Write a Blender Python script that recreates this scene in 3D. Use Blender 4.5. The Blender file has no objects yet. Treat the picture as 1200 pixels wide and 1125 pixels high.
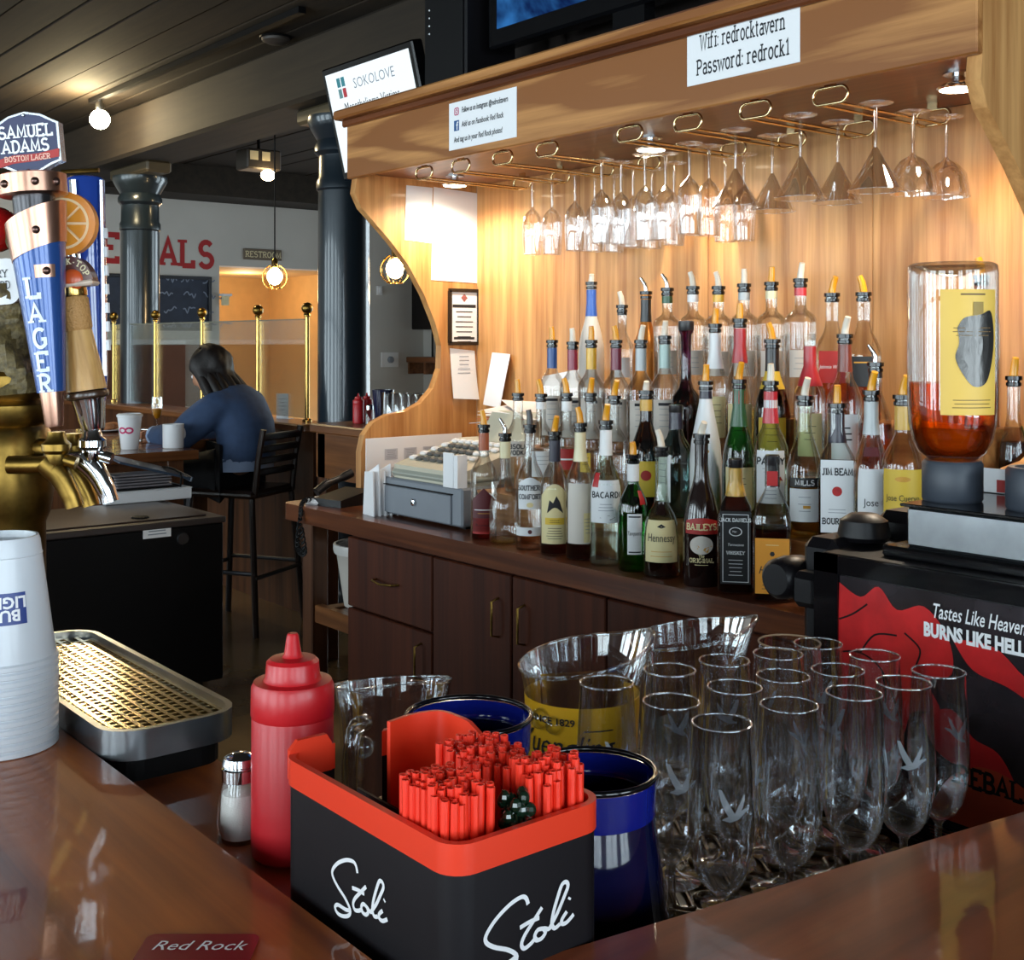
import bpy, math, random
from mathutils import Vector, Matrix
random.seed(7)
sc = bpy.context.scene
C = bpy.context.collection
PI = math.pi
sin, cos = math.sin, math.cos

# ------------------------------------------------------------------ camera
CZ = 1.43
YAW = math.atan2(1400, 1140)             # back bar runs along X, its wall along +Y
FW = (-sin(YAW), cos(YAW)); RT = (cos(YAW), sin(YAW)); FL = 1400.0
cam_data = bpy.data.cameras.new('camera'); cam = bpy.data.objects.new('camera', cam_data); C.objects.link(cam)
cam.location = (0, 0, CZ); cam.rotation_euler = (PI/2, 0, YAW)
cam_data.sensor_width = 36; cam_data.lens = 36*FL/1200; cam_data.shift_y = -(562.5-400)/1200
cam_data.clip_start = 0.02
sc.camera = cam
# ------------------------------------------------------------------ view, sampling
sc.view_settings.view_transform = 'Standard'
try: sc.view_settings.look = 'None'
except Exception: pass
sc.view_settings.gamma = 1.0; sc.view_settings.use_curve_mapping = False
sc.view_settings.exposure = 0.0
cy = sc.cycles
cy.use_denoising = True; cy.max_bounces = 9; cy.diffuse_bounces = 4; cy.glossy_bounces = 5
cy.transmission_bounces = 8; cy.transparent_max_bounces = 48
cy.caustics_reflective = False; cy.caustics_refractive = False; cy.sample_clamp_indirect = 4.0
# ------------------------------------------------------------------ world: bright overcast street sky
w = bpy.data.worlds.new('world'); sc.world = w; w.use_nodes = True
bg = w.node_tree.nodes['Background']; bg.inputs[0].default_value = (0.72, 0.86, 1.0, 1); bg.inputs[1].default_value = 2.2
# ------------------------------------------------------------------ daylight at the street windows, fill light at the added end-wall windows
WIN_L = [(-9.7, -8.1), (-7.4, -5.9), (-5.3, -3.8), (-3.2, -1.7), (-1.1, 0.4), (1.0, 2.4)]    # openings in wall_front (x ranges), y = -3.4
WIN_R = [(-2.7, -1.3), (-0.7, 0.7), (1.0, 2.2)]                                # openings in wall_right (y ranges), x = 3.2
WZ0, WZ1 = 0.30, 2.72
WIN_FILL = [(-8.9, -7.4), (-6.6, -5.1)]                                           # unseen windows added in wall_end (x ranges) to brighten the far grey wall, y = 7.33
def area_light(name, loc, rot, sx, sy, power, col):
    l = bpy.data.lights.new(name, 'AREA'); l.shape = 'RECTANGLE'; l.size = sx; l.size_y = sy; l.energy = power; l.color = col
    o = bpy.data.objects.new(name, l); C.objects.link(o); o.location = loc; o.rotation_euler = rot; return o
for a, b in WIN_L:
    area_light('window_daylight', ((a+b)/2, -3.52, (WZ0+WZ1)/2), (-PI/2, 0, PI), b-a, WZ1-WZ0, 105, (0.84, 0.92, 1.0))
for a, b in WIN_R:
    area_light('window_daylight', (3.32, (a+b)/2, (WZ0+WZ1)/2), (PI/2, 0, PI/2), b-a, WZ1-WZ0, 95, (0.80, 0.89, 1.0))

for a, b in WIN_FILL:
    area_light('window_daylight', ((a+b)/2, 7.33+.12, (WZ0+WZ1)/2), (PI/2, 0, PI), b-a, WZ1-WZ0, 70, (0.84, 0.92, 1.0))  # fill light for the far grey wall, through windows added out of view

# ------------------------------------------------------------------ where a sight line meets a real plane
def ray(px, py): 
    a = (px-600)/FL
    return (FW[0]+RT[0]*a, FW[1]+RT[1]*a, -(py-400)/FL)
def PD(px, py, d): r = ray(px, py); return Vector((r[0]*d, r[1]*d, CZ+r[2]*d))
def PZ(px, py, z): r = ray(px, py); return PD(px, py, (z-CZ)/r[2])
def PY(px, py, y): r = ray(px, py); return PD(px, py, y/r[1])
def PX(px, py, x): r = ray(px, py); return PD(px, py, x/r[0])

# ------------------------------------------------------------------ mesh builder
class MB:
    def __init__(s): s.v = []; s.f = []
    def add(s, vs, fs):
        n = len(s.v); s.v += [tuple(p) for p in vs]; s.f += [tuple(i+n for i in f) for f in fs]; return s
    def box(s, x0, x1, y0, y1, z0, z1, b=0.0):
        if b <= 0:
            return s.add([(x0,y0,z0),(x1,y0,z0),(x1,y1,z0),(x0,y1,z0),(x0,y0,z1),(x1,y0,z1),(x1,y1,z1),(x0,y1,z1)],
                  [(0,3,2,1),(4,5,6,7),(0,1,5,4),(1,2,6,5),(2,3,7,6),(3,0,4,7)])
        b = min(b, abs(x1-x0)*.49, abs(y1-y0)*.49, abs(z1-z0)*.49)
        def ring(z, i): return [(x0+i+(0 if i else b),y0+i,z),(x1-i-(0 if i else b),y0+i,z),(x1-i,y0+i+(0 if i else b),z),(x1-i,y1-i-(0 if i else b),z),
                                (x1-i-(0 if i else b),y1-i,z),(x0+i+(0 if i else b),y1-i,z),(x0+i,y1-i-(0 if i else b),z),(x0+i,y0+i+(0 if i else b),z)]
        vs = ring(z0, b)+ring(z0+b, 0)+ring(z1-b, 0)+ring(z1, b)
        fs = [tuple(range(7,-1,-1)), tuple(range(24,32))]
        for k in range(3):
            for i in range(8):
                j = (i+1) % 8; fs.append((k*8+i, k*8+j, k*8+8+j, k*8+8+i))
        return s.add(vs, fs)
    def lathe(s, prof, n=24, c=(0,0,0), cap0=True, cap1=True, sq=None, ph=0.0):
        vs = []; fs = []
        for r, z in prof:
            for i in range(n):
                a = 2*PI*i/n+ph; k = 1.0
                if sq:
                    e = sq; k = 1.0/((abs(cos(a-ph))**e+abs(sin(a-ph))**e)**(1.0/e))
                vs.append((c[0]+r*k*cos(a), c[1]+r*k*sin(a), c[2]+z))
        m = len(prof)
        for k in range(m-1):
            for i in range(n):
                j = (i+1) % n; fs.append((k*n+i, k*n+j, (k+1)*n+j, (k+1)*n+i))
        if cap0: fs.append(tuple(range(n-1, -1, -1)))
        if cap1: fs.append(tuple((m-1)*n+i for i in range(n)))
        return s.add(vs, fs)
    def tube(s, pts, r, n=8, closed=False, cap=True):
        pts = [Vector(p) for p in pts]; m = len(pts); vs = []; fs = []
        rr = r if isinstance(r, (list, tuple)) else [r]*m
        up = Vector((0,0,1)); prev = None
        for k in range(m):
            if closed: t = pts[(k+1) % m]-pts[k-1]
            else: t = pts[min(k+1, m-1)]-pts[max(k-1, 0)]
            if t.length < 1e-9: t = Vector((0,0,1))
            t.normalize()
            if prev is None:
                a = up if abs(t.dot(up)) < .9 else Vector((1,0,0)); u = t.cross(a).normalized()
            else:
                u = prev-t*prev.dot(t)
                if u.length < 1e-6: u = t.orthogonal()
                u.normalize()
            prev = u; q = t.cross(u)
            for i in range(n):
                a = 2*PI*i/n; vs.append(pts[k]+(u*cos(a)+q*sin(a))*rr[k])
        for k in range(m if closed else m-1):
            k2 = (k+1) % m
            for i in range(n):
                j = (i+1) % n; fs.append((k*n+i, k*n+j, k2*n+j, k2*n+i))
        if cap and not closed:
            fs.append(tuple(range(n-1,-1,-1))); fs.append(tuple((m-1)*n+i for i in range(n)))
        return s.add(vs, fs)
    def prism(s, poly, o, u, v, t):
        """flat outline poly (2D) at origin o spanned by u, v, extruded by vector t"""
        o, u, v, t = Vector(o), Vector(u), Vector(v), Vector(t); n = len(poly)
        a = [o+u*p[0]+v*p[1] for p in poly]; b = [p+t for p in a]
        fs = [tuple(range(n)), tuple(range(2*n-1, n-1, -1))]+[(i, i+n, (i+1) % n+n, (i+1) % n) for i in range(n)]
        return s.add(a+b, fs)
    def quad(s, a, b, c, d): return s.add([a,b,c,d], [(0,1,2,3)])
    def sphere(s, c, r, n=12, m=8, sx=1, sy=1, sz=1):
        prof = []
        vs = [(c[0], c[1], c[2]-r*sz)]; fs = []
        for k in range(1, m):
            t = PI*k/m
            for i in range(n):
                a = 2*PI*i/n; vs.append((c[0]+r*sx*sin(t)*cos(a), c[1]+r*sy*sin(t)*sin(a), c[2]-r*sz*cos(t)))
        vs.append((c[0], c[1], c[2]+r*sz)); e = len(vs)-1
        for i in range(n):
            j = (i+1) % n; fs.append((0, 1+j, 1+i)); fs.append((e, e-n+i, e-n+j))
            for k in range(m-2): fs.append((1+k*n+i, 1+k*n+j, 1+(k+1)*n+j, 1+(k+1)*n+i))
        return s.add(vs, fs)
    def xform(s, M):
        s.v = [tuple(M @ Vector(p)) for p in s.v]; return s
    def merge(s, o): return s.add(o.v, o.f)

def mesh_of(mb, name='mesh'):
    me = bpy.data.meshes.new(name); me.from_pydata(mb.v, [], mb.f); me.update(); return me
def fixn(me):
    import bmesh
    bm = bmesh.new(); bm.from_mesh(me); bmesh.ops.recalc_face_normals(bm, faces=bm.faces); bm.to_mesh(me); bm.free()
def obj(name, mb, m, parent=None, smooth=None, loc=None, label=None):
    me = mb if isinstance(mb, bpy.types.Mesh) else mesh_of(mb, name)
    if not isinstance(mb, bpy.types.Mesh):
        fixn(me); me.materials.append(m)
        if smooth is not None:
            for p in me.polygons: p.use_smooth = True
            try: me.set_sharp_from_angle(angle=math.radians(smooth))
            except Exception: pass
    o = bpy.data.objects.new(name, me); C.objects.link(o)
    if parent: o.parent = parent
    if loc is not None: o.location = loc
    if label: o['label'] = label
    return o
def tag(o, label, cat, group=None, kind=None):
    if label: o['label'] = label
    if cat: o['category'] = cat
    if group: o['group'] = group
    if kind: o['kind'] = kind
    return o
def thing(name, label, cat, loc=(0,0,0), rz=0.0, group=None):
    o = bpy.data.objects.new(name, None); C.objects.link(o); o.empty_display_size = .05
    o.location = loc; o.rotation_euler = (0,0,rz); return tag(o, label, cat, group)
def struct(name, mb, m, parent=None, smooth=None, label=None):
    o = obj(name, mb, m, parent, smooth)
    if not parent: o['kind'] = 'structure'
    if label: o['label'] = label
    return o
def dup(root, loc=None, rz=None, label=None, group=None):
    r = root.copy(); C.objects.link(r)
    if loc is not None: r.location = loc
    if rz is not None: r.rotation_euler = (0,0,rz)
    if label: r['label'] = label
    if group: r['group'] = group
    for ch in list(root.children):
        c = ch.copy(); C.objects.link(c); c.parent = r
        for g in list(ch.children):
            d = g.copy(); C.objects.link(d); d.parent = c
    return r

# ------------------------------------------------------------------ materials
def nt(name):
    m = bpy.data.materials.new(name); m.use_nodes = True
    t = m.node_tree; return m, t, t.nodes['Principled BSDF']
def col(c): return (c[0], c[1], c[2], 1.0)
def sr(r, g, b):       # 0..255 display colour -> linear
    return tuple(((x/255)/12.92 if x/255 <= .04045 else ((x/255+.055)/1.055)**2.4) for x in (r, g, b))
def plain(name, c, rough=.5, metal=0.0, coat=0.0, spec=.5, bump=0.0, bscale=200, var=0.0, emis=0.0, vscale=8):
    m, t, p = nt(name)
    p.inputs['Base Color'].default_value = col(c); p.inputs['Roughness'].default_value = rough
    p.inputs['Metallic'].default_value = metal; p.inputs['Coat Weight'].default_value = coat
    p.inputs['Coat Roughness'].default_value = .06; p.inputs['Specular IOR Level'].default_value = spec
    if emis: p.inputs['Emission Color'].default_value = col(c); p.inputs['Emission Strength'].default_value = emis
    tc = t.nodes.new('ShaderNodeTexCoord')
    if var:
        n = t.nodes.new('ShaderNodeTexNoise'); n.inputs['Scale'].default_value = vscale; n.inputs['Detail'].default_value = 5
        t.links.new(tc.outputs['Object'], n.inputs['Vector'])
        r = t.nodes.new('ShaderNodeValToRGB'); r.color_ramp.elements[0].position = .3; r.color_ramp.elements[1].position = .7
        r.color_ramp.elements[0].color = col([x*(1-var) for x in c]); r.color_ramp.elements[1].color = col([min(1, x*(1+var)) for x in c])
        t.links.new(n.outputs['Fac'], r.inputs[0]); t.links.new(r.outputs[0], p.inputs['Base Color'])
    if bump:
        n = t.nodes.new('ShaderNodeTexNoise'); n.inputs['Scale'].default_value = bscale; n.inputs['Detail'].default_value = 3
        t.links.new(tc.outputs['Object'], n.inputs['Vector'])
        b = t.nodes.new('ShaderNodeBump'); b.inputs['Strength'].default_value = bump; b.inputs['Distance'].default_value = .002
        t.links.new(n.outputs['Fac'], b.inputs['Height']); t.links.new(b.outputs[0], p.inputs['Normal'])
    return m
def wood(name, lo, hi, axis=0, rough=.35, coat=0.0, grain=26, rings=.0, scale=1.0, bump=.08, streak=.55, wavy=0.0, spec=.4):
    """procedural wood, grain along an object axis"""
    m, t, p = nt(name); N = t.nodes.new; L = t.links.new
    p.inputs['Roughness'].default_value = rough; p.inputs['Coat Weight'].default_value = coat; p.inputs['Coat Roughness'].default_value = .05; p.inputs['Specular IOR Level'].default_value = spec
    tc = N('ShaderNodeTexCoord'); mp = N('ShaderNodeMapping'); s = [grain*scale]*3; s[axis] = 1.3*scale; mp.inputs['Scale'].default_value = s
    L(tc.outputs['Object'], mp.inputs['Vector'])
    n1 = N('ShaderNodeTexNoise'); n1.inputs['Scale'].default_value = 1.0; n1.inputs['Detail'].default_value = 6; n1.inputs['Roughness'].default_value = .6; n1.inputs['Distortion'].default_value = .3
    L(mp.outputs[0], n1.inputs['Vector'])
    mp2 = N('ShaderNodeMapping'); s2 = [9*scale]*3; s2[axis] = 1.1*scale; mp2.inputs['Scale'].default_value = s2; L(tc.outputs['Object'], mp2.inputs['Vector'])
    n2 = N('ShaderNodeTexNoise'); n2.inputs['Scale'].default_value = .55; n2.inputs['Detail'].default_value = 1.5; L(mp2.outputs[0], n2.inputs['Vector'])
    ma = N('ShaderNodeMath'); ma.operation = 'MULTIPLY'; ma.inputs[1].default_value = 34.0; L(n2.outputs['Fac'], ma.inputs[0])
    sn = N('ShaderNodeMath'); sn.operation = 'SINE'; L(ma.outputs[0], sn.inputs[0])
    mr = N('ShaderNodeMapRange'); mr.inputs['From Min'].default_value = -1; mr.inputs['From Max'].default_value = 1; L(sn.outputs[0], mr.inputs['Value'])
    pw = N('ShaderNodeMath'); pw.operation = 'POWER'; pw.inputs[1].default_value = 3.0; L(mr.outputs[0], pw.inputs[0])
    mx = N('ShaderNodeMath'); mx.operation = 'MULTIPLY'; mx.inputs[1].default_value = -rings; L(pw.outputs[0], mx.inputs[0])
    ad = N('ShaderNodeMath'); ad.operation = 'ADD'; L(n1.outputs['Fac'], ad.inputs[0]); L(mx.outputs[0], ad.inputs[1])
    r = N('ShaderNodeValToRGB'); r.color_ramp.elements[0].position = .5-streak*.35; r.color_ramp.elements[1].position = .5+streak*.25
    r.color_ramp.elements[0].color = col(lo); r.color_ramp.elements[1].color = col(hi)
    L(ad.outputs[0], r.inputs[0]); L(r.outputs[0], p.inputs['Base Color'])
    b = N('ShaderNodeBump'); b.inputs['Strength'].default_value = bump; b.inputs['Distance'].default_value = .001
    L(n1.outputs['Fac'], b.inputs['Height']); L(b.outputs[0], p.inputs['Normal'])
    if coat and wavy:
        n3 = N('ShaderNodeTexNoise'); n3.inputs['Scale'].default_value = 55; n3.inputs['Detail'].default_value = 2; L(tc.outputs['Object'], n3.inputs['Vector'])
        b2 = N('ShaderNodeBump'); b2.inputs['Strength'].default_value = wavy; b2.inputs['Distance'].default_value = .0012
        L(n3.outputs['Fac'], b2.inputs['Height']); L(b2.outputs[0], p.inputs['Coat Normal'])
    return m
def glass(name, tint=(1,1,1), ior=1.5, edge=.55, rough=0.0, boost=1.0, cap=.55):
    """thin clear glass wall: what is behind shows through, rims and grazing walls mirror the room"""
    m = bpy.data.materials.new(name); m.use_nodes = True; t = m.node_tree; t.nodes.clear(); N = t.nodes.new; L = t.links.new
    out = N('ShaderNodeOutputMaterial'); mix = N('ShaderNodeMixShader'); tr = N('ShaderNodeBsdfTransparent'); gl = N('ShaderNodeBsdfGlossy')
    gl.inputs['Roughness'].default_value = max(rough, .015); gl.inputs['Color'].default_value = (1,1,1,1)
    fr = N('ShaderNodeFresnel'); fr.inputs['IOR'].default_value = ior
    lw = N('ShaderNodeLayerWeight'); lw.inputs['Blend'].default_value = .28
    mc = N('ShaderNodeMix'); mc.data_type = 'RGBA'; mc.inputs[6].default_value = col(tint); mc.inputs[7].default_value = col([x*edge for x in tint])
    L(lw.outputs['Facing'], mc.inputs[0]); L(mc.outputs[2], tr.inputs['Color'])
    mu = N('ShaderNodeMath'); mu.operation = 'MULTIPLY'; mu.use_clamp = True; mu.inputs[1].default_value = boost; L(fr.outputs[0], mu.inputs[0])
    mn = N('ShaderNodeMath'); mn.operation = 'MINIMUM'; mn.inputs[1].default_value = cap; L(mu.outputs[0], mn.inputs[0])
    L(mn.outputs[0], mix.inputs[0]); L(tr.outputs[0], mix.inputs[1]); L(gl.outputs[0], mix.inputs[2]); L(mix.outputs[0], out.inputs['Surface'])
    return m
def glow(name, c, s):
    m = bpy.data.materials.new(name); m.use_nodes = True; t = m.node_tree; t.nodes.clear()
    o = t.nodes.new('ShaderNodeOutputMaterial'); e = t.nodes.new('ShaderNodeEmission'); e.inputs[0].default_value = col(c); e.inputs[1].default_value = s
    t.links.new(e.outputs[0], o.inputs[0]); return m

M = {}
def pm(key, rgb, **k):
    if key not in M: M[key] = plain(key, sr(*rgb), **k)
    return M[key]
M['oak_v'] = wood('oak_v', sr(164,108,58), sr(212,158,98), 2, .4, .1, 30, .10, 1.0)
M['oak_x'] = wood('oak_x', sr(140,86,42), sr(196,138,80), 0, .4, .15, 30, .42, 1.0)
M['oak_dark_x'] = wood('oak_dark_x', sr(74,36,18), sr(116,64,34), 0, .3, .3, 30, .12)
M['cab_v'] = wood('cab_v', sr(56,24,12), sr(82,38,19), 2, .5, .0, 30, .06, spec=.2)
M['bar_x'] = wood('bar_x', sr(112,50,14), sr(186,100,34), 0, .5, .6, 24, .25, 1.0, .03, .75, .06)
M['bar_y'] = wood('bar_y', sr(100,42,20), sr(158,76,38), 1, .5, .6, 24, .18, 1.0, .03, .7, .06)
M['brown_v'] = wood('brown_v', sr(66,38,22), sr(104,64,38), 2, .4, .1, 26, .08)
M['brown_x'] = wood('brown_x', sr(92,54,28), sr(134,84,46), 0, .35, .2, 26, .08)
M['brass'] = plain('brass', sr(198,160,90), .22, 1.0, var=.12)
M['old_brass'] = plain('old_brass', sr(132,104,50), .34, 1.0, var=.35, vscale=40)
M['rail_brass'] = plain('rail_brass', sr(220,196,150), .16, 1.0)
M['copper'] = plain('copper', sr(196,150,128), .28, 1.0)
M['chrome'] = plain('chrome', sr(215,218,222), .1, 1.0)
M['steel'] = plain('steel', sr(150,154,158), .3, 1.0, var=.12, vscale=30)
M['black'] = plain('black', sr(9,8,9), .55, spec=.2)
M['black_gloss'] = plain('black_gloss', sr(12,12,14), .12, spec=.6)
M['black_plastic'] = plain('black_plastic', sr(15,13,16), .4, spec=.3)
M['white'] = plain('white', sr(238,238,240), .5)
M['paper'] = plain('paper', sr(240,240,242), .8, bump=.05, bscale=60)
M['cream'] = plain('cream', sr(232,218,176), .6)
M['ink'] = plain('ink', sr(30,32,38), .7)
M['red_ink'] = plain('red_ink', sr(176,30,34), .6)
M['grey_ink'] = plain('grey_ink', sr(140,146,156), .7)
M['glass'] = glass('glass', (1,1,1), 1.5, .85, boost=1.7)
M['glass_bottle'] = glass('glass_bottle', (.97,.98,.97), 1.5, .82, boost=1.8)
M['glass_fine'] = glass('glass_fine', (.985,.99,1.0), 1.5, .97, boost=4.2)
M['rim_glass'] = glass('rim_glass', (.98,.99,1.0), 1.5, .9, .05, boost=7.0, cap=.75)
M['pane'] = glass('pane', (.9,.93,.92), 1.5, .85, boost=.6)
# ------------------------------------------------------------------ lettering
_tc = {}
def ftext(s, size, sx=1.0, shear=0.0, bold=0.0, align='CENTER'):
    """flat letter shapes of the built-in sans face -> (points, faces)"""
    k = (s, size, sx, shear, bold, align)
    if k in _tc: return _tc[k]
    cu = bpy.data.curves.new('lettering', 'FONT'); cu.body = s; cu.size = size; cu.align_x = align; cu.align_y = 'CENTER'; cu.shear = shear; cu.offset = bold*size
    cu.resolution_u = 2
    o = bpy.data.objects.new('lettering', cu); me = o.to_mesh()
    vs = [(v.co.x*sx, v.co.y) for v in me.vertices]; fs = [tuple(p.vertices) for p in me.polygons]
    o.to_mesh_clear(); bpy.data.objects.remove(o); bpy.data.curves.remove(cu)
    _tc[k] = (vs, fs); return _tc[k]
def arc(cx, cy, rx, ry, a0, a1, n=8): return [(cx+rx*cos(math.radians(a0+(a1-a0)*i/n)), cy+ry*sin(math.radians(a0+(a1-a0)*i/n))) for i in range(n+1)]
def glyphs():
    G = {}
    G['A'] = [[(0,0),(2.4,7),(4.8,0)],[(.9,2.4),(3.9,2.4)]]
    G['B'] = [[(.6,0),(.6,7)],[(.6,7)]+arc(2.4,5.3,1.8,1.7,90,-90)+[(.6,3.6)],[(2.4,3.6)]+arc(2.5,1.8,2.1,1.8,90,-90)+[(.6,0)]]
    G['C'] = [arc(2.7,3.5,2.4,3.5,55,305,12)]
    G['D'] = [[(.6,0),(.6,7)],[(.6,7),(2,7)]+arc(2,3.5,2.7,3.5,90,-90,10)+[(.6,0)]]
    G['E'] = [[(.6,0),(.6,7)],[(.6,7),(4.4,7),(4.4,5.8)],[(.6,3.6),(3.2,3.6)],[(.6,0),(4.4,0),(4.4,1.3)]]
    G['F'] = [[(.6,0),(.6,7)],[(.6,7),(4.4,7),(4.4,5.8)],[(.6,3.6),(3.2,3.6)]]
    G['G'] = [arc(2.7,3.5,2.4,3.5,50,300,12)+[(4.6,1.2),(4.6,3.1),(3.2,3.1)]]
    G['H'] = [[(.6,0),(.6,7)],[(4.4,0),(4.4,7)],[(.6,3.6),(4.4,3.6)]]
    G['I'] = [[(1.6,0),(1.6,7)]]
    G['J'] = [[(3,7),(3,1.6)]+arc(1.7,1.6,1.3,1.6,0,-150,6)]
    G['K'] = [[(.6,0),(.6,7)],[(4.4,7),(.7,3.2)],[(1.7,4.2),(4.5,0)]]
    G['L'] = [[(.6,0),(.6,7)],[(.6,0),(4.2,0),(4.2,1.6)]]
    G['M'] = [[(.4,0),(.8,7),(2.9,1.2),(5,7),(5.4,0)]]
    G['N'] = [[(.6,0),(.6,7),(4.4,0),(4.4,7)]]
    G['O'] = [arc(2.7,3.5,2.4,3.5,90,450,16)]
    G['P'] = [[(.6,0),(.6,7)],[(.6,7),(2.3,7)]+arc(2.4,5.1,2,1.9,90,-90)+[(.6,3.2)]]
    G['Q'] = [arc(2.7,3.5,2.4,3.5,90,450,16),[(3,1.6),(5,-.6)]]
    G['R'] = [[(.6,0),(.6,7)],[(.6,7),(2.3,7)]+arc(2.4,5.2,2,1.8,90,-90)+[(.6,3.4)],[(2.2,3.4),(4.6,0)]]
    G['S'] = [arc(2.4,5.2,1.9,1.8,30,250,9)+arc(2.4,1.8,2.1,1.8,80,-160,9)]
    G['T'] = [[(2.4,0),(2.4,7)],[(0,5.8),(0,7),(4.8,7),(4.8,5.8)]]
    G['U'] = [[(.6,7),(.6,2.2)]+arc(2.5,2.2,1.9,2.2,180,360)+[(4.4,7)]]
    G['V'] = [[(0,7),(2.4,0),(4.8,7)]]
    G['W'] = [[(0,7),(1.6,0),(3.2,6.4),(4.8,0),(6.4,7)]]
    G['X'] = [[(.2,0),(4.6,7)],[(.2,7),(4.6,0)]]
    G['Y'] = [[(0,7),(2.4,3.4),(4.8,7)],[(2.4,3.4),(2.4,0)]]
    G['Z'] = [[(.3,7),(4.4,7),(.3,0),(4.4,0)]]
    o = arc(2,2.5,1.8,2.5,90,450,14)
    G['a'] = [[(.6,4.4)]+arc(2,3.5,1.4,1.5,120,0,5)+[(3.4,0)],[(3.4,2.8)]+arc(1.9,1.4,1.5,1.4,90,330,9)]
    G['b'] = [[(.6,7.4),(.6,0)],arc(2.2,2.5,1.6,2.5,150,-150,10)]
    G['c'] = [arc(2,2.5,1.7,2.5,50,310,10)]
    G['d'] = [[(3.5,7.4),(3.5,0)],arc(2,2.5,1.6,2.5,30,330,10)]
    G['e'] = [[(.4,2.6),(3.6,2.6)]+arc(2,2.5,1.7,2.5,0,310,12)]
    G['f'] = [[(3.2,7)]+arc(2.2,6,1,1.3,60,180,4)+[(1.2,0)],[(.2,5),(2.8,5)]]
    G['g'] = [arc(2,2.5,1.6,2.5,30,330,10),[(3.5,5),(3.5,-1)]+arc(2,-1,1.5,1.2,0,-150,5)]
    G['h'] = [[(.6,7.4),(.6,0)],[(.6,3.2)]+arc(2.1,3.4,1.4,1.6,170,0,6)+[(3.5,0)]]
    G['i'] = [[(1.2,5),(1.2,0)],[(1.2,6.4),(1.2,7.2)]]
    G['k'] = [[(.6,7.4),(.6,0)],[(3.4,5),(.7,2.2)],[(1.5,3),(3.6,0)]]
    G['l'] = [[(1.2,7.4),(1.2,0)]]
    G['m'] = [[(.6,5),(.6,0)],[(.6,3.4)]+arc(1.8,3.6,1.1,1.4,170,0,5)+[(2.9,0)],[(2.9,3.4)]+arc(4.1,3.6,1.1,1.4,170,0,5)+[(5.2,0)]]
    G['n'] = [[(.6,5),(.6,0)],[(.6,3.2)]+arc(2.1,3.4,1.4,1.6,170,0,6)+[(3.5,0)]]
    G['o'] = [o]
    G['p'] = [[(.6,5),(.6,-2.4)],arc(2.2,2.5,1.6,2.5,150,-150,10)]
    G['r'] = [[(.8,5),(.8,0)],[(.8,3)]+arc(2.2,3.4,1.4,1.6,170,50,5)]
    G['s'] = [arc(1.9,3.7,1.4,1.3,30,250,7)+arc(1.9,1.3,1.6,1.3,80,-160,7)]
    G['t'] = [[(1.4,6.8),(1.4,1)]+arc(2.3,1,.9,1,180,300,4),[(.3,5),(2.8,5)]]
    G['u'] = [[(.6,5),(.6,1.5)]+arc(2,1.5,1.4,1.5,180,350,5),[(3.5,5),(3.5,0)]]
    G['v'] = [[(.1,5),(2,0),(3.9,5)]]
    G['w'] = [[(.1,5),(1.5,0),(2.9,4.6),(4.3,0),(5.7,5)]]
    G['y'] = [[(.1,5),(2,0)],[(3.9,5),(1.4,-2.2),(.4,-2.2)]]
    G[':'] = [[(1,1),(1,.1)],[(1,4.6),(1,3.7)]]
    G['.'] = [[(1,.8),(1,0)]]
    G[','] = [[(1.1,.8),(.6,-1.2)]]
    G['-'] = [[(.4,2.6),(2.6,2.6)]]
    G['1'] = [[(.6,5.6),(1.9,7),(1.9,0)]]
    G['2'] = [arc(2.2,5.2,1.8,1.8,160,-20,8)+[(.4,0),(4.2,0)]]
    G['7'] = [[(.2,7),(4.2,7),(1.4,0)]]
    G['8'] = [arc(2.2,5.3,1.6,1.7,90,450,12),arc(2.2,1.8,1.9,1.8,90,450,12)]
    G['9'] = [arc(2.2,5,1.8,2,90,450,12),[(4,5),(2.6,0)]]
    return G
G = glyphs()
def strip2(pts, t, vs, fs):
    n = len(pts)
    if n < 2: return
    b = len(vs); closed = math.dist(pts[0], pts[-1]) < 1e-6
    for i in range(n):
        p = pts[i]; a = pts[i-1] if i > 0 else (pts[-2] if closed else p); c = pts[i+1] if i < n-1 else (pts[1] if closed else p)
        d1 = (p[0]-a[0], p[1]-a[1]); d2 = (c[0]-p[0], c[1]-p[1]); l1 = math.hypot(*d1); l2 = math.hypot(*d2)
        if l1 < 1e-9: d1, l1 = d2, l2
        if l2 < 1e-9: d2, l2 = d1, l1
        u1 = (-d1[1]/l1, d1[0]/l1); u2 = (-d2[1]/l2, d2[0]/l2); m = (u1[0]+u2[0], u1[1]+u2[1]); ml = math.hypot(*m) or 1
        m = (m[0]/ml, m[1]/ml); k = min(1.8, 1/max(.3, m[0]*u1[0]+m[1]*u1[1]))*t/2
        vs += [(p[0]+m[0]*k, p[1]+m[1]*k), (p[0]-m[0]*k, p[1]-m[1]*k)]
        if i < n-1: fs.append((b+2*i, b+2*i+1, b+2*i+3, b+2*i+2))
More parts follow.
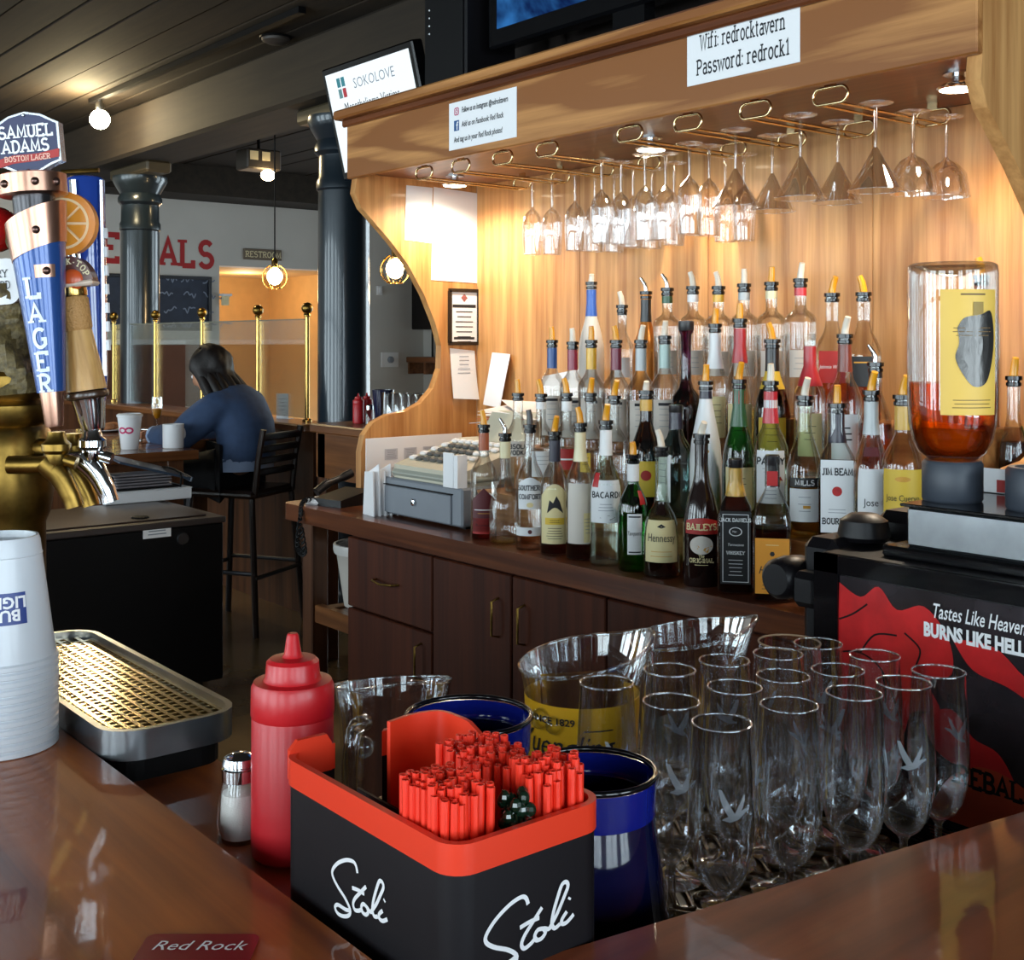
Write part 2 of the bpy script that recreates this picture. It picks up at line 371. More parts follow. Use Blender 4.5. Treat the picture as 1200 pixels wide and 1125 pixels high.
def stext(s, h, wt=1.0, serif=True, sx=1.0, gap=1.5, align='CENTER', shear=0.0):
    """slab-serif stroke lettering of cap height h -> (points, faces)"""
    vs = []; fs = []; x = 0.0
    for ch in s:
        if ch == ' ': x += 3.0; continue
        st = G.get(ch) or G.get(ch.upper())
        if not st: continue
        w_ = max(p[0] for q in st for p in q)
        for q in st:
            q2 = [(p[0]+x, p[1]) for p in q]; strip2(q2, wt, vs, fs)
            if serif:
                for e, nb in ((q[0], q[1]), (q[-1], q[-2])):
                    if min(abs(e[1]-y) for y in (0, 5, 7, 7.4, -2.4)) < .01 and abs(e[0]-nb[0]) < .75*abs(e[1]-nb[1]):
                        yy = e[1]+(.2 if e[1] < .1 else -.2)*1; k = .62+wt*.62
                        strip2([(e[0]+x-k, yy), (e[0]+x+k, yy)], .6+.15*wt, vs, fs)
        x += w_+gap
    W = x-gap; k = h/7.0; off = W/2 if align == 'CENTER' else 0
    return ([((p[0]-off+shear*p[1])*k*sx, (p[1]-3.5)*k) for p in vs], fs)
def smooth2(pts, n=6):
    out = []
    for i in range(len(pts)-1):
        p0 = pts[max(i-1,0)]; p1 = pts[i]; p2 = pts[i+1]; p3 = pts[min(i+2, len(pts)-1)]
        for k in range(n):
            t = k/n
            out.append(tuple(.5*((2*p1[j])+(-p0[j]+p2[j])*t+(2*p0[j]-5*p1[j]+4*p2[j]-p3[j])*t*t+(-p0[j]+3*p1[j]-3*p2[j]+p3[j])*t**3) for j in range(len(p1))))
    out.append(tuple(pts[-1])); return out
def flat(shape, o, u, v, lift=0.0):
    """lay flat shapes on a plane: origin o, unit axes u, v; lift along u x v"""
    o, u, v = Vector(o), Vector(u), Vector(v); n = u.cross(v).normalized()
    mb = MB(); mb.add([o+u*p[0]+v*p[1]+n*(lift+3e-7*i) for i, p in enumerate(shape[0])], shape[1]); return mb
def wrap(shape, R, z, a0, lift=.0005, k=None):
    """lay flat shapes on a standing cylinder of radius R at height z, centred on angle a0"""
    mb = MB(); vs = []
    for i, p in enumerate(shape[0]):
        a = a0+p[0]/R; r = R+lift+3e-7*i
        if k: r = k(z+p[1])+lift+3e-7*i
        vs.append((r*cos(a), r*sin(a), z+p[1]))
    return mb.add(vs, shape[1])
def patch(R, z0, z1, a0, aw, lift=.0003, n=10, k=None, top=None):
    """curved label on a cylinder"""
    mb = MB(); vs = []; fs = []
    m = 1 if not k else 6
    for i in range(n+1):
        t = i/n; a = a0-aw/2+aw*t; zt = z1 if not top else z0+(z1-z0)*top(t)
        for j in range(m+1):
            z = z0+(zt-z0)*j/m; r = (k(z) if k else R)+lift; vs.append((r*cos(a), r*sin(a), z))
    for i in range(n):
        for j in range(m): fs.append((i*(m+1)+j, (i+1)*(m+1)+j, (i+1)*(m+1)+j+1, i*(m+1)+j+1))
    return mb.add(vs, fs)
def rect2(w_, h):
    n = max(1, min(16, int(w_/.004))) if w_ < .09 else 1
    return ([(-w_/2+w_*i/n, s*h/2) for i in range(n+1) for s in (-1, 1)], [(2*i, 2*i+2, 2*i+3, 2*i+1) for i in range(n)])
def fan(pts, rings=3):
    n = len(pts); cx = sum(p[0] for p in pts)/n; cy_ = sum(p[1] for p in pts)/n; vs = [(cx, cy_)]; fs = []
    for k in range(1, rings+1): vs += [(cx+(x-cx)*k/rings, cy_+(y-cy_)*k/rings) for x, y in pts]
    for i in range(n):
        j = (i+1) % n; fs.append((0, 1+i, 1+j))
        for k in range(rings-1): fs.append((1+k*n+i, 1+(k+1)*n+i, 1+(k+1)*n+j, 1+k*n+j))
    return (vs, fs)
def disc2(r, n=20, ry=None): return fan([(r*cos(2*PI*i/n), (ry or r)*sin(2*PI*i/n)) for i in range(n)])
def poly2(pts): return (list(pts), [tuple(range(len(pts)))]) if len(pts) < 5 else fan(list(pts))
def shift2(sh, dx, dy): return ([(p[0]+dx, p[1]+dy) for p in sh[0]], sh[1])
def join2(*shs):
    vs = []; fs = []
    for s in shs:
        n = len(vs); vs += s[0]; fs += [tuple(i+n for i in f) for f in s[1]]
    return (vs, fs)
def script2(strokes, t, n=5):
    vs = []; fs = []
    for s in strokes: strip2(smooth2(s, n), t, vs, fs)
    return (vs, fs)
# ================================================================== the room
X0, X1, Y0, Y1, H = -10.5, 3.2, -3.4, 7.33, 3.0
M['floor'] = plain('floor', sr(122,98,66), .2, var=.35, vscale=2.2, coat=.2, bump=.1, bscale=25)
M['wall_grey'] = plain('wall_grey', sr(206,203,198), .85, var=.05, vscale=1.5, bump=.05, bscale=80)
M['wall_dark'] = plain('wall_dark', sr(44,34,30), .8, var=.2)
M['wall_amber'] = plain('wall_amber', sr(206,166,108), .8, var=.06)
M['board_ceil'] = wood('board_ceil', sr(28,20,12), sr(44,33,20), 0, .85, 0, 18, .05)
M['beam'] = wood('beam', sr(32,25,18), sr(48,39,29), 0, .8, 0, 16, .05)
M['maroon_panel'] = plain('maroon_panel', sr(112,66,46), .7, var=.2, vscale=3)
struct('floor', MB().box(X0-.2, X1+.2, Y0-.2, Y1+.2, -.1, 0), M['floor'], label='dark brown worn floor of the tavern')
ceil = struct('ceiling', MB().box(X0-.2, X1+.2, Y0-.2, Y1+.2, H+.02, H+.12), M['beam'], label='dark brown boarded ceiling')
nb = 44; bw = (Y1-Y0)/nb
bm_ = mesh_of(MB().box(X0, X1, .004, bw-.004, 0, .03, .004), 'board'); fixn(bm_); bm_.materials.append(M['board_ceil'])
for i in range(nb): obj('ceiling_board', bm_, None, ceil, loc=(0, Y0+i*bw, H-.006*(i % 3)/2))
# --- far wall with hallway opening
FX = X0
ya = PX(257, 320, FX).y; yb = PX(418, 320, FX).y; zh = PX(300, 313, FX).z
w_far = struct('wall_far', MB().box(FX-.2, FX, Y0, ya, 0, H).box(FX-.2, FX, yb, Y1, 0, H).box(FX-.2, FX, ya, yb, zh, H), M['wall_grey'], label='light grey wall with red painted SPECIALS lettering')
obj('hallway', MB().box(FX-1.9, FX-.2, ya-.1, ya, 0, zh).box(FX-1.9, FX-.2, yb, yb+.1, 0, zh).box(FX-2.0, FX-1.9, ya-.1, yb+.1, 0, zh+.1).box(FX-1.9, FX-.2, ya-.1, yb+.1, zh, zh+.1), M['wall_amber'], w_far, label='amber lit hallway through an opening')
wy0, wy1 = PX(60, 410, FX).y, ya
zt = PX(200, 404, FX).z
obj('wainscot', MB().box(FX, FX+.03, wy0-3, ya-.35, 0, zt, .005), M['maroon_panel'], w_far)
obj('wainscot_cap', MB().box(FX, FX+.05, wy0-3, ya-.35, zt, zt+.05, .01), M['white'], w_far)
obj('soffit', MB().box(FX, FX+.5, Y0, Y1, PX(190, 224, FX+.5).z, H), M['beam'], w_far)
# letters painted on the wall
hz = (PX(240, 284, FX).z-PX(240, 313, FX).z)
cxs = [84, 107, 129, 152, 173, 197, 219, 241]
mbt = MB()
for ch, px in zip('SPECIALS', cxs):
    p = PX(px, 287+ (px-84)*.072, FX+.004)
    mbt.merge(flat(stext(ch, hz, 1.5, sx=.88), p, (0,1,0), (0,0,1)))
obj('lettering', mbt, M['red_ink'], w_far, label='red painted serif letters SPECIALS')
# --- other walls
mbe = MB(); c_ = X0
for a, b in WIN_FILL: mbe.box(c_, a, Y1, Y1+.2, 0, H).box(a, b, Y1, Y1+.2, 0, WZ0).box(a, b, Y1, Y1+.2, WZ1, H); c_ = b  # openings for the added fill windows
mbe.box(c_, -3.2, Y1, Y1+.2, 0, H); struct('wall_end', mbe, M['wall_grey'])
struct('wall_back', MB().box(-3.32, X1, 2.56, 2.7, 0, H), M['wall_dark'], label='dark wall behind the back bar')
struct('wall_side', MB().box(-3.32, -3.2, 2.7, Y1, 0, H), M['wall_dark'])
def holes(name, horizontal, spans, lo, hi, fixed):
    mb = MB(); c = lo
    def bx(a, b, z0, z1):
        if horizontal: mb.box(a, b, fixed-.2, fixed, z0, z1)
        else: mb.box(fixed, fixed+.2, a, b, z0, z1)
    for a, b in spans:
        bx(c, a, 0, H); bx(a, b, 0, WZ0); bx(a, b, WZ1, H); c = b
    bx(c, hi, 0, H)
    return struct(name, mb, M['wall_grey'])
holes('wall_front', True, WIN_L, X0, X1, Y0)
holes('wall_right', False, WIN_R, Y0, 2.56, X1)
k = 0
for spans, hor in ((WIN_L, 1), (WIN_R, 0), (WIN_FILL, 2)):  # last set is the unseen windows added for fill light
    for a, b in spans:
        k += 1; fr = MB(); pn = MB(); t = .05
        def bx(m_, u0, u1, z0, z1, d0, d1):
            if hor == 1: m_.box(u0, u1, Y0-d1, Y0-d0, z0, z1)
            elif hor == 2: m_.box(u0, u1, Y1+d0, Y1+d1, z0, z1)
            else: m_.box(X1+d0, X1+d1, u0, u1, z0, z1)
        for (u0, u1) in ((a, a+t), (b-t, b), ((a+b)/2-t/2, (a+b)/2+t/2)): bx(fr, u0, u1, WZ0, WZ1, .02, .08)
        for z in (WZ0, WZ1-t, 1.95): bx(fr, a, b, z, z+t, .02, .08)
        o = struct('window_%d' % k, fr, M['black_plastic'])
        bx(pn, a, b, WZ0, WZ1, .045, .05); obj('pane', pn, M['pane'], o)
# --- beam and cast-iron columns along it
struct('trim_1', MB().box(X0, -3.2, 3.02, 3.42, 2.66, 2.98, .02), M['beam'], label='dark boxed ceiling beam over the columns')
M['iron'] = plain('iron', sr(34,44,52), .28, .2, coat=.5, bump=.25, bscale=30)
def column(x, y, label):
    t = thing('column', label, 'column', (x, y, 0), 0, 'cast-iron columns under the ceiling beam')
    obj('shaft', MB().lathe([(.19,0),(.19,.25),(.15,.3),(.137,.4),(.131,2.2),(.14,2.21),(.14,2.25),(.13,2.27),(.128,2.38)], 32), M['iron'], t, 40)
    obj('capital', MB().lathe([(.13,2.38),(.15,2.4),(.15,2.43),(.135,2.46),(.17,2.52),(.185,2.55),(.185,2.58)], 32), M['iron'], t, 40)
    obj('bracket', MB().box(-.34, .34, -.09, .09, 2.58, 2.66, .015), pm('bracket_paint', (84,72,52), rough=.5), t)
    return t
column(-5.33, 3.22, 'glossy dark blue-grey iron column rising behind the ketchup bottles')
column(-8.15, 3.27, 'glossy dark iron column standing in front of the SPECIALS wall')
# --- chalkboard and signs on the far wall
def wall_panel(name, px0, py0, px1, py1, label, cat, m, frame=None, th=.02):
    a = PX(px0, py0, FX); b = PX(px1, py1, FX)
    t = thing(name, label, cat, (FX, (a.y+b.y)/2, (a.z+b.z)/2))
    w_, h = abs(b.y-a.y), abs(a.z-b.z)
    obj('board', MB().box(0, th, -w_/2, w_/2, -h/2, h/2, .003), m, t)
    if frame: obj('frame', MB().box(0, th+.012, -w_/2-.03, w_/2+.03, h/2, h/2+.03).box(0, th+.012, -w_/2-.03, w_/2+.03, -h/2-.03, -h/2).box(0, th+.012, -w_/2-.03, -w_/2, -h/2, h/2).box(0, th+.012, w_/2, w_/2+.03, -h/2, h/2), frame, t)
    return t, w_, h, th
t, w_, h, th = wall_panel('chalkboard', 60, 322, 243, 384, 'dark slate chalkboard with chalk writing under the red letters', 'chalkboard', pm('slate', (44,52,70), rough=.7, var=.25), pm('slate_frame', (34,36,44)))
sh = []
for i in range(4):
    for k in range(5+i % 2):
        x_ = -.1+k*.19+random.uniform(-.03,.03); sh.append(script2([[(x_+.02*j, .22-.14*i+.03*random.uniform(-1,1)) for j in range(7)]], .012, 3))
for s_ in sh: obj('chalk_stroke', flat(s_, (th+.002, 0, 0), (0,1,0), (0,0,1)), pm('chalk', (130,140,160), rough=.9), t)
t, w_, h, th = wall_panel('restroom_sign', 285, 291, 329, 306, 'small brown wooden RESTROOM sign above the hallway opening', 'sign', pm('sign_brown', (112,98,82), rough=.6))
obj('lettering', flat(stext('RESTROOM', h*.5, 1.1, sx=1.0), (th+.002, 0, 0), (0,1,0), (0,0,1)), M['cream'], t)
t, w_, h, th = wall_panel('wall_switch', 441, 335, 447, 346, 'small white switch plate on the grey wall under the pendant', 'switch', M['white'])
obj('toggle', MB().box(th, th+.02, -.012, .012, -.02, .03), M['white'], t)
t, w_, h, th = wall_panel('wall_outlet', 446, 413, 466, 430, 'square white outlet plate with round dial on the grey wall', 'outlet', M['white'])
obj('dial', MB().lathe([(.035,0),(.035,.02),(.025,.03)], 20).xform(Matrix.Translation((th,0,0)) @ Matrix.Rotation(PI/2, 4, 'Y')), M['grey_ink'], t, 40)
t, w_, h, th = wall_panel('wall_sconce', 259, 347, 266, 358, 'small white sconce by the amber hallway opening', 'sconce', M['cream'], th=.05)
obj('cap', MB().box(0, .07, -.05, .05, h/2, h/2+.02), M['white'], t)
# wall shelf and hanging cord on end wall
pA = PY(488, 421, Y1)
t = thing('wall_shelf', 'narrow reddish wooden wall shelf with a dark speaker above it', 'shelf', (pA.x+.22, Y1, pA.z))
obj('board', MB().box(-.32, .45, -.22, 0, -.03, .03, .005), M['brown_x'], t)
for x in (-.1, .2): obj('bracket', MB().box(x, x+.04, -.2, 0, -.15, -.03), M['brown_x'], t)
pB = PY(504, 362, Y1)
t = thing('wall_speaker', 'dark box speaker high on the wall over the wooden shelf', 'speaker', (pB.x+.1, Y1, pB.z))
obj('cabinet', MB().box(-.16, .3, -.2, 0, -.22, .5, .01), M['black_plastic'], t)
obj('cable', MB().tube([(0,-.04,-.22),(0,-.04,-.5),(.05,-.05,-.62),(.1,-.06,-.72)], .012, 6), M['black'], t)

# --- lamps of the dining room
M['bulb'] = glow('bulb', (1.0,.72,.36), 28)
M['bulb_hot'] = glow('bulb_hot', (1.0,.82,.5), 110)
def pendant(px, py, d, rr, label):
    p = PD(px, py, d)
    t = thing('pendant_lamp', label, 'lamp', p, 0, 'caged globe pendant lamps')
    obj('bulb', MB().sphere((0,0,.005), rr*.62, 14, 10, 1, 1, 1.1), M['bulb'], t, 60)
    obj('socket', MB().lathe([(.012,rr*.75),(.02,rr*.8),(.02,rr*1.35),(.008,rr*1.55)], 12), M['brass'], t, 40)
    obj('cord', MB().tube([(0,0,rr*1.5),(0,0,H-p.z)], .005, 6), M['black'], t)
    for i in range(8):
        a = 2*PI*i/8
        obj('cage_wire', MB().tube([(rr*1.02*sin(q)*cos(a), rr*1.02*sin(q)*sin(a), rr*1.02*cos(q)) for q in [PI*.12+PI*.72*j/10 for j in range(11)]], .003, 5), M['brass'], t)
    obj('cage_ring', MB().tube([(rr*.53*cos(a), rr*.53*sin(a), -rr*.88) for a in [2*PI*i/20 for i in range(20)]], .003, 5, True), M['brass'], t)
    return t
pendant(322, 325, 7.4, .078, 'glowing amber caged pendant lamp hanging before the hallway')
pendant(463, 316, 6.6, .082, 'glowing amber caged pendant lamp hanging by the grey wall')
p = PD(117, 140, 7.6)
t = thing('track_light', 'bright bare bulb on a black ceiling track', 'lamp', (p.x, p.y, H))
obj('track', MB().box(-.15, 2.6, -.02, .02, -.035, -.006), M['black'], t)
obj('stem', MB().tube([(0,0,-.03),(0,0,p.z-H+.1)], .012, 8), M['steel'], t)
obj('socket', MB().lathe([(.02,.11),(.028,.1),(.028,.05),(.02,.04)], 12, (0,0,p.z-H)), M['steel'], t, 40)
obj('bulb', MB().sphere((0,0,p.z-H), .062, 16, 10), M['bulb_hot'], t, 60)
p = PD(303, 190, 8.3)
t = thing('emergency_light', 'boxy emergency light with one glowing lamp head under the beam', 'lamp', p)
obj('housing', MB().box(-.09, .09, -.13, .13, -.06, .08, .01), pm('housing', (60,54,48)), t)
for y in (-.11, -.02): obj('window_tab', MB().box(.09, .095, y, y+.06, 0, .06), M['cream'], t)
obj('lamp_head', MB().sphere((.1, .02, -.1), .05, 12, 8, 1, 1, .8), M['bulb'], t, 60)
obj('hanger', MB().tube([(0,0,.08),(0,0,H-p.z)], .012, 6), M['black'], t)
# warm lamp inside the hallway
hp = (FX-1.0, (ya+yb)/2, zh-.15)
l = bpy.data.lights.new('hallway_lamp', 'POINT'); l.energy = 17; l.color = (1.0,.76,.46); l.shadow_soft_size = .1
o = bpy.data.objects.new('hallway_lamp', l); C.objects.link(o); o.location = hp
for (px, py, d) in ((322, 325, 7.4), (463, 316, 6.6)):
    l = bpy.data.lights.new('pendant_light', 'POINT'); l.energy = 6; l.color = (1.0,.66,.32); l.shadow_soft_size = .06
    o = bpy.data.objects.new('pendant_light', l); C.objects.link(o); q = PD(px, py, d); o.location = (q.x, q.y, q.z-.12)
q = PD(117, 140, 7.6)
l = bpy.data.lights.new('track_bulb_light', 'POINT'); l.energy = 34; l.color = (1.0,.8,.45); l.shadow_soft_size = .05
o = bpy.data.objects.new('track_bulb_light', l); C.objects.link(o); o.location = (q.x+.02, q.y-.12, q.z)
# small smoke detector on the ceiling
q = PZ(323, 44, H-.01)
t = thing('smoke_detector', 'small round grey smoke detector on the dark ceiling', 'detector', (q.x, q.y, H-.008))
obj('body', MB().lathe([(.04,-.035),(.07,-.02),(.075,0)], 20), pm('smoke_grey', (70,62,56)), t, 40)
obj('ring', MB().lathe([(.08,-.008),(.085,0)], 20), M['black'], t)
# ================================================================== back bar
ZW = 0.925                                # worktop top
FY = 2.0                                  # fascia plane
BY = 2.5                                  # oak backing
XL, XR = -3.262, -1.135                   # side panels
SOF = 1.965
hutch = thing('back_bar_hutch', 'tall oak back bar hutch with curved side panels and overhanging canopy', 'hutch', (0,0,0))
pts = [(413,207),(416,226),(424,244),(440,262),(458,283),(478,310),(497,345),(510,378),(517,405),(516,432),(508,455),(494,472),(476,482),(455,486),(438,495),(427,510),(423,530),(423,560),(423,588)]
prof = [(PX(a,b,XL).y, PX(a,b,XL).z) for a, b in pts]
prof = [(y, z) for y, z in prof]; prof[0] = (FY+.02, SOF-.01)
poly = [(BY, 2.13), (FY+.02, 2.13)]+prof; lastY = prof[-1][0]
poly += [(lastY, ZW), (BY, ZW)]
for x in (XL, XR):
    obj('side_panel', MB().prism(poly, (x-.03, 0, 0), (0,1,0), (0,0,1), (.03,0,0)), M['oak_v'], hutch, label='curved oak side panel')
obj('fascia', MB().box(XL-.03, XR, FY, FY+.02, 1.948, 2.135, .003), M['oak_x'], hutch, label='oak fascia board with the taped signs')
obj('crown_ledge', MB().box(XL-.06, XR+.03, FY-.035, BY+.03, 2.135, 2.165, .006), M['oak_x'], hutch)
obj('crown_moulding', MB().box(XL-.04, XR, FY-.014, FY, 2.112, 2.135, .005), M['oak_dark_x'], hutch)
obj('soffit', MB().box(XL, XR-.03, FY+.02, BY, SOF, SOF+.02), wood('soffit_wood', sr(104,62,38), sr(128,80,50), 0, .4, .1, 26, .05), hutch)
for i in range(4):
    a = XL+(XR-.03-XL)*i/4; b = XL+(XR-.03-XL)*(i+1)/4
    obj('back_board', MB().box(a+.0008, b-.0008, BY, BY+.03, ZW, SOF, .001), M['oak_v'], hutch)
# puck lights under the canopy
M['puck'] = glow('puck', (1.0,.86,.62), 45)
for (px, py) in ((533,213),(763,170),(1123,97)):
    q = PZ(px, py, SOF-.02)
    t = thing('puck_light', 'small round chrome puck light glowing under the oak canopy', 'lamp', (q.x, q.y, SOF), 0, 'puck lights under the canopy')
    obj('stem', MB().lathe([(.03,-.004),(.03,0)], 16).lathe([(.012,-.03),(.012,-.004)], 12), M['chrome'], t, 40)
    obj('housing', MB().lathe([(.037,-.034),(.042,-.03),(.03,-.022),(.012,-.02)], 20, cap0=False), M['chrome'], t, 40)
    obj('lens', MB().lathe([(.02,-.036),(.036,-.034)], 20), M['puck'], t)
    l = bpy.data.lights.new('puck_lamp', 'SPOT'); l.energy = 24; l.color = (1.0,.85,.66); l.shadow_soft_size = .03; l.spot_size = math.radians(165); l.spot_blend = .6
    o = bpy.data.objects.new('puck_lamp', l); C.objects.link(o); o.location = (q.x, q.y, SOF-.045)

# worktop and cabinets
wl = PZ(329, 588, ZW).x
wy = PZ(830, 697, ZW).y
cf = wy+.035
r = .05
wp = [(wl+r-r*cos(a), wy+r-r*sin(a)) for a in [PI/2*i/6 for i in range(7)]]+[(-.35, wy), (-.35, 2.5), (wl, 2.5)]
wt = obj('worktop', MB().prism(wp, (0,0,ZW-.05), (1,0,0), (0,1,0), (0,0,.05)), M['oak_dark_x'], smooth=30)
tag(wt, 'long reddish brown wooden worktop under the liquor bottles', 'worktop')
cl = PY(413, 650, cf).x; c1 = PY(513, 650, cf).x; c2 = PY(606, 690, cf).x; c3 = c2+(c2-c1)
def pull(par, x, z, L, vert=True):
    y = cf-.018
    if vert: path = [(x, y, z-L/2), (x, y-.022, z-L/2+.006), (x, y-.022, z+L/2-.006), (x, y, z+L/2)]
    else: path = [(x-L/2, y, z), (x-L/2+.006, y-.02, z), (x, y-.026, z-.004), (x+L/2-.006, y-.02, z), (x+L/2, y, z)]
    obj('handle', MB().tube(path, .0032, 6), M['old_brass'], par, 40, label='thin brass pull')
def cab(name, a, b, label, doors, drawer=False):
    t = thing(name, label, 'cabinet', ((a+b)/2, cf, 0)); ox = (a+b)/2
    w_ = b-a
    obj('carcass', MB().box(-w_/2+.001, w_/2-.001, 0, .68, .0, ZW-.05), M['cab_v'], t)
    top = ZW-.062
    if drawer:
        o = obj('drawer', MB().box(-w_/2+.003, w_/2-.003, -.018, 0, top-.2, top, .003), M['cab_v'], t)
        pull(o, 0, top-.1, .11, False); o.children[0].location = (0, -cf, 0)
        top -= .206
    n = len(doors); dw = w_/n
    for i, hx in enumerate(doors):
        o = obj('door', MB().box(-w_/2+dw*i+.003, -w_/2+dw*(i+1)-.003, -.018, 0, .09, top, .003), M['cab_v'], t)
        hxx = -w_/2+dw*i+(dw-.05 if hx == 'r' else .05)
        pull(o, hxx, top-(.11 if not drawer else .08), .095); o.children[0].location = (0, -cf, 0)
    obj('toe_kick', MB().box(-w_/2+.001, w_/2-.001, -.005, 0, .0, .08), M['black'], t)
    return t
cab('drawer_cabinet', cl, c1, 'dark wooden cabinet with one drawer over a door beside the trash can', ['r'], True)
cab('double_cabinet', c1, c3, 'dark wooden two-door cabinet below the bottles, between drawer cabinet and machine', ['r', 'l'])
cab('end_cabinet', c3, -.4, 'dark wooden two-door cabinet hidden behind the pitchers and flutes', ['r', 'l'])
# open end with post, lower shelf, trash can
t = thing('worktop_stand', 'open wooden leg frame with slatted low shelf under the worktop end', 'stand', (0,0,0))
for (px, dy) in ((353, 0), (353, .5)):
    q = PY(px, 640, cf+dy*.0)
    obj('post', MB().box(q.x-.03, q.x+.03, cf+.02+dy, cf+.08+dy, 0, ZW-.05, .004), M['brown_v'], t)
qx = PY(353, 640, cf).x
obj('rail', MB().box(qx+.03, cl, cf+.03, cf+.06, .555, .61, .003), M['brown_x'], t)
for i in range(int((cl-qx-.09)/.075)+1): obj('shelf_slat', MB().box(qx+.04+i*.075, qx+.085+i*.075, cf+.06, cf+.52, .59, .605), M['brown_v'], t)
obj('back_panel', MB().box(qx-.03, cl, 2.42, 2.45, .0, ZW-.05), M['brown_v'], t)
q = PY(404, 728, cf+.12)
tz = .606
t = thing('trash_can', 'small off-white plastic trash can on the slatted shelf under the worktop end', 'trash can', (cl-.185, cf+.175, tz))
obj('bin', MB().lathe([(.078,0),(.105,.185),(.110,.19),(.107,.19),(.100,.185),(.073,.01)], 24), pm('bin_white', (196,190,182), rough=.5), t, 40)
obj('liner', MB().lathe([(.109,.165),(.112,.175),(.112,.194),(.105,.195)], 24, cap0=False, cap1=False), pm('liner', (222,220,216), rough=.4), t, 40)
# stepped riser for the bottles
ROW = [(1.875, ZW), (1.995, 1.035), (2.12, 1.145), (2.255, 1.255)]
sx0, sx1 = -2.52, -1.23
t = thing('bottle_riser', 'stepped oak riser holding the back rows of liquor bottles', 'riser', (0,0,0))
for i, (ya_, yb_, zt_) in enumerate(((1.935, 2.06, 1.035), (2.06, 2.19, 1.145), (2.19, 2.34, 1.255))):
    obj('step', MB().box(sx0, sx1, ya_, yb_-.001, ZW, zt_-.006), M['oak_x'], t)
    obj('tread', MB().box(sx0, sx1, ya_-.003, yb_-.002, zt_-.006, zt_), M['oak_x'], t)
obj('step', MB().box(sx1+.001, -1.17, 2.2, 2.34, ZW, 1.035), M['oak_x'], t)
# ================================================================== the bar we lean on
ZB = 1.07; ZLG = 1.045; ZWELL = .885
IY = .376
def rx(y): return -.543+.161*(y-IY)       # inner edge of the right arm
ic = (rx(IY), IY); oc = (.16, -.3)
bar = thing('bar_counter', 'glossy lacquered reddish wood bar with a raised L-shaped top', 'bar', (0,0,0))
obj('left_top_board', MB().prism([(-3.0,-.3), oc, ic, (-3.0, IY)], (0,0,ZB-.035), (1,0,0), (0,1,0), (0,0,.035)), M['bar_x'], bar, label='glossy amber-brown bar top board')
obj('right_top_board', MB().prism([oc, (.55, 2.0), (rx(1.62), 1.62), ic], (0,0,ZB-.035), (1,0,0), (0,1,0), (0,0,.035)), M['bar_y'], bar, label='glossy dark red-brown bar top board')
obj('rear_ledge', MB().box(-3.0, -.505, IY-.02, .488, ZLG-.03, ZLG, .004), M['bar_x'], bar, label='lower wooden ledge behind the bar top')
obj('bar_front', MB().prism([(-3.0,-.12), (-.02,-.12), (.32, 2.0), (.22, 2.0), (-.12, -.02), (-3.0,-.02)], (0,0,0), (1,0,0), (0,1,0), (0,0,ZB-.035)), M['cab_v'], bar)
obj('bar_back_panel', MB().box(-3.0, -1.25, .36, .40, 0, ZLG-.03), M['cab_v'], bar)
# under-bar station
well = thing('drink_station', 'black steel under-bar station holding flutes and pitchers', 'bar station', (0,0,0))
obj('deck', MB().box(-1.24, -.5, .492, 1.62, ZWELL-.04, ZWELL-.012, .004), M['black_gloss'], well)
obj('cabinet', MB().box(-1.22, -.5, .5, 1.6, 0, ZWELL-.04), M['black'], well)
# rubber mat with moulded rings
mat = thing('bar_mat', 'dark rubber bar mat with raised oblong rings under the flutes', 'bar mat', (0,0,ZWELL-.012))
M['mat'] = plain('mat', sr(104,82,48), .2, spec=.8, bump=.2, bscale=60)
obj('sheet', MB().box(-1.2, -.53, .56, 1.16, 0, .005, .002), M['mat'], mat)
ring = MB().tube([(.019*(1 if abs(a) < PI/2 else -1)+.008*cos(a), .008*sin(a), 0) for a in [-PI+.01+2*PI*i/16 for i in range(16)]], .0034, 6, True)
rm = mesh_of(ring, 'ring'); fixn(rm); rm.materials.append(M['mat'])
for p_ in rm.polygons: p_.use_smooth = True
for i in range(11):
    for j in range(20):
        x = -1.17+i*.06+(.03 if j % 2 else 0); y = .585+j*.029
        if x > -.56: continue
        o = obj('mat_ring', rm, None, mat, loc=(x, y, .0072)); o.rotation_euler = (0,0,(.6 if j % 2 else -.6))
# black slatted strip beside the machine
t = thing('drain_rack', 'black slatted drain rack beside the red printed machine', 'rack', (0,0,ZWELL-.012))
for i in range(7): obj('slat', MB().box(-.9, -.52, 1.165+i*.012*0+i*.008, 1.169+i*.008, 0, .012), M['black_gloss'], t)

# drip tray
ty0, ty1, tx0, tx1 = .377, .503, -1.41, -1.005
t = thing('drip_tray', 'stainless drip tray with perforated brass-coloured grate under the taps', 'drip tray', (0,0,ZLG+.022))
def rrect(x0, x1, y0, y1, r, n=5):
    out = []
    for cx, cy_, a0 in ((x1-r,y1-r,0),(x0+r,y1-r,90),(x0+r,y0+r,180),(x1-r,y0+r,270)):
        for i in range(n+1):
            a = math.radians(a0+90*i/n); out.append((cx+r*cos(a), cy_+r*sin(a)))
    return out
A = rrect(tx0, tx1, ty0, ty1, .035); B = rrect(tx0+.006, tx1-.006, ty0+.006, ty1-.006, .03); n = len(A)
mb = MB(); mb.add([(x,y,0) for x,y in A]+[(x,y,.026) for x,y in A]+[(x,y,.026) for x,y in B]+[(x,y,.004) for x,y in B],
   [tuple(range(n-1,-1,-1))]+[(k*n+i, k*n+(i+1)%n, (k+1)*n+(i+1)%n, (k+1)*n+i) for k in range(3) for i in range(n)]+[tuple(3*n+i for i in range(n))])
obj('pan', mb, M['steel'], t, 30)
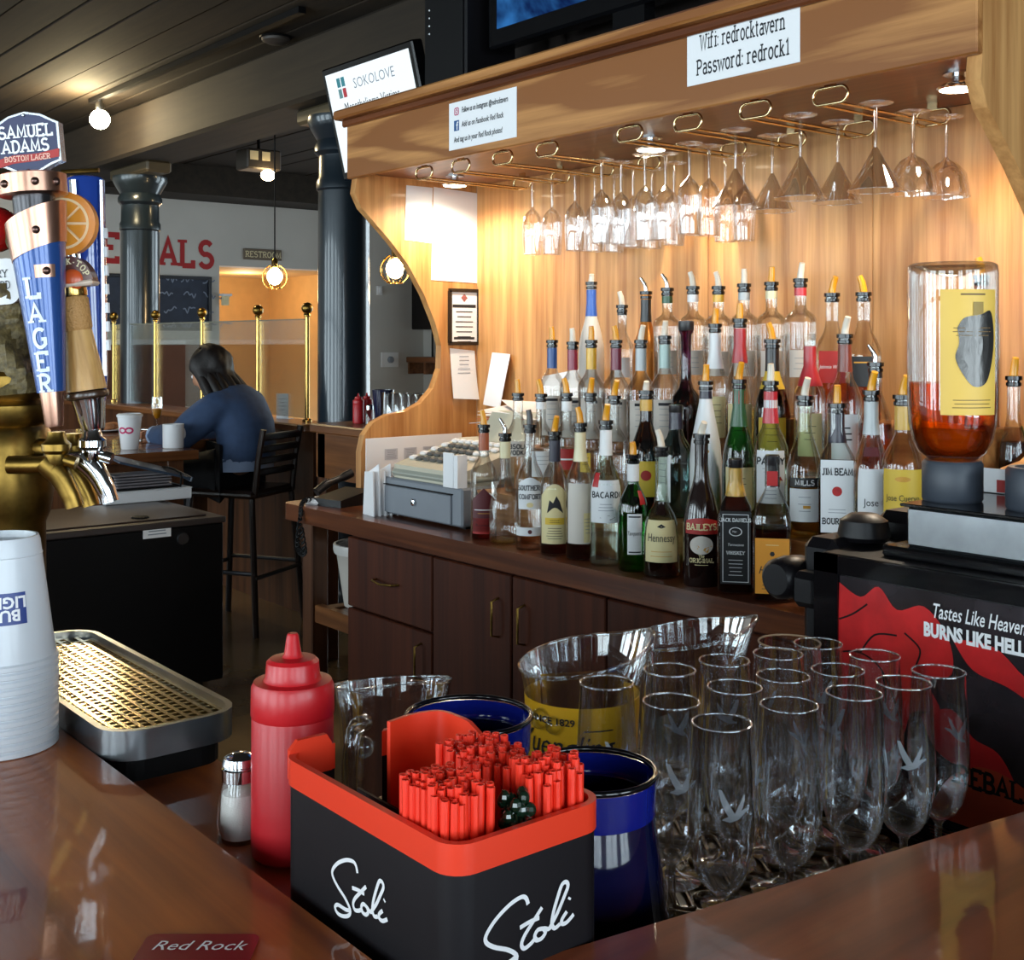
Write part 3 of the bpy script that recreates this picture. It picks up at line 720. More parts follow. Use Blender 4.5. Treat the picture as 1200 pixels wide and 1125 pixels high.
obj('shade_base', MB().prism(rrect(tx0+.012, tx1-.012, ty0+.010, ty1-.012, .025), (0,0,-.022), (1,0,0), (0,1,0), (0,0,.022)), M['black'], t)  # recessed black block added to draw the shadow beneath the pan
# grate: crossing strips
g = MB(); gx0, gx1, gy0, gy1 = tx0+.008, tx1-.008, ty0+.008, ty1-.008
nx, ny = 34, 10
cw = (gx1-gx0)/nx; ch = (gy1-gy0)/ny
for i in range(nx+1):
    x = gx0+i*cw; e = .022 if (i < 2 or i > nx-2) else 0
    g.box(x-cw*.19, x+cw*.19, gy0+e, gy1-e, .0155, .018)
for j in range(ny+1):
    y = gy0+j*ch; e = .02 if (j < 1 or j > ny-1) else 0
    g.box(gx0+e, gx1-e, y-ch*.2, y+ch*.2, .016, .0185)
o = obj('grate', g, plain('grate_metal', sr(206,180,128), .2, 1.0, var=.2, vscale=60), t, label='perforated grate with warm reflections')
# ================================================================== liquor bottles
def lerp(a, b, t): return a+(b-a)*t
def bprof(kind, H, R):
    n = R*.36 if R*.36 > .0125 else .0125
    f = lambda *q: [(a, b*H) for a, b in q]
    if kind == 'tall':  return f((R*.9,0),(R,.012),(R,.70),(R*.97,.735),(R*.8,.765),(n*1.15,.80),(n,.83),(n,1))
    if kind == 'vodka': return f((R*.9,0),(R,.012),(R,.58),(R*.96,.62),(R*.74,.67),(n*1.3,.72),(n*1.02,.76),(n,1))
    if kind == 'round': return f((R*.9,0),(R,.015),(R,.52),(R*.95,.58),(R*.75,.65),(R*.5,.71),(n*1.1,.77),(n,.82),(n,1))
    if kind == 'slope': return f((R*.9,0),(R,.015),(R,.42),(R*.95,.5),(R*.78,.6),(R*.55,.69),(n*1.1,.76),(n,.8),(n,1))
    if kind == 'squat': return f((R*.9,0),(R,.015),(R,.5),(R*.98,.56),(R*.85,.64),(R*.55,.72),(n*1.05,.77),(n,.8),(n,1))
    if kind == 'flask': return f((R*.88,0),(R,.02),(R*1.02,.2),(R,.34),(R*.9,.43),(R*.6,.52),(n*1.05,.6),(n*.9,.68),(n*.9,1))
    if kind == 'cognac': return f((R*.94,0),(R,.02),(R*.98,.3),(R*.9,.42),(R*.72,.5),(R*.45,.57),(n,.64),(n*.9,.8),(n*.95,1))
    if kind == 'cream': return f((R*.95,0),(R,.015),(R,.4),(R*.94,.48),(R*.72,.6),(R*.5,.68),(n*1.1,.75),(n,.82),(n,1))
    if kind == 'white': return f((R*.9,0),(R,.015),(R*.98,.45),(R*.88,.58),(R*.62,.74),(n*1.15,.87),(n,.93),(n,1))
    if kind == 'purple': return f((R*.8,0),(R,.03),(R,.36),(R*.9,.46),(R*.5,.52),(n,.57),(n*.9,.7),(n,.9),(n*1.3,.92),(n*1.3,1))
    return f((R*.9,0),(R,.015),(R,.6),(n,.75),(n,1))
def rad_at(prof, z):
    for (r0, z0), (r1, z1) in zip(prof, prof[1:]):
        if z0 <= z <= z1: return lerp(r0, r1, (z-z0)/max(1e-6, z1-z0))
    return prof[-1][0]
TINT = {'clear': 'glass_bottle'}
def tint(key, c, edge=.5):
    TINT[key] = 'g_'+key; M['g_'+key] = glass('g_'+key, c, 1.5, edge, boost=1.8)
tint('green', (.10,.48,.14), .5); tint('teal', (.45,.62,.64), .6); tint('brown', (.22,.08,.03), .4); tint('sage', (.88,.95,.88), .75); tint('violet', (.26,.08,.2), .4)
tint('amberglass', (.95,.6,.32), .5); tint('smoke', (.7,.7,.68), .4)
M['frost'] = plain('frost', sr(214,206,196), .5); M['cocowhite'] = plain('cocowhite', sr(226,228,230), .35, coat=.3)
M['darkbottle'] = plain('darkbottle', sr(30,17,15), .12, coat=.6)
M['goldbottle'] = plain('goldbottle', sr(206,128,52), .3, .5)
LIQ = {}
def liq(key, c, edge=.7): LIQ[key] = glass('liq_'+key, c, 1.33, edge, boost=.5)
liq('amber', (.80,.36,.08)); liq('dark', (.34,.10,.03)); liq('gold', (.93,.78,.42)); liq('water', (.96,.97,.97)); liq('pink', (.9,.66,.52)); liq('red', (.5,.06,.05)); liq('fire', (.93,.45,.10), .6)
SPOUT = {'amber': glass('sp_amber', (1.0,.55,.06), 1.4, .7, .1, .6), 'clear': plain('sp_clear', sr(226,214,196), .25, spec=.6), 'metal': M['chrome'], 'smoke': plain('sp_smoke', sr(66,62,62), .3)}
SPOUT['amber'] = plain('sp_amber2', sr(232,158,24), .3, coat=.4)
M['label_white'] = plain('label_white', sr(228,230,232), .55); M['label_cream'] = plain('label_cream', sr(226,212,160), .55)
M['label_black'] = plain('label_black', sr(18,18,20), .4); M['label_yellow'] = plain('label_yellow', sr(222,186,60), .5)
M['label_red'] = plain('label_red', sr(168,34,30), .5); M['label_gold'] = plain('label_gold', sr(206,150,54), .4, .2); M['label_maroon'] = plain('label_maroon', sr(86,20,28), .45)
M['label_orange'] = plain('label_orange', sr(226,150,44), .5); M['seal_red'] = plain('seal_red', sr(186,28,30), .4)
NECK = {'blue': (28,74,140), 'crimson': (150,44,70), 'yellow': (238,184,60), 'maroon': (122,26,56), 'silver': (184,190,192), 'mint': (170,196,190), 'white': (236,236,236), 'red': (176,40,48),
        'copper': (176,96,64), 'black': (22,20,22), 'brown': (120,52,36), 'cream': (228,218,178), 'gold': (214,168,70), 'redwhite': (196,44,56), 'green': (34,84,50), 'navy': (36,34,52), 'orange': (214,96,40), 'royal': (40,90,180)}
def capang(px, y): # direction from a standing thing towards the room side, turned a little to the taps
    return 0
BROOT = []
def bottle(row, px, top, R, kind, glassk, label, liquid=None, fill=.0, spout='amber', neck=None, neckh=.16, lab=None, sq=None, rot=0.0, lab2=None, y=None, sp_h=.035, opaque=None, collar=True):
    yy, z0 = ROW[row]
    if y: yy = y
    p = PY(px, top, yy); Ht = p.z-z0; Hb = Ht-(.010 if spout else 0)
    t = thing('liquor_bottle', label, 'bottle', (p.x, yy, z0), 0, 'liquor bottles on the back bar')
    aface = math.atan2(-yy, -p.x)+rot        # front label turned to the bartender's aisle
    prof = bprof(kind, Hb, R)
    m = opaque or M[TINT[glassk]]
    ph = aface if sq else 0
    obj('glass_body', MB().lathe(prof, 28 if not sq else 32, sq=sq, ph=ph), m, t, 50)
    if liquid and not opaque:
        hz = fill*Hb; lp = [(r*.93, z) for r, z in prof if z < hz]; lp[0] = (lp[0][0], .004); lp.append((rad_at(prof, hz)*.93, hz))
        obj('liquid', MB().lathe(lp, 24, sq=sq, ph=ph), LIQ[liquid], t, 50)
    nr = prof[-1][0]
    if neck:
        z1 = Hb*.985-.008; zz0 = Hb*(1-neckh)
        obj('neck_band', MB().lathe([(rad_at(prof, zz0)+.0008, zz0), (rad_at(prof, (zz0+z1)/2)+.0008, (zz0+z1)/2), (rad_at(prof, z1)+.0008, z1)], 18, cap0=False, cap1=False), pm('neck_'+neck, NECK[neck], rough=.35, coat=.3), t, 40)
    if spout:
        c = obj('pourer', MB().lathe([(nr*.96, Hb-.012), (nr*1.18, Hb-.010), (nr*1.18, Hb-.004), (nr*1.0, Hb-.003), (nr*1.0, Hb), (nr*1.3, Hb+.001), (nr*1.3, Hb+.009), (nr*.8, Hb+.010)], 18), M['black_gloss'], t, 30)
        ln = .012*random.uniform(-1, 1); h = sp_h
        mb = MB()
        if spout == 'metal':
            mb.tube([(0,0,Hb+.008),(0,0,Hb+.02),(-.003,-.003,Hb+.03),(-.011,-.009,Hb+.045)], [.006,.006,.0055,.004], 10)
        else:
            mb.tube([(0,0,Hb+.008),(0,0,Hb+.014),(ln*.4,0,Hb+.010+h*.6),(ln,-.002,Hb+.010+h)], [.0085,.008,.0075,.0065], 10)
        obj('spout', mb, SPOUT[spout], c, 40)
    elif collar:
        obj('cap', MB().lathe([(nr*1.08, Hb*.93), (nr*1.12, Hb*.935), (nr*1.12, Hb-.002), (nr*.9, Hb)], 18), pm('cap_dark', (30,28,30), rough=.3), t, 40)
    for L in (lab, lab2):
        if not L: continue
        za, zb, aw, mm = L[0]*Hb, L[1]*Hb, L[2], M[L[3]]
        texts = L[4] if len(L) > 4 else []
        da = L[5] if len(L) > 5 else 0.0
        top_ = L[6] if len(L) > 6 else None
        if sq:
            # flat faced bottle: label lies on the front flat
            e = R; o_ = Vector((cos(aface), sin(aface), 0)); u = Vector((-sin(aface), cos(aface), 0)); W = R*1.5*(aw/1.6)
            lb = obj('label', flat(rect2(W, zb-za), o_*(e+.0006)+Vector((0,0,(za+zb)/2)), u, (0,0,1)), mm, t)
            for (sh, dx, zf, mk) in texts:
                obj('lettering', flat(shift2(sh, dx, 0), o_*(e+.0011)+Vector((0,0,lerp(za, zb, zf))), u, (0,0,1)), M[mk], lb)
        else:
            kf = lambda z: rad_at(prof, max(0.0005, z))
            lb = obj('label', patch(R, za, zb, aface+da, aw, .0008, 12, kf, top_), mm, t, 60)
            for (sh, dx, zf, mk) in texts:
                obj('lettering', wrap(shift2(sh, dx, 0), R, lerp(za, zb, zf), aface+da, .0016, kf), M[mk], lb)
    return t
S = lambda s, h, **k: stext(s, h, **k)
F = lambda s, h, **k: ftext(s, h, **k)
def lines(n, w_, gap, t=.0011):
    return join2(*[shift2(rect2(w_*random.uniform(.7, 1), t), 0, -i*gap) for i in range(n)])
arch = lambda t: .8+.2*sin(PI*t)
goosetop = lambda t: .72+.28*(1-abs(2*t-1))
# ---- front row on the worktop
bottle(0, 567, 497, .034, 'vodka', 'clear', 'clear bottle with dark red diamond label beside the cash register', 'red', .06, 'amber', 'copper', .2,
       (.08, .47, 1.9, 'label_maroon', [(rect2(.05,.002),0,.5,'label_white'), (rect2(.03,.0012),0,.42,'label_gold')], 0, goosetop), lab2=(.06,.2,1.9,'label_red'))
bottle(0, 592, 507, .040, 'flask', 'clear', 'clear bell-shaped decanter bottle with a pale foil neck, nearly empty', 'gold', .05, 'metal', 'cream', .2)
bottle(0, 621, 497, .036, 'round', 'clear', 'clear bottle with white arched label and a white strip below it', 'pink', .14, 'smoke', None, .1,
       (.34, .60, 1.7, 'label_white', [(S('SOUTHERN', .011, wt=1.4, sx=.82), 0, .68, 'ink'), (S('COMFORT', .011, wt=1.4, sx=.82), 0, .40, 'ink'), (disc2(.008, 18, .006), 0, .14, 'label_cream')], 0, arch),
       lab2=(.12,.19,2.2,'label_white',[(disc2(.005,14),0,.5,'label_maroon')]))
bottle(0, 650, 505, .036, 'squat', 'clear', 'clear bottle with large yellowish-cream label and dark picture', 'dark', .12, 'amber', 'navy', .22,
       (.10, .60, 2.0, 'label_cream', [(poly2([(-.018,0),(-.012,.03),(-.004,.022),(.004,.04),(.012,.026),(.02,.0)]), 0, .52, 'ink'), (rect2(.046,.016), 0, .38, 'label_yellow'), (lines(2,.034,.005,.0022), 0, .395, 'ink'), (lines(5,.04,.006), 0, .26, 'ink')], 0, arch))
bottle(0, 680, 495, .034, 'squat', 'clear', 'clear bottle with frosted back label and amber dregs', 'dark', .12, 'amber', 'cream', .26,
       (.13, .58, 1.9, 'label_frost' if 'label_frost' in M else 'frost', []), lab2=(.14,.36,.55,'label_cream',[(lines(5,.014,.008),0,.8,'grey_ink')],.5))
bottle(0, 710, 492, .0365, 'round', 'sage', 'clear rum bottle with broad white label and small red emblem', 'water', .22, 'amber', 'white', .22,
       (.31, .61, 2.2, 'label_white', [(S('BACARDI', .0125, wt=1.4, serif=False), .0, .66, 'ink'), (lines(3,.035,.007), 0, .44, 'grey_ink'), (poly2([(-.02,-.004),(.0,.002),(.016,-.003),(.004,-.008)]), .006, .16, 'ink')]),
       lab2=(.56,.66,.5,'seal_red',[],-.75))
bottle(0, 742, 532, .034, 'squat', 'green', 'green gin bottle with white label and red wax seal', 'gold', .1, 'amber', 'white', .2,
       (.16, .52, .95, 'label_white', [(rect2(.026,.003),0,.93,'ink'), (F('Tanqueray', .013, sx=.6, shear=.3), 0, .52, 'ink'), (rect2(.026,.003),0,.06,'ink')], .1), lab2=(.6,.72,.5,'seal_red',[],.75), sp_h=.026)
bottle(0, 775, 523, .0395, 'cognac', 'sage', 'rounded greenish cognac bottle with wide cream label', 'dark', .16, 'clear', None, .1,
       (.13, .46, 2.0, 'label_cream', [(F('Hennessy', .024, sx=.68), 0, .58, 'ink'), (lines(2,.05,.010), 0, .26, 'label_gold'), (poly2([(-.01,0),(0,.006),(.01,0),(0,-.003)]), 0, .85, 'ink')]), lab2=(.5,.6,.8,'darkbottle'))
bottle(0, 822, 508, .0385, 'cream', 'brown', 'dark brown cream liqueur bottle with red arched band label', None, 0, 'clear', None, .1,
       (.36, .47, 1.9, 'label_red', [(S('BAILEYS', .012, wt=1.5), 0, .45, 'label_cream')], 0, arch), opaque=M['darkbottle'], sp_h=.024,
       lab2=(.14,.355,1.8,'darkbottle',[(disc2(.024,24,.019),0,.68,'frost'),(poly2([(-.022,-.004),(-.008,.004),(.004,-.001),(.022,.003),(.012,-.012),(-.012,-.012)]),0,.62,'label_brownish' if 'label_brownish' in M else 'label_gold'),(S('The', .005),0,.34,'label_cream'),(S('ORIGINAL', .0085,wt=1.3),0,.2,'label_cream'),(lines(1,.03,.004),0,.06,'label_cream')]))
bottle(0, 862, 537, .0365, 'squat', 'clear', 'square whiskey bottle with black label covered in white print', 'dark', .72, None, 'gold', .28,
       (.08, .62, 1.75, 'label_black', [(S('JACK DANIELS', .0066, wt=1.4), 0, .88, 'label_white'), (disc2(.013, 20, .009), 0, .72, 'label_white'), (disc2(.011, 20, .0075), 0, .72, 'label_black'), (F('No.7', .006), 0, .72, 'label_white'), (F('Tennessee', .0075, shear=.2), 0, .54, 'label_white'), (S('WHISKEY', .0062, wt=1.4), 0, .43, 'label_white'), (lines(5,.03,.0075), 0, .33, 'label_white'),
        (script2([[(-.025,-.068),(-.025,.066),(.025,.066),(.025,-.068),(-.025,-.068)]], .0012, 1), 0, .5, 'label_white')]), sq=5)
bottle(0, 905, 533, .0365, 'squat', 'clear', 'whiskey bottle with orange label beside the black labelled square bottle', 'dark', .5, None, 'black', .22,
       (.06, .44, 1.9, 'label_orange', [(F('Honey', .021, sx=.95, shear=.3), 0, .42, 'ink'), (lines(3,.04,.007), 0, .22, 'ink'), (disc2(.005,6),0,.72,'ink'), (lines(1,.03,.005),0,.88,'label_cream')], 0, arch), sq=6,
       lab2=(.80,.9,.6,'seal_red'))
# ---- second row
bottle(1, 607, 460, .036, 'round', 'clear', 'clear vodka bottle with black letters printed on the glass, leftmost behind the register paper', 'water', .5, 'amber', None, .1, (.38,.54,1.3,'frost',[(S('ABSOLUT', .011, wt=1.5, serif=False),0,.66,'ink'),(S('VODKA', .011, wt=1.5, serif=False),0,.26,'ink')]))
bottle(1, 634, 461, .034, 'vodka', 'clear', 'clear bottle with plain glass neck behind the white arched label bottle', 'water', .35, 'amber', 'white', .12, (.2,.46,1.5,'label_white',[(lines(3,.04,.01),0,.8,'grey_ink')]))
bottle(1, 664, 460, .034, 'vodka', 'clear', 'clear bottle with orange-red strip label behind the yellowish-cream one', 'pink', .4, 'amber', 'white', .14, (.3,.5,1.2,'label_red',[(rect2(.03,.004),0,.5,'label_white')]))
bottle(1, 692, 460, .034, 'vodka', 'clear', 'clear bottle with small yellow side label in the second row', 'water', .3, 'amber', None, .1, (.3,.48,.8,'label_yellow',[(lines(3,.02,.008),0,.75,'ink')],-.4))
bottle(1, 720, 463, .034, 'vodka', 'clear', 'clear bottle with bare neck behind the green gin bottle', 'water', .3, 'amber', None, .1)
bottle(1, 757, 457, .038, 'slope', 'brown', 'dark brown coffee liqueur bottle with gold neck band and yellow label', 'dark', .6, 'clear', 'gold', .14, (.14,.44,1.6,'label_yellow',[(disc2(.012,16),0,.6,'label_red')]), sp_h=.02)
bottle(1, 792, 474, .040, 'round', 'teal', 'blue-grey tinted bottle with plain capped neck and white side label', 'water', .3, None, 'navy', .22, (.14,.56,1.0,'label_white',[(lines(4,.03,.014),0,.8,'grey_ink')],-.8))
bottle(1, 827, 446, .036, 'white', 'clear', 'opaque white coconut rum bottle with small brown emblem', None, 0, 'amber', 'navy', .1, (.42,.62,1.0,'cocowhite',[(disc2(.008,14,.005),0,.5,'label_gold'),(lines(1,.02,.005),.0,.8,'grey_ink')]), opaque=M['cocowhite'])
bottle(1, 866, 444, .036, 'slope', 'green', 'green whiskey bottle with red neck band and pale yellow label', 'gold', .3, 'amber', 'green', .3, (.12,.42,1.7,'label_cream',[(lines(3,.03,.012),0,.75,'ink')]), lab2=(.86,.95,6.2,'label_red'))
bottle(1, 903, 446, .037, 'round', 'sage', 'clear green-tinted bottle with red and white neck band and white label', 'water', .1, 'clear', 'redwhite', .26, (.2,.56,1.7,'label_white',[(S('PADDY', .014, wt=1.5, serif=False),0,.8,'ink'),(lines(2,.035,.007),0,.66,'grey_ink'),(poly2([(-.008,0),(0,.012),(.008,.004),(.006,-.008)]),.012,.4,'label_yellow'),(poly2([(-.006,0),(0,.006),(.006,-.004)]),.02,.46,'label_red'),(lines(3,.03,.008),0,.25,'grey_ink')]), lab2=(.8,.9,3,'label_white'))
bottle(1, 943, 463, .038, 'slope', 'sage', 'round-shouldered clear bottle with black strip above a white label', 'gold', .4, 'clear', None, .1, (.12,.36,1.7,'label_white',[(lines(3,.03,.014),0,.75,'grey_ink'),(rect2(.014,.006),.004,.45,'label_gold')]), lab2=(.37,.44,1.7,'label_black',[(S('MILLS', .01, wt=1.5, serif=False),0,.5,'label_white')]))
bottle(1, 981, 472, .038, 'squat', 'clear', 'square bourbon bottle with white label and round red seal', 'dark', .60, 'amber', 'navy', .26, (.08,.62,1.75,'label_white',[(S('JIM BEAM', .0125, wt=1.5, sx=.78),0,.84,'ink'),(disc2(.0095,18),0,.57,'seal_red'),(disc2(.006,6),0,.57,'label_red'),(lines(2,.04,.006),0,.32,'grey_ink'),(S('BOURBON', .011, wt=1.4, sx=.85),0,.16,'ink')]), sq=5)
bottle(1, 1021, 457, .036, 'slope', 'clear', 'clear tequila bottle with silver foil neck and white label', 'water', .3, 'amber', 'silver', .26, (.08,.52,1.5,'label_white',[(F('Jose', .02, sx=.8),0,.5,'ink')]), lab2=(.6,.66,1.1,'label_violet' if 'label_violet' in M else 'label_maroon'))
bottle(1, 1058, 462, .040, 'squat', 'clear', 'tequila bottle with yellow label behind the upturned bottle coupler', 'gold', .5, 'amber', 'gold', .2, (.26,.55,2.0,'label_yellow',[(F('Jose Cuervo', .0165, sx=.75),0,.35,'ink'),(disc2(.014,16,.005),0,.78,'label_gold'),(lines(1,.03,.004),0,.12,'ink')]))
# ---- third row
for px, tp, nk, lb, sp in ((647,398,'blue','blue foil neck','amber'), (671,400,'crimson','crimson foil neck','clear'), (693,398,'yellow','yellow foil neck','amber'), (722,398,'maroon','maroon foil neck','amber'), (751,398,'silver','silver foil neck','clear'), (779,393,'mint','pale mint foil neck','clear')):
    bottle(2, px, tp, .0355, 'vodka', 'clear', 'clear flavoured vodka bottle with %s in the third row' % lb, 'water', .55, sp, nk, .24, (.12,.5,1.7,'frost',[(lines(4,.03,.014),0,.8,'grey_ink'),(rect2(.03,.007),0,.9,'ink')]))
bottle(2, 804, 376, .036, 'purple', 'violet', 'dark purple long-necked liqueur bottle', 'red', .5, None, None, .1, collar=True)
bottle(2, 838, 379, .034, 'vodka', 'clear', 'clear bottle with white paper neck behind the white coconut bottle', 'water', .5, 'amber', 'white', .3, (.2,.5,1.6,'label_cream',[(lines(4,.03,.014),0,.8,'ink')]))
bottle(2, 867, 373, .036, 'slope', 'clear', 'bottle with tall dark red foil neck behind the green whiskey', 'gold', .4, 'amber', 'red', .28, (.12,.44,1.6,'label_cream',[(lines(3,.03,.014),0,.7,'label_red')]))
bottle(2, 905, 397, .040, 'slope', 'brown', 'dark brown bottle with yellow collar label and black neck', 'dark', .7, 'amber', 'black', .22, (.64,.78,4,'label_yellow',[]), lab2=(.14,.42,1.6,'label_yellow',[(lines(3,.03,.014),0,.7,'ink')]))
bottle(2, 949, 399, .034, 'vodka', 'clear', 'clear bottle with bright red screw cap', 'water', .4, None, 'red', .34, (.14,.46,1.6,'label_cream',[(lines(3,.03,.014),0,.7,'ink')]), collar=False)
bottle(2, 990, 391, .037, 'round', 'clear', 'clear bottle with brown paper neck band behind the white square label bottle', 'water', .5, 'clear', 'brown', .24, (.14,.46,1.6,'label_white',[(lines(3,.03,.012,.003),0,.7,'ink')]))
bottle(2, 1026, 424, .036, 'slope', 'clear', 'clear bottle with shiny chrome pourer near the upturned bottle', 'amber', .5, 'metal', 'black', .1, None)
bottle(1, 1188, 440, .029, 'squat', 'clear', 'dark liquor bottle with brown stopper to the right of the upturned bottle', 'dark', .62, 'amber', None, .1, (.5,.72,.9,'g_green',[],1.3), y=2.255)
# ---- top row
bottle(3, 693, 330, .036, 'slope', 'clear', 'frosted bottle with royal blue foil neck in the top row', None, 0, 'clear', 'royal', .26, None, opaque=M['frost'], sp_h=.02)
bottle(3, 729, 357, .033, 'vodka', 'clear', 'slender clear bottle with bare neck beside the frosted one', 'water', .4, 'clear', 'black', .07, (.3,.5,1.3,'label_white',[]))
bottle(3, 757, 341, .036, 'slope', 'clear', 'copper-gold liqueur bottle with black neck and bent metal pourer', None, 0, 'metal', 'black', .24, (.5,.52,6.2,'label_orange'), opaque=M['goldbottle'])
for px, tp, nk, lb, sp in ((782,337,'green','green and white neck label','metal'), (812,335,'white','plain white neck label','clear'), (842,335,'yellow','yellow neck label','clear'), (872,332,'silver','silver-white neck label','clear'), (904,330,'cream','gold lettered cream neck label','amber'), (938,326,'redwhite','red and white neck label','clear')):
    bottle(3, px, tp, .037, 'tall', 'clear', 'tall straight clear vodka bottle with %s in the top row' % lb, 'water', .62, sp, nk, .1, (.3,.5,1.4,'frost',[(lines(3,.03,.012),0,.7,'grey_ink')]))
def slant(t): return .55+.45*t
bottle(3, 975, 343, .038, 'round', 'clear', 'square-shouldered scotch bottle with slanted red label', 'amber', .3, 'amber', None, .1, (.3,.56,1.6,'label_red',[(F('Johnnie Walker', .0115, sx=.75, shear=.3),0,.5,'label_white')],0,slant), sq=5)
bottle(3, 1012, 342, .038, 'round', 'clear', 'square-shouldered scotch bottle with slanted dark label', 'amber', .3, 'amber', None, .1, (.28,.52,1.6,'label_black',[(rect2(.04,.003),0,.8,'label_gold')],0,slant), sq=5)
bottle(3, 1150, 322, .036, 'tall', 'clear', 'tall clear bottle whose stopper shows above the upturned bottle', 'amber', .4, 'amber', 'copper', .1)
# ================================================================== hanging glass racks and stemware
ZR = 1.915
fronts = [(497,201),(540,192),(589,182),(641,170),(738,150),(806,134),(885,118),(973,99)]
for (px, py) in fronts:
    q = PZ(px, py, ZR)
    yf = FY+.045
    t = thing('glass_rack_rail', 'bent brass wire rail for hanging stemware under the canopy', 'glass rack', (PY(px, py, yf).x, yf, ZR), 0, 'brass stemware rails')
    hw = .042; a = .02
    loop = [((hw-.017)*(1 if abs(q_) < PI/2 else -1)+.017*cos(q_), 0, .017+.017*sin(q_)) for q_ in [-PI+.01+2*PI*i/24 for i in range(24)]]
    obj('front_loop', MB().tube(loop, .0034, 8, True), M['rail_brass'], t, 60)
    for s in (-1, 1): obj('rod', MB().tube([(s*.02, 0, 0), (s*.02, .38, 0)], .003, 8), M['rail_brass'], t, 60)
    obj('rear_loop', MB().tube([(x, .38, z) for x, y, z in loop], .0034, 8, True), M['rail_brass'], t, 60)
    for y in (0, .38): obj('mount', MB().box(-.012, .012, y-.004, y+.004, .034, .05), M['rail_brass'], t)
def wine(h=.225, R=.031):
    return [(.034,0),(.034,.0012),(.012,.004),(.0042,.009),(.0036,h*.36),(.006,h*.385),(R*.55,h*.43),(R*.85,h*.49),(R,h*.58),(R*1.0,h*.75),(R*.9,h)]
def martini(h=.18, R=.056):
    return [(.036,0),(.036,.0012),(.012,.004),(.0042,.009),(.0036,h*.50),(.007,h*.53),(R*.35,h*.66),(R,h)]
def coupe(h=.175, R=.05):
    return [(.036,0),(.036,.0012),(.012,.004),(.0042,.009),(.0036,h*.5),(.008,h*.54),(R*.55,h*.6),(R*.85,h*.72),(R,h)]
def hang(prof, n=20):
    mb = MB().lathe([(r, -z) for r, z in prof if z <= 0.01] , n, cap1=False)
    return mb
def hung_parts(prof):
    i = next(k for k, (r, z) in enumerate(prof) if z > .05)
    flip = lambda q: [(r, -z) for r, z in q]
    foot = MB().lathe(flip(prof[:4]), 20, cap1=False); stem = MB().lathe(flip(prof[3:i+1]), 10, cap0=False, cap1=False); bowl = MB().lathe(flip(prof[i:]), 24, cap0=False, cap1=False)
    rr, zz = prof[-1]
    rim = MB().tube([(rr*cos(a), rr*sin(a), -zz) for a in [2*PI*k/28 for k in range(28)]], .0009, 5, True)
    out = []
    for nme, mb in (('foot', foot), ('stem', stem), ('bowl', bowl), ('rim', rim)):
        me = mesh_of(mb, nme); fixn(me); me.materials.append(M['rim_glass' if nme == 'rim' else 'glass_fine'])
        for p in me.polygons: p.use_smooth = True
        out.append((nme, me))
    return out
WP = hung_parts(wine()); MP = hung_parts(martini()); CP = hung_parts(coupe())
def hung(px, py, parts, label, group):
    q = PZ(px, py, ZR+.004)
    t = thing('hanging_glass', label, 'glass', (q.x, q.y, ZR+.0045), random.uniform(0, 6), group)
    for n_, me in parts: obj(n_, me, None, t)
for px, py in ((624,212),(647,211),(674,203),(697,205),(705,187),(720,206),(728,190),(756,181),(780,180),(742,196),(764,198),(790,191),(808,168),(831,171),(850,184),(872,181)):
    hung(px, py, WP, 'clear slender wine glass hanging upside down from the brass rails', 'hanging wine glasses')
for px, py in ((862,152),(905,159),(938,135),(982,143),(1026,121)):
    hung(px, py, MP, 'clear cone-shaped martini glass hanging upside down from the brass rails', 'hanging martini glasses')
for px, py in ((1070,131),(1109,137)):
    hung(px, py, CP, 'clear rounded coupe glass hanging upside down near the oak side panel', 'hanging coupe glasses')

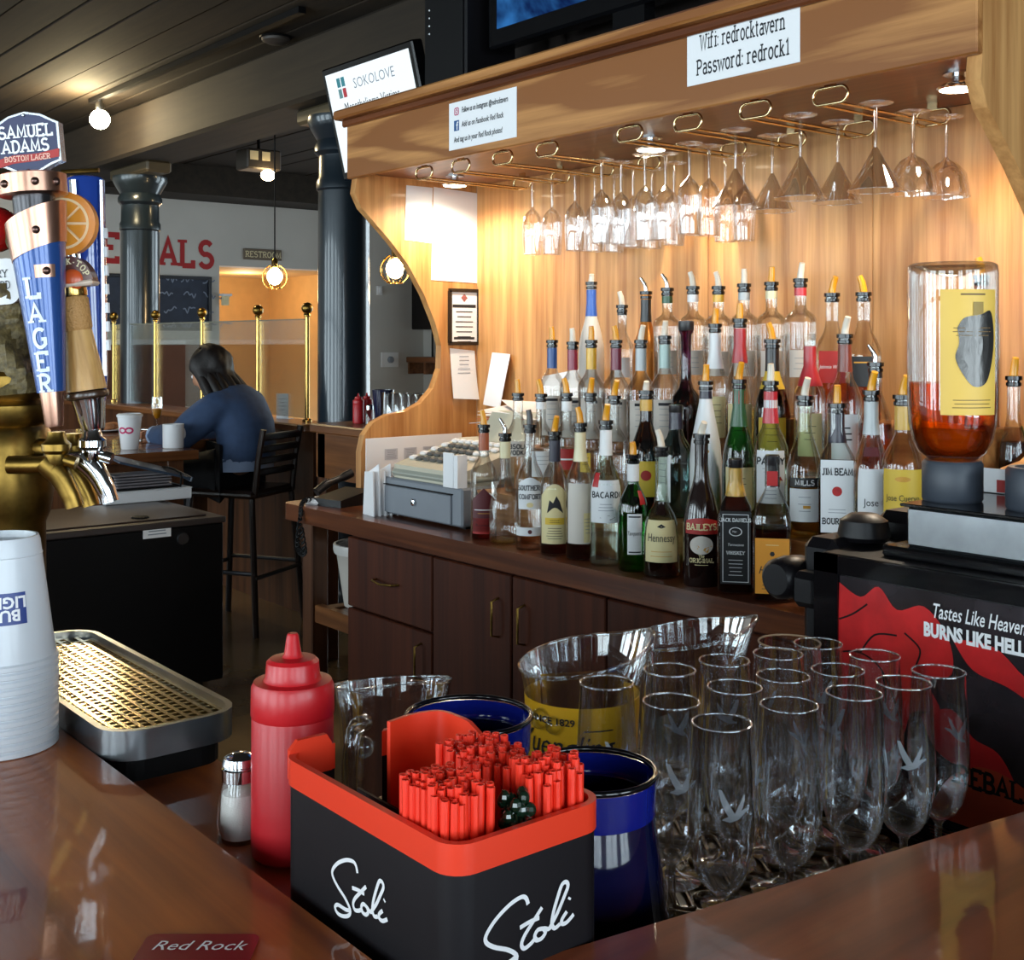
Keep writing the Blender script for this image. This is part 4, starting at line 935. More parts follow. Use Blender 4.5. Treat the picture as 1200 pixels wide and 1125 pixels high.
# ================================================================== flutes on the mat
ZM = ZWELL-.012+.0105
FH = .212
fp = [(.033,0),(.033,.0015),(.012,.005),(.0045,.012),(.004,.058),(.007,.063),(.016,.070),(.0235,.082),(.0285,.100),(.0302,.118),(.0298,.140),(.0282,.175),(.0258,FH)]
def etch_mat():
    m = bpy.data.materials.new('etch'); m.use_nodes = True; t = m.node_tree; t.nodes.clear(); N = t.nodes.new
    o = N('ShaderNodeOutputMaterial'); mx = N('ShaderNodeMixShader'); a = N('ShaderNodeBsdfTransparent'); b = N('ShaderNodeBsdfDiffuse'); b.inputs[0].default_value = (.75,.8,.86,1)
    mx.inputs[0].default_value = .5; t.links.new(a.outputs[0], mx.inputs[1]); t.links.new(b.outputs[0], mx.inputs[2]); t.links.new(mx.outputs[0], o.inputs[0]); return m
def flute_meshes():
    out = []
    for nme, mb in (('foot', MB().lathe(fp[:4], 24, cap1=False)), ('stem', MB().lathe(fp[3:6], 12, cap0=False, cap1=False)), ('bowl', MB().lathe(fp[5:], 32, cap0=True, cap1=False)),
                    ('rim', MB().tube([(fp[-1][0]*cos(a), fp[-1][0]*sin(a), FH) for a in [2*PI*k/32 for k in range(32)]], .0011, 6, True))):
        me = mesh_of(mb, nme); fixn(me); me.materials.append(M['rim_glass' if nme == 'rim' else 'glass_fine'])
        for p in me.polygons: p.use_smooth = True
        out.append((nme, me))
    kf = lambda z: rad_at(fp, z)
    # emblem of a flying bird, etched on the curved wall
    wing = join2(fan([(-.0115,.014),(-.0085,.0135),(-.0045,.005),(.0005,-.004),(.003,-.008),(-.003,-.009),(-.0065,-.003),(-.0095,.005)]), fan([(.001,-.008),(.0045,-.002),(.0085,.005),(.0115,.0095),(.0112,.004),(.009,-.002),(.006,-.0075)]), fan([(-.0085,-.0115),(-.003,-.0085),(.003,-.0065),(.010,-.0035),(.0155,-.0028),(.0150,-.0045),(.0105,-.0068),(.005,-.0115),(-.002,-.0135)]))
    me = mesh_of(wrap(wing, .028, .150, 0, .0006, kf), 'etched_bird'); me.materials.append(etch_mat())
    out.append(('etched_bird', me))
    return out
FM = flute_meshes()
for i, (px, py, rz) in enumerate(((846,847,.3),(925,826,-1.5),(1001,812,1.6),(1059,800,.2),(1100,787,2.4),(787,822,.25),(785,785,2.8),(861,805,1.7),(849,774,3.0),(918,792,2.4),(912,766,3.6),(959,754,3),(1025,768,2.5),(982,785,3.3),(711,800,.35),(960,800,3.4))):
    if i == 15: continue
    q = PZ(px, py, ZM+FH)
    face = math.atan2(-q.y, -q.x)
    t = thing('champagne_flute', 'clear champagne flute with an etched flying bird standing on the bar mat', 'flute', (q.x, q.y, ZM), face+rz, 'champagne flutes on the bar mat')
    for n_, me in FM: obj(n_, me, None, t)
q = PZ(925, 742, ZM+.2)
t = thing('brandy_glass', 'wide clear glass standing behind the flutes against the black machine', 'glass', (q.x, q.y, ZWELL-.012), 0)
obj('bowl', MB().lathe([(.02,.0),(.03,.02),(.038,.07),(.04,.14),(.036,.2)], 28, cap1=False), M['glass_fine'], t, 60)
obj('rim', MB().tube([(.036*cos(a), .036*sin(a), .2) for a in [2*PI*k/28 for k in range(28)]], .0012, 6, True), pm('rim_tan', (150,120,90)), t, 60)

# ================================================================== pitchers
M['pitcher'] = glass('pitcher', (.95,.97,.98), 1.49, .85, boost=2.0)
def pitcher(px, py, zrim, R, hgt, label, spoutdir, handle=None, label_band=False):
    q = PZ(px, py, zrim); z0 = ZM-.005; hgt = zrim-z0
    t = thing('pitcher', label, 'pitcher', (q.x, q.y, z0), 0)
    n = 36; rows = [(0, .80), (.004, .82), (.3, .87), (.6, .92), (.8, .96), (.92, 1.02), (1.0, 1.06)]
    vs = []; fs = []
    for zf, k in rows:
        for i in range(n):
            a = 2*PI*i/n; d = (a-spoutdir+PI) % (2*PI)-PI; s = math.exp(-(d/.42)**2)
            up = .045*hgt*5*s*max(0, (zf-.6)/.4)**2*.22 + .012*cos(d)*max(0,(zf-.7)/.3)
            r_ = R*k*(1+.20*s*max(0, (zf-.6)/.4)**1.5)
            vs.append((r_*cos(a), r_*sin(a), zf*hgt+up))
    for k in range(len(rows)-1):
        for i in range(n): fs.append((k*n+i, k*n+(i+1) % n, (k+1)*n+(i+1) % n, (k+1)*n+i))
    fs.append(tuple(range(n-1,-1,-1)))
    obj('body', MB().add(vs, fs), M['pitcher'], t, 60)
    top = vs[-n:]
    obj('rim', MB().tube(top, .0022, 6, True), M['pitcher'], t, 60)
    if handle is not None:
        c, s = cos(handle), sin(handle); rr = R
        path = [(rr*.98*c, rr*.98*s, hgt*.86), (rr*1.35*c, rr*1.35*s, hgt*.84), (rr*1.5*c, rr*1.5*s, hgt*.6), (rr*1.35*c, rr*1.35*s, hgt*.3), (rr*.9*c, rr*.9*s, hgt*.22)]
        obj('handle', MB().tube(smooth2(path, 4), .009, 8), M['pitcher'], t, 60)
        obj('thumb_rest', MB().sphere((rr*1.02*c, rr*1.02*s, hgt*.72), .011, 10, 8), M['pitcher'], t, 60)
    return t, R, hgt, q
def toward(q): return math.atan2(-q.y, -q.x)
q0 = PZ(460, 800, 1.06)
pitcher(460, 800, 1.06, .060, .178, 'empty clear plastic pitcher standing behind the red ketchup bottle', toward(q0)+.2, toward(q0)-.5)
q1 = PZ(680, 762, 1.085)
t, R, hg, q = pitcher(682, 768, 1.08, .066, .198, 'clear pitcher with yellow printed beer band next to the flutes', toward(q1)+1.9, None)
kf = lambda z: R*(.82+.0+ (z/hg)*.16)+.001
band = obj('printed_band', patch(R, .01, hg*.80, toward(q1), 4.6, .0008, 24, kf), plain('band_yellow', sr(250,186,36), .4, var=.1), t, 60, label='yellow printed band with dark script')
yl = [(F('Yuengling', .036, sx=.8, shear=.35), -.022, hg*.585), (F('SINCE 1829', .0105, sx=1.0, bold=.02), -.03, hg*.72), (rect2(.03,.0015), .02, hg*.68)]
for sh_, dx, z in yl: obj('lettering', wrap(shift2(sh_, dx, 0), R*.9, z, toward(q1)-.05, .0022, kf), M['ink'], band)
obj('thumb_knob', MB().sphere((R*.97*cos(toward(q1)-.75), R*.97*sin(toward(q1)-.75), hg*.72), .012, 10, 8).sphere((R*.97*cos(toward(q1)-.48), R*.97*sin(toward(q1)-.48), hg*.70), .010, 10, 8), M['pitcher'], t, 60)
q2 = PZ(808, 740, 1.085)
pitcher(806, 742, 1.075, .066, .2, 'clear plastic pitcher with wavy spout behind the yellow banded pitcher', toward(q2)+1.6, None)
# blue pitchers
M['blue_shell'] = plain('blue_shell', sr(8,14,50), .08, coat=1.0, spec=.8); M['blue_band'] = plain('blue_band', sr(16,28,120), .15, coat=.8)
def blue(px, py, zr, label, r0=.043, r1=.072, hh=.215):
    hh = zr-(ZM-.005); q = PZ(px, py, zr); t = thing('blue_pitcher', label, 'pitcher', (q.x, q.y, zr-hh), 0, 'blue plastic pitchers')
    obj('body', MB().lathe([(r1*.94,0),(r1,.006),(lerp(r1,r0,.5),hh*.5),(r0,hh*.93),(r0*.92,hh*.93),(r0*.9,hh*.5),(r0*.9,.01)], 40), M['blue_shell'], t, 40)
    obj('collar', MB().lathe([(r0*1.005,hh*.885),(r0*1.04,hh*.89),(r0*1.06,hh*.99),(r0*1.02,hh*.99)], 40, cap0=False, cap1=False), M['blue_band'], t, 40)
    obj('rim', MB().tube([(r0*1.05*cos(a), r0*1.05*sin(a), hh) for a in [2*PI*k/40 for k in range(40)]], .0022, 8, True), M['black_gloss'], t, 60)
    kf = lambda z: lerp(r1, r0, min(1, z/(hh*.93)))
    af = toward(q)
    for da in (-.62, .75):
        obj('printed_mark', wrap(script2([[(-.012,-.02),(-.012,.016),(.0,.024),(.012,.018),(.012,-.02)]], .002, 1), r1, .045, af+da, .0012, kf), M['white'], t)
    return t
blue(693, 903, 1.128, 'dark blue plastic pitcher with white outline marks in front of the flutes')
blue(549, 838, 1.122, 'dark blue plastic pitcher behind the red and black caddy', .049, .06, .215)
# ================================================================== napkin and straw caddy
M['caddy_black'] = plain('caddy_black', sr(17,14,18), .5, spec=.3); M['caddy_red'] = plain('caddy_red', sr(228,58,30), .38, coat=.2)
cx0, cx1, cy0, cy1 = -.722, -.528, .388, .503; chz = 1.152-ZLG; rb = .028
cad = thing('straw_caddy', 'black plastic bar caddy with orange-red rim and white handwritten lettering', 'caddy', (0,0,ZLG))
def rr2(x0, x1, y0, y1, r): return rrect(x0, x1, y0, y1, r, 6)
def wallring(x0, x1, y0, y1, r, z0, z1, th, top=None):
    A = rr2(x0, x1, y0, y1, r); B = rr2(x0+th, x1-th, y0+th, y1-th, max(.002, r-th)); n = len(A); mb = MB()
    zt = lambda p: z1 if not top else top(p)
    mb.add([(x,y,z0) for x,y in A]+[(x,y,zt((x,y))) for x,y in A]+[(x,y,zt((x,y))) for x,y in B]+[(x,y,z0) for x,y in B],
           [(k*n+i, k*n+(i+1)%n, ((k+1)%4)*n+(i+1)%n, ((k+1)%4)*n+i) for k in range(4) for i in range(n)])
    return mb
def seg(a, b, n): return [(lerp(a[0], b[0], i/n), lerp(a[1], b[1], i/n)) for i in range(n)]
def cpath(g, r):
    """caddy outline, open at the napkin end: starts and stops on the left side"""
    x0, x1, y0, y1 = cx0-g, cx1+g, cy0-g, cy1+g
    c = lambda cx, cy_, a0: [(cx+r*cos(math.radians(a0+90*i/6)), cy_+r*sin(math.radians(a0+90*i/6))) for i in range(7)]
    return [(x0, y0+.036)]+c(x0+r, y0+r, 180)+c(x1-r, y0+r, 270)+c(x1-r, y1-r, 0)+c(x0+r, y1-r, 90)+[(x0, y1-.034)]
def wallstrip(P, Q, z0, z1):
    n = len(P); vs = [(x,y,z0) for x,y in P]+[(x,y,z1) for x,y in P]+[(x,y,z1) for x,y in Q]+[(x,y,z0) for x,y in Q]
    fs = [(k*n+i, k*n+i+1, ((k+1)%4)*n+i+1, ((k+1)%4)*n+i) for k in range(4) for i in range(n-1)]+[(0,n,2*n,3*n), (n-1,4*n-1,3*n-1,2*n-1)]
    return MB().add(vs, fs)
BH = .0175
body = wallstrip(cpath(0, .016), cpath(-.003, .013), 0, chz-BH); body.box(cx0+.001, cx0+.004, cy0+.034, cy1-.032, 0, .045); body.box(cx0+.003, cx1-.003, cy0+.003, cy1-.003, 0, .003)
shell = obj('shell', body, M['caddy_black'], cad, 30)
obj('rim_band', wallstrip(cpath(.0012, .017), cpath(-.0033, .0125), chz-BH, chz), M['caddy_red'], cad, 30, label='orange-red rim band')
obj('divider', MB().box(cx0+.004, cx1-.004, (cy0+cy1)/2-.001, (cy0+cy1)/2+.001, .003, chz-.035).box(-.64, -.637, cy0+.004, cy1-.004, .003, chz-.035), M['caddy_black'], cad)
# high red back of the napkin bay
def backtop(x): 
    t = max(0, min(1, (x-(-.69))/.13)); return chz+.034*(1-t*t*(3-2*t))
mb = MB(); n = 20; vs = []
prof = [(-.700, .486-.03), (-.700, .486)]
path = [(-.688+.0, .450), (-.692, .470), (-.690, .486), (-.682, .495), (-.66, .4965), (-.63, .4965), (-.60, .4965), (-.57, .4965), (-.55, .4965)]
path = smooth2(path, 4)
hs = [chz-.03 + (.048 if x < -.655 else .048-.042*min(1, (x+.655)/.10)) for x, y in path]
A = [(x, y, chz-.05) for x, y in path]; B = [(x, y, h) for (x, y), h in zip(path, hs)]; n = len(path)
off = []
for i, (x, y) in enumerate(path):
    a = path[max(0,i-1)]; b = path[min(n-1,i+1)]; d = math.hypot(b[0]-a[0], b[1]-a[1]); off.append((-(b[1]-a[1])/d*.003, (b[0]-a[0])/d*.003))
A2 = [(p[0]-o[0], p[1]-o[1], p[2]) for p, o in zip(A, off)]; B2 = [(p[0]-o[0], p[1]-o[1], p[2]) for p, o in zip(B, off)]
fs = []
for i in range(n-1):
    fs += [(i, i+1, n+i+1, n+i), (2*n+i+1, 2*n+i, 3*n+i, 3*n+i+1), (n+i, n+i+1, 3*n+i+1, 3*n+i), (i+1, i, 2*n+i, 2*n+i+1)]
fs += [(0, n, 3*n, 2*n), (n-1, 3*n-1, 4*n-1, 2*n-1)]
obj('napkin_back', MB().add(A+B+A2+B2, fs), M['caddy_red'], cad, 40, label='tall curved orange-red back wall')
obj('end_tab', MB().prism([(0,-.0175),(.032,-.0175),(.032,.002),(.028,.008),(.006,.008),(0,.002)], (cx0+.0005, cy0+.004, chz), (0,1,0), (0,0,1), (.004,0,0)), M['caddy_red'], cad)
stoli = [[(226,724),(218,696),(200,690),(160,718),(112,775),(80,835),(80,868),(108,892),(156,912),(184,940),(176,975),(140,1012),(108,1026),(94,1010),(112,982),(160,962),(190,936)],
         [(276,744),(240,808),(212,860),(202,896),(212,914),(236,896),(256,868)], [(196,822),(230,802),(266,788)],
         [(282,838),(262,840),(250,862),(254,884),(274,880),(288,856),(282,838),(300,842),(316,826)],
         [(302,842),(332,778),(358,706),(372,662),(366,642),(350,652),(334,704),(318,770),(312,820),(322,842),(342,826)],
         [(368,774),(350,806),(350,826),(368,822),(394,790)], [(376,722),(380,712)]]
st = [[((x-75)*.00019, -((y-1025)+.342*(x-75))*.00012) for x, y in q] for q in stoli]
cxm = sum(p[0] for q in st for p in q)/sum(len(q) for q in st); cym = sum(p[1] for q in st for p in q)/sum(len(q) for q in st)
st = [[(a-cxm, b-cym) for a, b in q] for q in st]
sh_ = script2(st, .0023, 6)
sc_ = lambda k: ([(a*k, b*k) for a, b in sh_[0]], sh_[1])
zl = .040
obj('lettering', flat(sc_(1.05), (-.620, cy0-.0006, zl+.006), (1,0,0), (0,0,1)), M['white'], shell, label='white handwritten lettering')
obj('lettering', flat(sc_(1.1), (cx1+.0006, .447, zl+.006), (0,1,0), (0,0,1)), M['white'], shell, label='white handwritten lettering')
# straws, each its own
M['straw'] = plain('straw_red', sr(240,52,28), .4, coat=.2)
sm = MB(); n = 8
for r_, flip in ((.0026, 1), (.0021, -1)):
    sm.lathe([(r_, 0), (r_, .125)], n, cap0=False, cap1=False)
sm.add([(r_*cos(2*PI*i/n), r_*sin(2*PI*i/n), .125) for r_ in (.0026, .0021) for i in range(n)], [(i, (i+1) % n, n+(i+1) % n, n+i) for i in range(n)])
sme = mesh_of(sm, 'straw'); sme.materials.append(M['straw'])
def bundle(x0, x1, y0, y1, h, label, group, round_=True):
    k = 0; s = .00545; j = 0; y = y0+.003
    while y < y1-.002:
        x = x0+.003+(s/2 if j % 2 else 0)
        while x < x1-.002:
            u = (x-(x0+x1)/2)/((x1-x0)/2); v = (y-(y0+y1)/2)/((y1-y0)/2)
            if not round_ or (abs(u)**3+abs(v)**3) < 1.0:
                o = bpy.data.objects.new('drinking_straw', sme); C.objects.link(o)
                hh = h+random.uniform(-.004, .003)+(.005*(1-u*u))
                o.location = (x, y, ZLG+.0035+hh-.125-.0035 if False else ZLG+.0035); o.scale = (1, 1, hh/.125)
                o.rotation_euler = (random.uniform(-.015,.015), random.uniform(-.015,.015), 0)
                tag(o, label, 'straw', group); k += 1
            x += s
        y += s*.87; j += 1
    return k
k1 = bundle(-.596, -.540, .393, .434, .121, 'red drinking straw in the front bundle of the caddy', 'straws in the front bundle')
k2 = bundle(-.640, -.578, .448, .493, .117, 'red drinking straw in the bundle against the tall caddy wall', 'straws in the rear bundle')
k3 = bundle(-.575, -.534, .455, .498, .121, 'red drinking straw in the bundle at the caddy end by the blue pitcher', 'straws in the end bundle')
# cocktail picks
M['pick'] = plain('pick', sr(16,34,22), .15, coat=.6)
pk = MB().tube([(0,0,0),(0,0,.085)], .0011, 6).sphere((0,0,.089), .0036, 8, 6)
pk.tube([(-.004,0,.078),(.004,0,.078)], .001, 5)
pme = mesh_of(pk, 'pick'); fixn(pme); pme.materials.append(M['pick'])
for i in range(22):
    o = bpy.data.objects.new('cocktail_pick', pme); C.objects.link(o)
    a = random.uniform(0, 6.28); rr = .011*math.sqrt(random.random()); o.location = (-.545+rr*cos(a)*.8, .4445+rr*sin(a)*.6, ZLG+.0038+.0)
    o.scale = (1,1,1.14+random.uniform(-.08,.14)); o.rotation_euler = (random.uniform(-.04,.04), random.uniform(-.04,.04), a)
    tag(o, 'dark green glossy cocktail pick between the straw bundles', 'cocktail pick', 'cocktail picks in the caddy')
# napkin holder metal at bottom of the bay
t = thing('coin_dish', 'small round brass dish lying in the caddy bay', 'dish', (-.668, .42, ZLG+.004))
obj('dish', MB().lathe([(.012,0),(.018,.004),(.0185,.055),(.0175,.055),(.017,.006),(.011,.002)], 24), M['old_brass'], t, 40)
obj('lip', MB().tube([(.018*cos(a), .018*sin(a), .055) for a in [2*PI*k/24 for k in range(24)]], .0014, 6, True), M['brass'], t, 60)

# ================================================================== ketchup and salt
def ketchup(loc, s, label, col_=(206,38,44)):
    t = thing('ketchup_bottle', label, 'squeeze bottle', loc, 0, 'red squeeze bottles')
    m1 = pm('ketchup_body', (186,22,32), rough=.42, coat=.08, spec=.5); m2 = pm('ketchup_cap', (188,24,32), rough=.36, coat=.1)
    zk = .80
    obj('bottle', MB().lathe([(.027*s,0),(.0305*s,.004*s*zk),(.031*s,.012*s*zk),(.0305*s,.13*s*zk),(.029*s,.134*s*zk)], 36), m1, t, 40)
    cp = obj('cap', MB().lathe([(.0305*s,.131*s*zk),(.0312*s,.133*s*zk),(.0308*s,.158*s*zk),(.029*s,.163*s*zk),(.022*s,.164*s*zk),(.0205*s,.167*s*zk),(.0195*s,.181*s*zk),(.017*s,.184*s*zk),(.008*s,.185*s*zk)], 36), m2, t, 35)
    obj('nozzle', MB().lathe([(.008*s,.185*s*zk),(.0065*s,.188*s*zk),(.0045*s,.205*s*zk),(.0035*s,.207*s*zk)], 16), m2, cp, 40)
    return t
q = PZ(343, 1000, ZLG)
ketchup((q.x, q.y, ZLG), 1.0, 'red plastic ketchup squeeze bottle standing behind the black caddy')
q = PZ(281, 982, ZLG)
t = thing('salt_shaker', 'small glass salt shaker with chrome cap beside the ketchup bottle', 'salt shaker', (q.x, q.y, ZLG))
obj('jar', MB().lathe([(.0155,0),(.0165,.003),(.0165,.012),(.015,.034),(.0128,.045),(.012,.048)], 24, sq=2.6), M['glass'], t, 50)
obj('salt', MB().lathe([(.0145,.003),(.015,.01),(.0142,.028),(.0135,.036),(.008,.039)], 24), pm('salt', (226,222,216), rough=.95, bump=.3, bscale=900), t, 50)
obj('cap', MB().lathe([(.0128,.045),(.0138,.046),(.0138,.055),(.0125,.056),(.0135,.058),(.012,.063),(.006,.066)], 24), M['chrome'], t, 40)
# ================================================================== stack of upturned cups
q = PD(4, 866, 1.085)
q = PZ(2, 872, ZB)
gx, gy = q.x+.001, q.y-.001
M['cup'] = plain('cup', sr(214,218,224), .38, coat=.2)
NC = 12; step = .0068; ch_ = .112
cprof = [(.047,0),(.0485,.001),(.0485,.0045),(.0462,.006),(.033,ch_-.004),(.0315,ch_),(.029,ch_),(.0278,ch_-.006),(.0,ch_-.006)]
cmesh = MB().lathe([(.046,.0)]+cprof, 40, cap0=False, cap1=False)
cme = mesh_of(cmesh, 'cup_wall'); fixn(cme); cme.materials.append(M['cup'])
for p_ in cme.polygons: p_.use_smooth = True
try: cme.set_sharp_from_angle(angle=math.radians(40))
except Exception: pass
rib = mesh_of(MB().tube([(.0345*cos(a), .0345*sin(a), ch_-.016) for a in [2*PI*k/40 for k in range(40)]], .0007, 5, True), 'cup_ring'); fixn(rib); rib.materials.append(M['cup'])
af = math.atan2(-gy, -gx)
for i in range(NC):
    top_ = i == NC-1
    t = thing('plastic_cup', 'white plastic cup with blue beer logo, topmost of the upturned stack' if top_ else 'white plastic cup nested in the upturned stack on the bar', 'cup', (gx, gy, ZB+i*step), random.uniform(0,6) if not top_ else 0, 'upturned stack of white cups')
    obj('cup_wall', cme, None, t); obj('cup_ring', rib, None, t)
    if top_:
        kf = lambda z: rad_at([(.0462,.006),(.033,ch_-.004)], z)
        lab = obj('logo', patch(.04, .040, .067, af+.05, .95, .0006, 12, kf), pm('logo_blue', (40,62,132), rough=.4), t, 60)
        for s_, z in (('BUD', .0485), ('LIGHT', .0595)):
            a_, b_ = ftext(s_, .0135, 1.0, 0, .03)
            obj('lettering', wrap(([(-x, -y) for x, y in a_], b_), .040, z, af+.05, .0011, kf), M['white'], lab)
# ================================================================== red card under the lacquer corner
q = PZ(240, 1097, ZB)-Vector((FW[0], FW[1], 0))*.034
t = thing('coaster', 'dark red square coaster with white script letters on the bar', 'coaster', (q.x, q.y, ZB+.0002), YAW)
obj('card', MB().prism(rrect(-.034,.034,-.034,.034,.006), (0,0,0), (1,0,0), (0,1,0), (0,0,.0012)), pm('coaster_red', (132,14,30), rough=.25, coat=.4), t)
obj('lettering', flat(ftext('Red Rock', .0155, .9, .3), (0,.019,.0015), (1,0,0), (0,1,0)), M['white'], t)
# ================================================================== beer tower and taps
tw = PD(6, 600, 1.40)
tower = thing('beer_tower', 'aged brass domed beer tower with faucets over the drip tray', 'beer tower', (tw.x, tw.y, ZB-.025))
zt = lambda py: CZ-(py-400)/FL*1.40-(ZB-.025)
obj('column', MB().lathe([(.06,0),(.062,.012),(.05,.03),(.045,.08),(.045,zt(612)),(.050,zt(600)),(.055,zt(570)),(.055,zt(535)),(.052,zt(522)),(.050,zt(505)),(.043,zt(498)),(.050,zt(488)),(.050,zt(474)),(.040,zt(468)),(.046,zt(458)),(.044,zt(440)),(.030,zt(428)),(.012,zt(420))], 36), M['old_brass'], tower, 40)
def faucet(px, py, d, m, label, ang=0):
    """shank, body and spout; collar ends at (px,py)"""
    p = PD(px, py, d)-tower.location; u = Vector((RT[0], RT[1], 0)); 
    top = p; b = p-Vector((0,0,.036))
    f = obj('faucet', MB().tube(smooth2([tuple(b-u*.052), tuple(b-u*.03), tuple(b-u*.008), tuple(b+Vector((0,0,-.004)))], 3), [.010]*9+[.013], 12).tube(smooth2([tuple(b-u*.012+Vector((0,0,.004))), tuple(b+u*.004+Vector((0,0,-.012))), tuple(b+u*.016+Vector((0,0,-.034))), tuple(b+u*.020+Vector((0,0,-.046)))], 4), [.013,.013,.013,.0125,.012,.0115,.011,.0108,.0105,.010,.010,.010,.010], 14), m, tower, 50, label=label)
    obj('collar', MB().lathe([(.008,-.040),(.012,-.034),(.012,-.024),(.0155,-.020),(.0155,-.013),(.011,-.009),(.009,0)], 16, tuple(top)), m, f, 40)
    obj('lever', MB().tube([tuple(b+u*.008+Vector((0,0,.006))), tuple(b+u*.022+Vector((0,0,.002)))], .007, 10), m, f, 50)
    return top
faucet(66, 506, 1.30, M['old_brass'], 'aged brass faucet')
faucet(86, 508, 1.36, M['old_brass'], 'aged brass faucet behind the first')
faucet(108, 502, 1.33, M['chrome'], 'chrome faucet')
obj('shank_bar', MB().tube([(tw.x-tower.location.x, tw.y-tower.location.y, PD(66,532,1.3).z-tower.location.z), tuple(PD(100,530,1.36)-tower.location)], .012, 12), M['old_brass'], tower, 50)
# handle frame: axis from base pixel to top pixel, facing the camera side
def axis(px0, py0, px1, py1, d):
    a = PD(px0, py0, d); b = PD(px1, py1, d); L = (b-a).length; zv = (b-a)/L
    f = Vector((-FW[0], -FW[1], 0)); yv = f-zv*f.dot(zv); yv.normalize(); xv = (-yv).cross(zv)*-1
    xv = yv.cross(zv)*-1
    xv = zv.cross(yv)
    # local: x right in view, y towards viewer, z along handle
    xv = Vector((RT[0], RT[1], 0)); xv = xv-zv*xv.dot(zv); xv.normalize(); yv = zv.cross(xv)
    return a, Matrix(((xv.x, yv.x, zv.x, a.x), (xv.y, yv.y, zv.y, a.y), (xv.z, yv.z, zv.z, a.z), (0,0,0,1))), L
def hthing(name, label, frame):
    o = bpy.data.objects.new(name, None); C.objects.link(o); o.matrix_world = frame; o.empty_display_size = .03
    return tag(o, label, 'tap handle', 'beer tap handles')
# --- lager handle (viewer side is -y in the frame: angle -90 degrees)
VF = -PI/2
a, Fm, L = axis(64, 500, 37, 205, 1.30)
t = hthing('tap_handle', 'blue tapered tap handle with copper bands and LAGER letters under a blue plaque', Fm)
mbl = pm('handle_blue', (34,74,140), rough=.28, metal=.25, coat=.6)
obj('ferrule', MB().lathe([(.009,0),(.010,.004),(.0125,.038)], 24), M['copper'], t, 40)
R0, R1, zA, zB = .0150, .0300, .038, L*.80
kf = lambda z: lerp(R0, R1, (z-zA)/(zB-zA))
obj('grip', MB().lathe([(R0,zA),(R1*.99,zB*.96)], 32), mbl, t, 50)
obj('lettering', MB().merge(wrap(stext('L', .0212, 1.35, sx=1.0), .024, zA+.113, VF-.04, .0013, kf)).merge(wrap(stext('A', .0190, 1.35, sx=.95), .022, zA+.0855, VF-.02, .0013, kf)).merge(wrap(stext('G', .0198, 1.35, sx=.95), .021, zA+.0585, VF, .0013, kf)).merge(wrap(stext('E', .0190, 1.35, sx=.95), .019, zA+.0335, VF, .0013, kf)).merge(wrap(stext('R', .0182, 1.35, sx=.95), .018, zA+.0100, VF, .0013, kf)), pm('letter_silver', (222,232,240), rough=.3), t, label='raised silver letters LAGER')
# copper swirl: slanted band, gap, upper band
def swirl(z0f, z1f, n=40):
    mb = MB(); vs = []; fs = []
    for i in range(n+1):
        a = 2*PI*i/n
        for z in (z0f(a), z1f(a)): r_ = kf(z)*1.05; vs.append((r_*cos(a), r_*sin(a), z))
        for z in (z1f(a), z0f(a)): r_ = kf(z)*1.05-.0025; vs.append((r_*cos(a), r_*sin(a), z))
    for i in range(n): 
        for k in range(4): fs.append((i*4+k, (i+1)*4+k, (i+1)*4+(k+1) % 4, i*4+(k+1) % 4))
    return mb.add(vs, fs)
sb = obj('copper_band', swirl(lambda a: L*.69+.010*cos(a), lambda a: L*.845+.012*cos(a)), M['copper'], t, 40)
obj('core', MB().lathe([(R1*.72,zB*.90),(R1*.74,L*.93)], 24), pm('core_dark', (70,68,70), rough=.25, metal=.8), t, 40)
su = obj('crown_band', MB().lathe([(R1*1.10,L*.915),(R1*1.20,L*.92),(R1*1.20,L*.995),(R1*1.12,L)], 32), M['copper'], t, 40)
obj('tab', patch(.026, L*.585, L*.635, VF+.55, .8, .0016, 8, kf), M['copper'], t, 60)
for (aa, zz, par) in ((VF+.35, L*.77, sb), (VF-.5, L*.955, su), (VF+.45, L*.955, su), (VF+1.1, L*.955, su), (VF+.6, L*.61, t)):
    rr = (kf(zz)*1.05 if zz < L*.9 else R1*1.2)
    obj('rivet', MB().sphere((rr*cos(aa), rr*sin(aa), zz), .0045, 10, 6), pm('rivet', (110,84,76), rough=.3, metal=.9), par if par is not t else t, 50)
# plaque
pz = L+.034
out = [(-.036,-.022),(-.036,.020),(-.030,.023),(-.018,.030),(0,.034),(.018,.030),(.030,.023),(.036,.020),(.036,-.022),(.026,-.025),(.012,-.032),(0,-.034),(-.012,-.032),(-.026,-.025)]
ins = [(x*.93, y*.93) for x, y in out]
pl = obj('plaque', MB().prism(out, (0,-.006,pz), (1,0,0), (0,0,1), (0,.014,0)), pm('plaque_silver', (190,194,200), rough=.25, metal=.8), t)
obj('plaque_face', MB().prism(ins, (0,-.0066,pz), (1,0,0), (0,0,1), (0,.001,0)), pm('plaque_blue', (26,34,78), rough=.35, coat=.5), pl)
obj('ribbon', flat(poly2([(-.036,-.017),(-.015,-.0125),(.012,-.0125),(.035,-.009),(.034,-.018),(.012,-.0205),(-.015,-.0215),(-.036,-.026)]), (0,-.0072,pz), (1,0,0), (0,0,1)), M['label_red'], pl)
obj('lettering', flat(join2(shift2(stext('SAMUEL', .0125, 1.35, sx=.92), 0, .0125), shift2(stext('ADAMS', .0125, 1.35, sx=.92), -.001, -.0035)), (0,-.0074,pz), (1,0,0), (0,0,1)), M['white'], pl)
obj('lettering', flat(stext('BOSTON LAGER', .0055, 1.2, sx=.9), (0,-.0076,pz-.0165), (1,0,0), (0,0,1)), pm('ribbon_text', (236,190,170)), pl)
